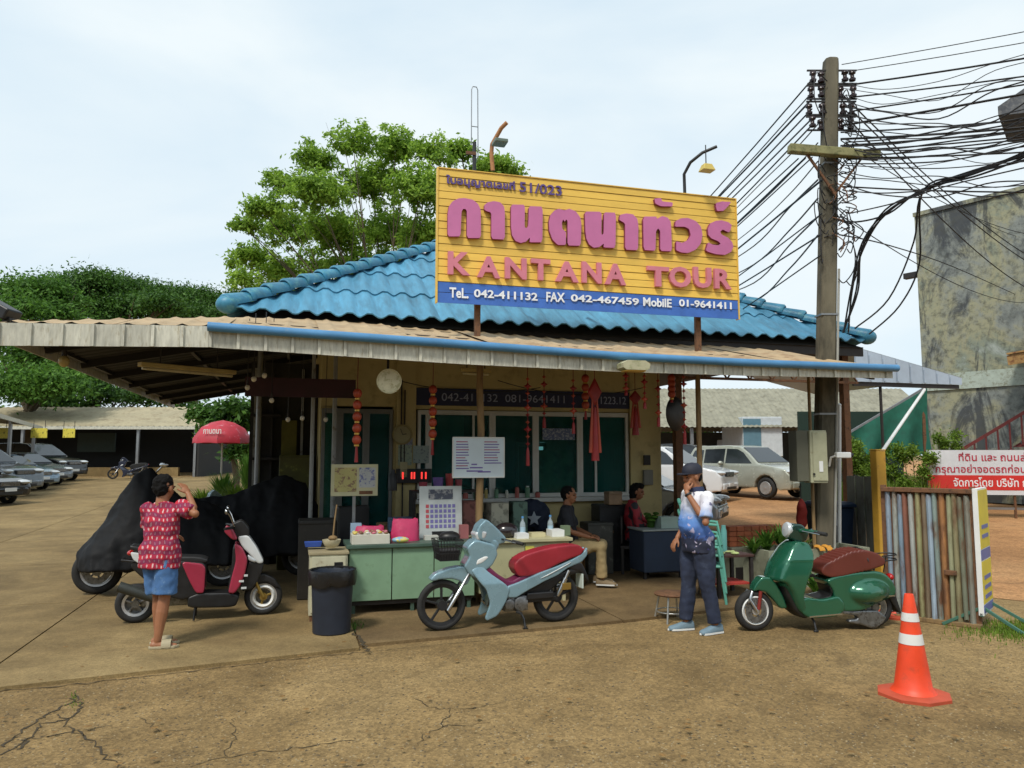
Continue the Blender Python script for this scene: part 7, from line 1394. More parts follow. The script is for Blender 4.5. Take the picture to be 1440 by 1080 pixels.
# plastic chairs, stools
teal = mat('teal_plastic', (.10, .33, .26), .45, var=.1)
def chair(label, loc, rz, m, group=None):
    t = thing('plastic_chair', label, 'chair', loc, rz, group)
    mb = MB(); mb.box((0, 0, .43), (.42, .42, .03)); mb.build('seat', m, t, 0, .012)
    for sx_ in (-1, 1):
        for sy in (-1, 1): mb = MB(); mb.tube([(sx_*.18, sy*.18, .43), (sx_*.23, sy*.22, 0)], [.022, .016], 8); mb.build('leg', m, t, 60)
        mb = MB(); mb.tube([(-.18, sx_*.2, .43), (-.24, sx_*.2, .7), (-.28, sx_*.17, .9)], [.02, .018, .016], 8); mb.build('back_post', m, t, 60)
        mb = MB(); mb.tube([(-.23, sx_*.21, .66), (-.05, sx_*.235, .68), (.15, sx_*.23, .66), (.19, sx_*.21, .43)], [.018, .02, .02, .016], 8); mb.build('armrest', m, t, 60)
    for k in range(5): y = -.12+.06*k; mb = MB(); mb.bar((-.20, y, .46), (-.275, y, .88), .03, .008); mb.build('back_slat', m, t, 0)
    mb = MB(); mb.tube([(-.28, -.17, .9), (-.295, -.08, .93), (-.3, 0, .94), (-.295, .08, .93), (-.28, .17, .9)], .022, 8); mb.build('top_rail', m, t, 60); return t
p = G(982, 850); c0 = chair('teal plastic armchair behind the man in the cap, lowest of the stack', (p.x+.12, p.y+.1, .03), R(-14), teal, 'stacked teal chairs')
for k, lab in enumerate(('teal plastic armchair in the middle of the stack', 'teal plastic armchair on top of the stack')): dup(c0, (p.x+.12, p.y+.1, .03+.13*(k+1)), R(-14), lab)
def stool(label, px, py, m, mtop, r=.15, h=.40, cat='stool', z=0.0, group=None):
    p = G(px, py); t = thing('stool', label, cat, (p.x, p.y, z), .3, group); mb = MB(); mb.lathe([(0, h-.025), (r, h-.025), (r+.008, h-.01), (r-.004, h), (0, h+.004)], 22); mb.build('seat', mtop, t, 40)
    for k in range(4): a = pi/4+k*pi/2; mb = MB(); mb.tube([(r*.75*cos(a), r*.75*sin(a), h-.02), (r*1.05*cos(a), r*1.05*sin(a), .0)], .011, 7); mb.build('leg', m, t, 60)
    mb = MB(); mb.torus((0, 0, h*.35), r*.92, .007, 'z', 22, 6); mb.build('ring', m, t, 60); return t
stool('low steel stool with rusty seat beside the man in the cap', 946, 873, mat('pale_steel', (.45, .46, .45), .35, .7), rust, .19, .3)
def bench(label, loc, rz, m, w_=.42, h=.46, cush=None):
    t = thing('seat', label, 'seat', loc, rz); mb = MB(); mb.box((0, 0, h-.03), (w_, w_, .05)); mb.build('seat_board', m, t, 0, .008)
    for sx_ in (-1, 1):
        for sy in (-1, 1): mb = MB(); mb.box((sx_*(w_/2-.03), sy*(w_/2-.03), (h-.055)/2), (.04, .04, h-.055)); mb.build('leg', m, t, 0)
    mb = MB(); mb.box((-w_/2+.02, 0, h+.22), (.03, w_, .4)); mb.build('backrest', m, t, 0, .008)
    if cush: mb = MB(); mb.box((0, 0, h+.015), (w_*.95, w_*.95, .05)); mb.build('cushion', cush, t, 0, .018)
    return t
p = G(800, 826); bench('wooden chair with olive cushion under the man in khaki trousers', (p.x, p.y, .03), R(-12), brownpost, h=.40, cush=mat('olive_cushion', (.20, .22, .05), .8)); p = G(893, 808); bench('dark chair under the person in the red and black jacket', (p.x, p.y, .03), R(-8), darksteel, h=.42)
p = VP(508, 740, 9.55); oc = thing('office_chair', 'black office chair behind the green desk', 'chair', toXY(p.x, 9.55, FZ), BA+.4)
mb = MB(); mb.box((0, 0, .5), (.46, .46, .08)); mb.build('seat', black, oc, 0, .03); mb = MB(); mb.box((0, .22, .86), (.44, .07, .52)); mb.build('backrest', black, oc, 0, .03); mb = MB(); mb.cyl((0, 0, .1), (0, 0, .46), .03); mb.build('column', steel, oc, 40)
for k in range(5): a_ = 2*pi*k/5; mb = MB(); mb.bar((0, 0, .1), (.28*cos(a_), .28*sin(a_), .06), .04, .03); mb.ell((.28*cos(a_), .28*sin(a_), .03), (.03, .03, .03), None, 8, 6); mb.build('leg', black, oc, 30)
for k, (x0, x1, sg_, lab) in enumerate(((560, 760, .10, 'thin wire sagging under the canopy left of the diamond ornament'), (700, 905, .14, 'thin wire sagging under the canopy by the cream column'))):
    a = VP(x0, 535, 9.4); b = VP(x1, 545, 9.4); mb = MB(); mb.tube([(0+(b.x-a.x)*q/14, 0, (b.z-a.z)*q/14-sg_*4*(q/14)*(1-q/14)) for q in range(15)], .006, 5); o = mb.build('sagging_wire', wirem, None, 60); o.location = toXY(a.x, 9.4, a.z); o.rotation_euler = (0, 0, BA); tag(o, lab, 'wire')
for k, (px, v, w_, d, h, c, lab) in enumerate(((606, 8.95, .16, .1, .05, (.5, .5, .45), 'small white box on the green desk before the calendar'), (652, 9.0, .1, .1, .16, (.3, .1, .1), 'dark red mug at the right end of the green desk'), (690, 8.9, .2, .14, .03, (.3, .35, .5), 'blue folder on the cream desk'), (755, 8.95, .18, .13, .05, (.55, .5, .3), 'yellowish ledger on the cream desk'), (795, 8.98, .1, .1, .12, (.15, .2, .12), 'olive tin at the end of the cream desk'))):
    put('desk_item', lab, 'box', px, 755, v, DT, (lambda w_, d, h: lambda mb: mb.box((0, 0, h/2), (w_, d, h)))(w_, d, h), mat('desk_item_%d' % k, c, .6))
# bottles and papers on the cream desk
clearp = glass_mat('clear_bottle', (.5, .6, .65), .1, .5)
def bottle(mb): mb.lathe([(0, 0), (.033, 0), (.036, .02), (.036, .14), (.03, .17), (.013, .2), (.013, .225), (0, .225)], 14)
def bottlet(px, py, v, lab): o = put('water_bottle', lab, 'bottle', px, py, v, DT, bottle, clearp, 'water bottles on the cream desk'); mb = MB(); mb.cyl((0, 0, .2255), (0, 0, .248), .016, n=10); mb.build('cap', mat('blue_cap', (.1, .3, .6), .4), o, 40); mb = MB(); mb.lathe([(.0365, .06), (.0368, .12)], 14); mb.build('wrapper', mat('bottle_wrapper', (.35, .5, .6), .4), o, 40)
bottlet(735, 757, 8.95, 'water bottle in the middle of the cream desk'); bottlet(774, 757, 9.05, 'water bottle near the seated man')
put('paper_stack', 'stack of white papers at the right end of the cream desk', 'papers', 781, 758, 8.95, DT, lambda mb: mb.box((0, 0, .04), (.16, .22, .08)), white); put('paper_stack', 'low pile of papers beside the black helmet', 'papers', 732, 758, 8.85, DT, lambda mb: mb.box((0, 0, .03), (.15, .2, .06)), white)
put('helmet', 'black and red helmet lying on the cream desk', 'helmet', 712, 757, 8.95, DT, lambda mb: mb.ell((0, 0, .08), (.15, .12, .1)), mat('helmet_black', (.02, .014, .016), .25, coat=.6)); o = put('sticky_note', 'yellow note stuck on the front of the cream desk', 'note', 745, 768, 8.735, VP(745, 771, 8.735).z, lambda mb: mb.box((0, 0, 0), (.11, .006, .055)), mat('yellow_note', (.6, .55, .1), .6))
o = put('padlock_tag', 'small rusty tag on the cream desk drawer', 'tag', 722, 790, 8.735, .55, lambda mb: mb.box((0, 0, 0), (.04, .008, .06)), rust)
# heap of dark jackets and bags on a bench below the window
hb = uvthing('low_bench', 'long low bench along the window wall', 'bench', 3.4, 10.75, FZ); part('plank', [(2.4, 4.6, 10.55, 10.95, .62, .66)], brownpost, hb)
for x in (2.5, 3.5, 4.5): part('leg', [(x-.03, x+.03, 10.6, 10.9, FZ, .619)], brownpost, hb)
for k, (px, py, r, lab, c) in enumerate(((700, 690, (.2, .17, .22), 'dark jacket heaped on the window bench', (.015, .02, .03)), (745, 690, (.3, .18, .26), 'big navy bag with pale star on the window bench', (.012, .02, .045)), (675, 695, (.14, .12, .16), 'small teal bag on the window bench', (.02, .07, .08)), (655, 700, (.12, .12, .17), 'brown basket on the window bench', (.12, .06, .03)))):
    p = VP(px, 700, 10.75); o = thing('bag', lab, 'bag', toXY(p.x, 10.75, .661), BA, 'bags on the window bench'); mb = MB(); mb.ell((0, 0, r[2]*.8), r, None, 22, 14); me = remesh(mb, .02, 1); vmap(me, lambda a: np.column_stack([a[:, 0], a[:, 1], np.maximum(a[:, 2], 0)])); wob(me, .05, 6, k*3); wob(me, .02, 16, k); link('cloth', me, mat('bag_cloth_%d' % k, c, .8), o, 70)
    if k == 1: mb = MB(); pts5 = [((.05 if i % 2 else .11)*cos(pi/2+i*pi/5), (.05 if i % 2 else .11)*sin(pi/2+i*pi/5)) for i in range(10)]; mb.prism([(x, z+.2) for x, z in pts5], -.215, -.2); mb.build('star_print', mat('pale_star', (.4, .45, .5), .7), o, 0)
for k, (px, v, z, s, c, lab) in enumerate(((858, 10.9, FZ, (.5, .35, 1.0), (.02, .022, .025), 'tall black speaker box beside the right window'), (862, 10.75, 1.03, (.22, .2, .2), (.3, .2, .12), 'woven basket on the black speaker box'), (838, 10.7, FZ, (.4, .35, .75), (.07, .07, .06), 'dark patterned crate beside the seated man'), (545, 10.4, FZ, (.6, .4, .72), (.03, .03, .03), 'dark cupboard behind the price board'), (548, 10.4, .75, (.32, .25, .12), (.35, .22, .10), 'brown carton on the dark cupboard'), (415, 12.5, FZ, (.5, .5, 1.75), (.10, .10, .02), 'tall olive locker by the side wall'), (447, 9.9, FZ, (.45, .45, .95), (.03, .025, .02), 'dark wooden stand behind the white cabinet'))):
    p = VP(px, 700, v); o = thing('storage_box', lab, 'box', toXY(p.x, v, z), BA); mb = MB(); mb.box((0, 0, s[2]/2), s); mb.build('case', mat('storage_%d' % k, c, .6, var=.3, col2=tuple(min(1, x*2.5) for x in c), thr=(.6, .7), s2=10), o, 0, .012); mb = MB(); mb.box((0, -.006, s[2]-.03), (s[0]*1.02, s[1]*1.03, .03)); mb.build('lid', mat('storage_lid_%d' % k, tuple(x*.8 for x in c), .6), o, 0, .006)
rs_ = random.Random(12)
for k in range(9):
    px = 640+k*14.5; p = VP(px, 690, 11.24); h = rs_.uniform(.08, .2); c = rs_.choice(((.4, .1, .08), (.5, .5, .42), (.1, .2, .3), (.12, .25, .15), (.45, .35, .1)))
    o = thing('sill_item', ['first', 'second', 'third', 'fourth', 'fifth', 'sixth', 'seventh', 'eighth', 'ninth'][k]+' small jar from the left along the window sill', 'jar', toXY(p.x, 11.235, 1.126), BA, 'jars along the window sill'); r = rs_.uniform(.025, .04)
    mb = MB(); mb.lathe([(0, 0), (r, 0), (r*1.05, h*.5), (r, h*.8), (r*.6, h*.9), (0, h*.9)], 12); mb.build('jar', mat('sill_jar_%d%d%d' % tuple(int(x*100) for x in c), c, .4), o, 40); mb = MB(); mb.cyl((0, 0, h*.9+.0005), (0, 0, h), r*.65, n=10); mb.build('lid', white if k % 2 else black, o, 30)
for k, (px, py, w_, h_, c) in enumerate(((600, 700, .3, .2, (.45, .45, .4)), (655, 705, .22, .26, (.3, .12, .1)), (690, 712, .26, .2, (.5, .48, .38)), (560, 715, .3, .16, (.2, .3, .45)), (720, 712, .2, .22, (.12, .2, .16)))):
    p = VP(px, py, 10.3); bz = .79 if px < 640 else FZ; bz = bz if px < 640 else .0
    o = thing('carton', 'cluttered carton behind the desks, '+['left of the shelf post', 'dark red one under the whiteboard', 'pale one right of the brown post', 'blue one on the shelf', 'dark green one before the bench'][k], 'carton', toXY(p.x, 10.1 if px < 640 else 10.0, bz if px < 640 else FZ), BA+rs_.uniform(-.2, .2), 'cartons behind the desks'); hh = h_ if px < 640 else 1.0+h_*.5
    mb = MB(); mb.box((0, 0, hh/2), (w_, .25, hh)); mb.build('body', mat('carton_%d' % k, c, .7, col2=tuple(x*.5 for x in c), thr=(.5, .6), s2=12), o, 0, .005); mb = MB(); mb.box((0, 0, hh+.006), (w_*.96, .24, .01)); mb.build('flap', mat('carton_flap_%d' % k, tuple(x*.8 for x in c), .7), o, 0)
# small table by the column
tv = 9.9; a = VP(905, 745, tv).x; b = VP(962, 745, tv).x; st = uvthing('side_table', 'small table under a dark blue cloth beside the cream column', 'table', (a+b)/2, tv+.25, FZ); part('cloth', [(a, b, tv, tv+.5, .12, .70)], mat('dark_blue_cloth', (.03, .045, .08), .85, bump=.3, bscale=8), st, .02); part('top', [(a-.02, b+.02, tv-.02, tv+.52, .7005, .725)], mat('pale_top', (.3, .34, .33), .5), st, .004)
for sx_ in (a+.04, b-.04): part('leg', [(sx_-.02, sx_+.02, tv+.04, tv+.08, FZ, .119)], darksteel, st)
put('foam_box', 'pale green foam box on the small table', 'box', 938, 730, tv+.22, .726, lambda mb: mb.box((0, 0, .08), (.3, .22, .16)), mat('pale_foam', (.35, .45, .4), .7)); put('potted_herb', 'small green potted herb on the small table', 'plant', 915, 720, tv+.3, .726, lambda mb: [mb.ell((rnd.uniform(-.06, .06), rnd.uniform(-.06, .06), rnd.uniform(.1, .22)), (.05, .05, .025), None, 8, 5) for _ in range(14)]+[mb.lathe([(0, 0), (.05, 0), (.06, .1), (0, .1)], 10)], leaf_mid)
put('fan_head', 'small brown ornament on the small table', 'ornament', 948, 726, tv+.3, .726, lambda mb: mb.lathe([(0, .16), (.05, .16), (.06, .22), (.03, .28), (.0, .29)], 12), mat('brown_ornament', (.25, .12, .06), .6)).location.z -= .16

# ================================================================ RIGHT FOREGROUND
orange = mat('orange_cone', (.76, .06, .014), .5, var=.12, scale=5, col2=(.38, .06, .025), thr=(.54, .8), s2=9); rubberb = mat('cone_base', (.45, .07, .03), .6, var=.2); refl = mat('reflective_white', (.68, .68, .66), .4, var=.08, col2=(.4, .38, .33), thr=(.6, .75))
def cone(label, loc, rz, h=.74, group='traffic cones'):
    t = thing('traffic_cone', label, 'traffic cone', loc, rz, group); b2 = .21
    mb = MB(); o = [(b2, b2*.45), (b2*.45, b2), (-b2*.45, b2), (-b2, b2*.45), (-b2, -b2*.45), (-b2*.45, -b2), (b2*.45, -b2), (b2, -b2*.45)]; mb.loft([[(x*k*1.12, y*k*1.12, z) for x, y in o] for k, z in ((1, .0), (1, .022), (.92, .03), (.7, .034))]); mb.build('base', rubberb, t, 30)
    rc = lambda z: .135-(.135-.032)*(z-.034)/(h-.034)
    mb = MB(); mb.lathe([(.16, .033), (.15, .045), (rc(.07), .07)]+[(rc(z), z) for z in (h*.27, h*.47, h*.67, h-.02)]+[(.03, h), (.02, h), (.018, h-.05)], 28); mb.build('cone', orange, t, 40)
    for z0, z1 in ((h*.514, h*.615), (h*.736, h*.818)): mb = MB(); mb.lathe([(rc(z0)+.003, z0), (rc(z1)+.003, z1)], 28); mb.build('reflective_band', refl, t, 60)
    return t
p = G(1285, 978); cone('orange traffic cone with two white bands in the right foreground', (p.x, p.y, 0), .35); p = G(1258, 866); cone('small orange traffic cone half hidden behind the green scooter', (p.x, p.y, 0), .1, .36)
# fence gate of odd slats
A = G(1252, 868); B = G(1374, 884); dvec = B-A; gl = dvec.length; gate = thing('fence_panel', 'fence panel of mismatched coloured tin slats behind the traffic cone', 'fence', (A.x, A.y, 0), math.atan2(dvec.y, dvec.x)); ht = D(1255, 682, A.y).z
slc = [(.25, .32, .40), (.30, .33, .30), (.20, .28, .36), (.22, .09, .06), (.34, .36, .34), (.28, .28, .14), (.18, .14, .09), (.28, .36, .44), (.2, .26, .24), (.34, .16, .06), (.27, .28, .17), (.24, .22, .12), (.2, .22, .16), (.24, .24, .2)]
n = 14
for k in range(n):
    w_ = gl/n; x = w_*(k+.5); m_ = mat('slat_tin_%d' % k, slc[k], .65, var=.25, scale=7, col2=(.13, .06, .03), thr=(.5, .66), s2=6, stretch=(1, 1, .3), bump=.2, bscale=30); mb = MB(); h = ht-.06+rnd.uniform(-.05, .05); z0 = rnd.uniform(.02, .08)
    rings = []
    for z in (z0, h*.5, h): rings.append([(x+w_*(.44+.06*sin(k*3.1))*cos(a_)+(.012*sin(k*7.7))*(z/ht), -.035*sin(a_)+rnd.uniform(-.004, .004), z+rnd.uniform(-.01, .01)) for a_ in [pi*j/6 for j in range(7)]]+[(x+w_*.38*cos(a_)+(.012*sin(k*7.7))*(z/ht), -.027*sin(a_), z) for a_ in [pi*(6-j)/6 for j in range(7)]])
    mb.loft(rings); mb.build('slat', m_, gate, 50)
mb = MB(); mb.box((gl/2, .012, ht*.48), (gl-.02, .006, ht*.88)); mb.build('backing_sheet', rust, gate, 0)
for z in (.12, .8, ht-.1): mb = MB(); mb.box((gl/2, .03, z), (gl+.04, .04, .06)); mb.build('rail', rust, gate, 0, .004)
mb = MB(); mb.box((gl/2, -.02, ht-.045), (gl+.06, .07, .05)); mb.build('top_rail', rust, gate, 0, .006); mb = MB(); mb.box((gl/2, 0, .025), (gl+.1, .08, .05)); mb.build('bottom_board', brownpost, gate, 0, .008)
for x in (-.02, gl+.02): mb = MB(); mb.box((x, .03, ht/2), (.05, .05, ht)); mb.build('end_post', rust, gate, 0, .004)
mb = MB(); mb.box((gl*.75, -.05, .55), (.12, .03, .05)); mb.build('latch', rust, gate, 0, .006)
yp = GG(1242, 815); ypm = mat('yellow_post_paint', (.48, .27, .03), .65, var=.15, col2=(.2, .1, .03), thr=(.58, .75), s2=5); o = thing('yellow_post', 'chipped yellow steel post behind the tin fence', 'post', (yp.x, yp.y, 0), .3); hh = D(1240, 634, yp.y).z
mb = MB(); mb.box((0, 0, hh/2), (.17, .13, hh)); mb.build('shaft', ypm, o, 0, .012); mb = MB(); mb.box((.02, -.07, hh*.62), (.1, .03, .1)); mb.build('hinge', rust, o, 0); mb = MB(); mb.box((0, 0, hh+.012), (.18, .14, .02)); mb.build('cap', ypm, o, 0, .005)
gp0 = GG(1196, 800); gpm = mat('grey_green_sheet', (.13, .14, .12), .7, col2=(.07, .06, .04), thr=(.5, .7), stretch=(1, 1, .4)); dv2 = Vector((yp.x-gp0.x, yp.y-gp0.y, 0)); o = thing('fence_panel', 'plain grey green tin fence panel left of the yellow post', 'fence', (gp0.x, gp0.y, 0), math.atan2(dv2.y, dv2.x)); l2 = dv2.length; h2 = D(1200, 668, gp0.y).z
for k in range(7): mb = MB(); w_ = l2/7; mb.box((w_*(k+.5), (-.012 if k % 2 else .0), h2/2), (w_*1.0-.003, .012, h2-.02+.01*(k % 3))); mb.build('slat', gpm, o, 0)
mb = MB(); mb.box((l2/2, .04, h2*.8), (l2, .04, .05)); mb.build('rail', rust, o, 0)
# standing sign
p = G(1388, 880); sg = thing('standing_sign', 'narrow yellow and white standing sign on green legs at the right edge', 'sign', (p.x, p.y, 0), R(49)); z0, z1 = .14, D(1388, 686, p.y).z
mb = MB(); mb.box((0, 0, (z0+z1)/2), (.52, .05, z1-z0)); mb.build('panel', white, sg, 0, .004); yl = mat('sign_yellow', (.62, .50, .03), .5); bl_ = mat('sign_blue', (.10, .13, .35), .5)
for f0_, f1_, mm in ((.52, .985, yl), (.09, .42, yl), (.43, .51, bl_), (.02, .08, bl_)): mb = MB(); mb.box((0, -.028, z0+(z1-z0)*(f0_+f1_)/2), (.5, .004, (z1-z0)*(f1_-f0_))); mb.build('printed_panel', mm, sg, 0)
for k in range(5): mb = MB(); mb.box((0, -.032, z0+(z1-z0)*(.14+.075*k+(.25 if k > 2 else 0))), (.34, .003, .04)); mb.build('printed_line', bl_, sg, 0)
gleg = mat('green_leg', (.05, .14, .10), .5)
for sx_ in (-1, 1):
    for sy in (-1, 1): mb = MB(); mb.bar((sx_*.2, 0, .22), (sx_*.26, sy*.36, .012), .03, .03); mb.build('leg', gleg, sg, 0, .003)
mb = MB(); mb.bar((-.26, 0, .15), (.26, 0, .15), .035, .035); mb.build('crossbar', gleg, sg, 0, .003)
# planter, plants, bricks, wheelie bin
pc = mat('grey_planter', (.24, .25, .18), .85, var=.2, col2=(.12, .13, .08), thr=(.5, .7))
pa = G(1045, 830); o = uvthing('planter_trough', 'concrete planter trough behind the green scooter', 'planter', toUV(pa).x+.65, 8.9, FZ); ux = toUV(G(1040, 820)).x
part('side', [(ux, ux+1.6, 8.75, 8.81, FZ, .52), (ux, ux+1.6, 9.29, 9.35, FZ, .52), (ux, ux+.06, 8.8105, 9.2895, FZ, .5195), (ux+1.54, ux+1.6, 8.8105, 9.2895, FZ, .5195)], pc, o); part('soil', [(ux+.061, ux+1.539, 8.811, 9.289, FZ, .46)], mat('soil', (.05, .035, .02), .95), o)
def plant(label, u, v, z, n, h, m, seed, wide=.2):
    t = thing('leafy_plant', label, 'plant', toXY(u, v, z), 0, 'plants in and by the trough'); rs = random.Random(seed); mb = MB(); mb2 = MB()
    for k in range(n):
        a = rs.uniform(0, 2*pi); l = h*rs.uniform(.5, 1.1); sp = wide*rs.uniform(.3, 1.2); w_ = rs.uniform(.012, .028); d = Vector((cos(a), sin(a), 0)); s_ = Vector((-sin(a), cos(a), 0)); P = [d*sp*q**1.5+Vector((0, 0, l*(q-.25*q*q))) for q in (0, .35, .7, 1)]
        vs = []; 
        for q, pnt in zip((.3, 1, .8, .05), P): vs += [pnt-s_*w_*q, pnt+s_*w_*q]
        mb.add([tuple(x) for x in vs], [(0, 1, 3, 2), (2, 3, 5, 4), (4, 5, 7, 6)])
    mb2.tube([(0, 0, -.03), (.01, 0, h*.3), (0, .01, h*.5)], .01, 6); mb2.build('stem', barkm, t, 60); mb.build('foliage', m, t, 0, fix=False); return t
for k, (px, n, h, lab) in enumerate(((1078, 60, .42, 'bushy green plant rising from the trough behind the scooter headset'), (1100, 60, .5, 'taller green plant in the middle of the trough'), (1128, 40, .3, 'low yellowish plant in the trough beside the scooter seat'), (1060, 40, .3, 'small green plant at the left end of the trough'))): p = VP(px, 780, 9.05); plant(lab, p.x, 9.05, .45, n, h, leaf_mid if k != 2 else grassm, k+3, .22)
for k, (px, v, lab) in enumerate(((1170, 8.6, 'spiky plant on the ground by the fence foot'), (1215, 8.2, 'weedy plant behind the scooter rear'), (1140, 8.55, 'yellow green plant under the scooter seat'))): p = toUV(G(px, 845)); plant(lab, p.x, p.y+.3, .0, 45, .42, grassm if k else leaf_mid, 20+k, .2)
bk = mat('orange_brick', (.42, .12, .05), .85, var=.2, rand=.2); n = 0
for r_ in range(4):
    for k in range(7):
        p = VP(1022, 762, 9.75); br_ = thing('brick', 'orange brick stacked behind the trough, row %s, %s' % (['bottom', 'second', 'third', 'top'][r_], ['leftmost', 'second', 'third', 'middle', 'fifth', 'sixth', 'rightmost'][k]), 'brick', toXY(p.x+.04+.125*k, 9.75, .475+.072*r_), BA+rnd.uniform(-.04, .04), 'stacked orange bricks'); mb = MB(); mb.box((0, 0, .034), (.115, .21, .066)); mb.build('block', bk, br_, 0, .004)
p = VP(1065, 762, 9.75); o = uvthing('low_platform', 'low concrete platform carrying the orange bricks', 'platform', p.x, 9.75, FZ); part('slab', [(p.x-.55, p.x+.6, 9.55, 9.95, FZ, .474)], pc, o, .008); part('kick', [(p.x-.5, p.x+.55, 9.53, 9.549, FZ, .2)], darksteel, o)
wbp = VP(1168, 760, 10.0); o = uvthing('wheelie_bin', 'dark blue wheelie bin beside the utility pole foot', 'bin', wbp.x, 10.0, FZ); nb_ = mat('dark_blue_bin', (.010, .024, .055), .45, var=.2); mb = MB(); mb.loft([[(wbp.x+x*k, 10.0+y*k, z) for x, y in ((-.25, -.26), (.25, -.26), (.25, .26), (-.25, .26))] for k, z in ((.78, .06), (1, .98))]); mb.build('body', nb_, o, 0, .02); mb = MB(); mb.loft([[(wbp.x+x*k, 10.0+y*k, z) for x, y in ((-.27, -.29), (.27, -.29), (.27, .29), (-.27, .29))] for k, z in ((1, .985), (1.0, 1.03), (.8, 1.07))]); mb.build('lid', nb_, o, 0, .01)
part('label_sheet', [(wbp.x-.19, wbp.x-.07, 9.742, 9.746, .72, .92)], mat('bin_label', (.35, .42, .5), .6), o)
for s in (-1, 1): mb = MB(); mb.torus((wbp.x+s*.22, 10.22, .10), .07, .028, 'x', 18, 7); mb.build('wheel', rubber, o, 60)
p = VP(1158, 768, 8.95); hs = thing('coiled_hose', 'pale blue hose bent over the trough edge', 'hose', toXY(p.x, 8.95, .52), BA); mb = MB(); mb.tube([(-.25, .2, -.05), (-.2, .1, .2), (-.12, 0, .26), (-.05, -.02, .12), (.02, 0, .3), (.1, .05, .5), (.16, .1, .62)], .014, 8); mb.build('hose', mat('pale_blue_hose', (.2, .32, .5), .5), hs, 60); mb = MB(); mb.ell((.165, .1, .64), (.04, .04, .04)); mb.build('nozzle', mat('green_nozzle', (.2, .25, .05), .5), hs, 60)
p = VP(1150, 775, 8.85); gvo = thing('work_gloves', 'orange work gloves drying on the trough edge', 'gloves', toXY(p.x, 8.78, .525), BA)
for s in (-1, 1):
    mb = MB(); mb.ell((s*.06, 0, .03), (.045, .055, .025)); [mb.tube([(s*.06-.03+.02*k, -.03, .03), (s*.06-.035+.024*k, -.09, .02), (s*.06-.035+.024*k, -.11, -.02)], .011, 6) for k in range(4)]; mb.tube([(s*.1, 0, .03), (s*.13, -.04, .03)], .012, 6); link('glove', remesh(mb, .008, 2), mat('orange_glove', (.55, .25, .03), .8), gvo, 60)
p = VP(1127, 715, 10.0); o = thing('red_bag', 'red cloth bag hanging on the utility pole below the cabinet', 'bag', toXY(p.x, 10.0, p.z-.3), BA); mb = MB(); mb.ell((0, 0, .22), (.09, .06, .24), None, 16, 12); me = remesh(mb, .015, 1); wob(me, .03, 9, 2); link('cloth', me, mat('red_cloth', (.35, .03, .02), .8), o, 60); mb = MB(); mb.tube([(0, 0, .42), (.02, .03, .55), (.0, 0, .68)], .008, 6); mb.build('strap', darksteel, o, 60)
p = VP(1027, 800, 8.55); tb = uvthing('work_table', 'low dark table with bits of fruit peel beside the man in the cap', 'table', p.x, 8.6, FZ); part('top', [(p.x-.3, p.x+.22, 8.35, 8.85, .52, .55)], mat('dark_red_top', (.06, .025, .02), .6), tb, .004)
for sx_ in (-.27, .19):
    for sy in (8.38, 8.82): part('leg', [(p.x+sx_-.02, p.x+sx_+.02, sy-.02, sy+.02, FZ, .519)], darksteel, tb)
part('shelf', [(p.x-.27, p.x+.19, 8.4, 8.8, .18, .2)], mat('red_shelf', (.4, .04, .03), .6), tb)
q = VP(1025, 792, 8.5); lsc = thing('leaf_scraps', 'pale green vegetable scraps on the low dark table', 'vegetables', toXY(q.x, 8.5, .551), BA)
for k in range(7): mb = MB(); mb.ell((rnd.uniform(-.15, .1), rnd.uniform(-.1, .1), .015), (.05, .025, .015), Matrix.Rotation(rnd.uniform(0, 3), 4, 'Z'), 8, 5); mb.build('scrap', mat('pale_green_scrap', (.4, .48, .2), .7), lsc, 60)
put('tall_flask', 'teal water flask on the low dark table', 'flask', 1018, 765, 8.7, .551, lambda mb: mb.lathe([(0, 0), (.04, 0), (.04, .26), (.028, .3), (.028, .33), (0, .33)], 14), mat('teal_flask', (.12, .35, .33), .35))

# ================================================================ ROOF TOP LAMPS AND ANTENNA
def D2(px, py, v): q = VP(px, py, v); return toXY(q.x, q.y, q.z)
p = VP(693, 240, SV+.12); la = uvthing('sign_lamp', 'rusty bent lamp arm on the top left of the billboard', 'lamp', p.x, SV+.12, SZ1); P = [VP(x, y, SV+.12) for x, y in ((693, 240), (691, 215), (692, 203), (700, 188), (706, 183))]; mb = MB(); mb.tube([(q.x, SV+.12-(.25*k/4 if k > 2 else 0), max(q.z, SZ1-.12)) for k, q in enumerate(P)], .03, 8); mb.build('arm', mat('rust_orange_pipe', (.40, .19, .08), .8, col2=(.15, .06, .03), thr=(.5, .7)), la, 60)
q = VP(703, 200, SV-.15); mb = MB(); mb.loft([[(q.x+x, SV-.15+y, q.z+z) for x, y in ((-.09, -.1), (.09, -.1), (.09, .1), (-.09, .1))] for x_, z in ((1, -.03), (1, .02))]); mb.build('lamp_head', mat('green_grey_head', (.12, .16, .13), .5), la, 0, .01)
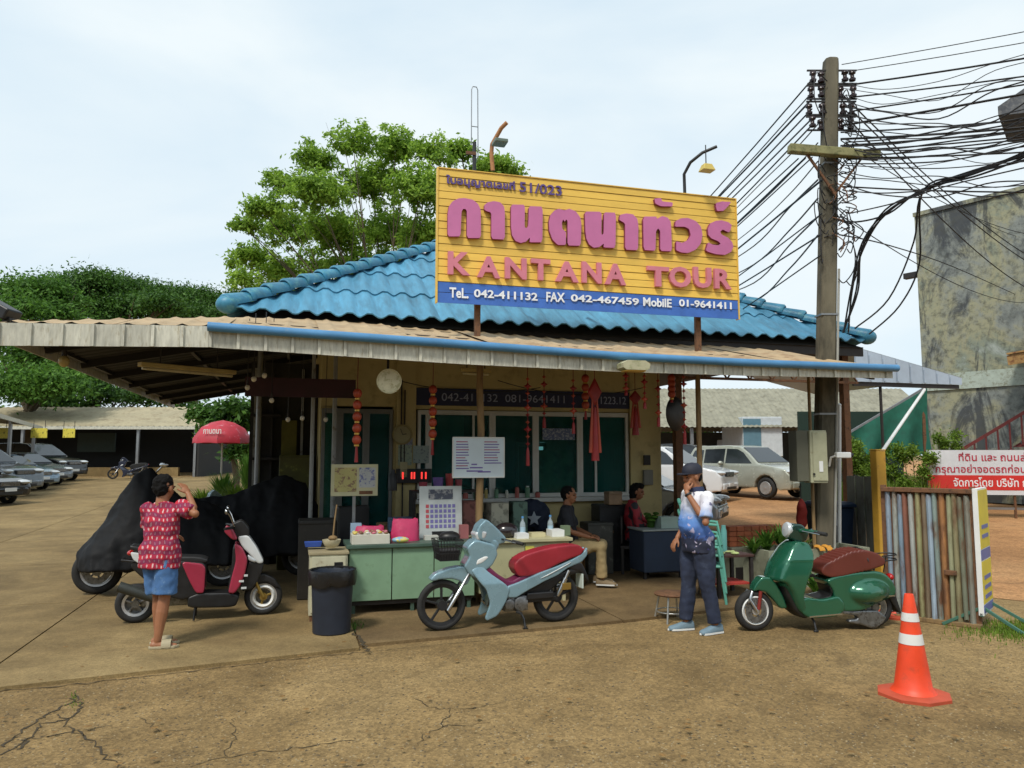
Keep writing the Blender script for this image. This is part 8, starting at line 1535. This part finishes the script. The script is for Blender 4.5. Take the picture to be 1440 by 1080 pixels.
p = VP(962, 272, SV+.1); la = uvthing('sign_lamp', 'black curved lamp arm with gold square lamp above the billboard', 'lamp', p.x, SV+.1, SZ1); P = [VP(x, y, SV+.1) for x, y in ((963, 274), (962, 245), (966, 232), (978, 222), (993, 217))]; mb = MB(); mb.tube([(q.x, SV+.1-(.3*(k-1)/3 if k > 1 else 0), max(q.z, SZ1-.1) if k == 0 else q.z) for k, q in enumerate(P)], .024, 8); mb.build('arm', black, la, 60); q = VP(994, 236, SV-.22); mb = MB(); mb.box((q.x, SV-.22, q.z), (.2, .16, .1), Matrix.Identity(4), .6); mb.build('lamp_head', mat('gold_lamp_head', (.55, .42, .1), .5), la, 0, .008); mb = MB(); mb.cyl((q.x, SV-.2, q.z+.03), (q.x, SV-.2, P[-1].z), .008, n=6); mb.build('stem', black, la, 0)
p = VP(667, 235, SV+1.6); ant = uvthing('antenna_mast', 'thin wire antenna mast standing behind the billboard', 'antenna', p.x, SV+1.6, 4.4); t1 = VP(667, 122, SV+1.6).z; zm = VP(667, 200, SV+1.6).z; v_ = SV+1.6; mb = MB(); mb.cyl((p.x, v_, 4.2), (p.x, v_, zm), .03); mb.build('mast', black, ant, 60); mb = MB(); w_ = .05; mb.tube([(p.x-w_, v_, zm-.05), (p.x-w_, v_, t1-.05), (p.x-.03, v_, t1), (p.x+.03, v_, t1), (p.x+w_, v_, t1-.05), (p.x+w_*1.2, v_, zm-.25)], .008, 6); mb.build('loop', steel, ant, 60)
zz = VP(667, 217, v_).z; mb = MB(); mb.bar((p.x-.14, v_-.03, zz), (p.x+.02, v_-.03, zz), .03, .05); mb.build('cross_stub', rust, ant, 0); mb = MB(); mb.cyl((p.x-w_, v_, (t1+zm)/2-.2), (p.x+w_, v_, (t1+zm)/2-.2), .007, n=6); mb.build('spreader', steel, ant, 0)

# ================================================================ BACK LEFT: PARASOL, POTS
pp = D(313, 610, 20); o = thing('parasol', 'red market parasol with white lettering at the back left', 'parasol', (pp.x, 20, gz(pp.x, 20)+.03)); zc = pp.z-o.location.z; prd = mat('red_parasol_cloth', (.42, .025, .045), .6, var=.15, col2=(.55, .2, .25), thr=(.6, .7), s2=4)
for k in range(8):
    a0, a1 = 2*pi*k/8+.2, 2*pi*(k+1)/8+.2; mb = MB(); rg = []
    for r, z in ((.02, .34), (.3, .28), (.55, .15), (.74, -.12), (.75, -.26)): rg.append([(r*cos(a_)*(1-.05*sin(pi*q)), r*sin(a_)*(1-.05*sin(pi*q)), zc+z+.02*sin(pi*q)) for q, a_ in ((0, a0), (.33, a0+(a1-a0)*.33), (.67, a0+(a1-a0)*.67), (1, a1))])
    mb.loft(rg, False, False); mb.build('canopy_panel', prd, o, 60); mb = MB(); mb.tube([(.02, 0, zc+.3), (.75*cos(a0), .75*sin(a0), zc-.14)], .008, 5); mb.build('rib', steel, o, 0)
mb = MB(); mb.cyl((0, 0, 0), (0, 0, zc+.36), .022); mb.build('pole', alu, o, 60); mb = MB(); mb.lathe([(0, 0), (.25, 0), (.25, .06), (.05, .1), (0, .1)], 18); mb.build('base', concrete, o, 40)
me = fit_text('กานตนา', -.22, .24, zc-.02, zc+.1, -.72, .004, .02); link('lettering', me, white, o, 0)
for k, (px, Yd, n, h, lab) in enumerate(((292, 17.5, 110, .8, 'bright potted bush left under the red parasol'), (335, 17.8, 110, .9, 'bright potted bush right under the red parasol'), (318, 18.6, 90, 1.2, 'taller green bush behind the parasol pole'), (352, 22, 120, 1.7, 'dark shrub by the far end of the side wall'))):
    x = (px-720)/F*Yd; z = gz(x, Yd)+.03; pt_ = plant(lab, 0, 0, 0, n*3, h, grassm if k < 2 else leaf_mid, 40+k, .42); pt_.location = (x, Yd, z+.3); pt_['group'] = 'potted bushes at the back left'; mb = MB(); mb.lathe([(0, -.3), (.14, -.3), (.19, 0), (.17, 0), (.0, -.02)], 16); mb.build('pot', mat('terracotta_pot', (.25, .1, .05), .8), pt_, 40)
x = (300-720)/F*26; tree('small_tree', 'small dark leafy tree behind the red parasol', 330, 27, [(290, 585, 20), (330, 580, 24), (350, 600, 20), (310, 605, 22), (345, 640, 22)], 6000, .12, leaf_dark, 29, .12, .8, .4, .8)
lp = D(12, 435, 9.6); o = thing('roof_junk', 'dark tilted box lying on the left end of the canopy roof', 'box', lp); mb = MB(); mb.box((-.15, 0, -.05), (.5, .3, .16), Matrix.Rotation(.5, 4, 'Y')); mb.build('case', black, o, 0, .02); mb = MB(); mb.box((.02, -.02, -.22), (.1, .1, .2)); mb.build('foot', darksteel, o, 0)

# ================================================================ ACROSS THE STREET (behind the viewer): unseen shophouses added to close off the low sky
shm = [mat('skyblocker_%d' % k, c, .85, var=.12) for k, c in enumerate(((.30, .27, .22), (.22, .24, .26), (.33, .29, .2), (.25, .22, .2)))]
for k in range(9):
    x = -31+k*7.8; h = 6.2+(k*37 % 5)*.5; o = thing('skyblocker', 'shophouse added unseen behind the viewer to close off the low sky, number %s from the left' % ['one', 'two', 'three', 'four', 'five', 'six', 'seven', 'eight', 'nine'][k], 'building', (x, -16, 0), 0, 'unseen houses added to close off the low sky'); mb = MB(); mb.box((0, -4, h/2), (7.6, 8, h)); mb.build('wall', shm[k % 4], o, 0); mb = MB(); mb.box((0, .8, 3.3), (7.4, 1.6, .12)); mb.build('awning', greytin, o, 0); mb = MB(); mb.box((0, .02, 1.4), (6.4, .08, 2.8)); mb.build('shutter', steel, o, 0)
    for j in range(3):
        for s in (4.6,): mb = MB(); mb.box((-2.2+2.2*j, .03, s), (1.3, .08, 1.2)); mb.build('window', cglass, o, 0)

# ================================================================ LOOSE GRIT AND LITTER ON THE GROUND
def scatter(name, n, seed, region, size, m, lab, flat=.5):
    rs = np.random.RandomState(seed); vs = []; fs = []
    for k in range(n):
        p = region(rs); s = size*rs.uniform(.4, 1.5); a = rs.uniform(0, 2*pi); i = len(vs)
        for q in range(5): vs.append((p.x+s*cos(a+q*1.257)*rs.uniform(.7, 1.2), p.y+s*sin(a+q*1.257)*rs.uniform(.7, 1.2), p.z))
        vs.append((p.x, p.y, p.z+s*flat*rs.uniform(.6, 1.3))); fs += [(i+q, i+(q+1) % 5, i+5) for q in range(5)]
    o = MB().add(vs, fs).build(name, m, None, 0, fix=False); struct(o, 'stuff', lab)
def reg2(rs):
    while True:
        p = G(rs.uniform(0, 1440), rs.uniform(896, 1080)); q = toUV(p)
        if q.y < (fv(q.x) if q.x < .62 else float(np.interp(q.x, uq, fq)))-.04: return p
gritm = mat('pale_grit', (.27, .21, .12), .9, var=.4, scale=40); dgrit = mat('dark_grit', (.09, .065, .035), .9, var=.5, scale=40)
scatter('loose_grit', 2200, 5, reg2, .006, gritm, 'pale loose grit on the worn asphalt'); scatter('dark_grit', 2600, 6, reg2, .008, dgrit, 'dark loose grit on the worn asphalt')
scatter('dry_leaves', 160, 7, lambda rs: G(rs.uniform(0, 1440), rs.uniform(900, 1075), .032), .018, mat('dry_leaf', (.20, .11, .03), .8, var=.5, scale=30), 'scattered dry leaf litter on the ground', .15)
bpy.data.scenes.remove(TMP)
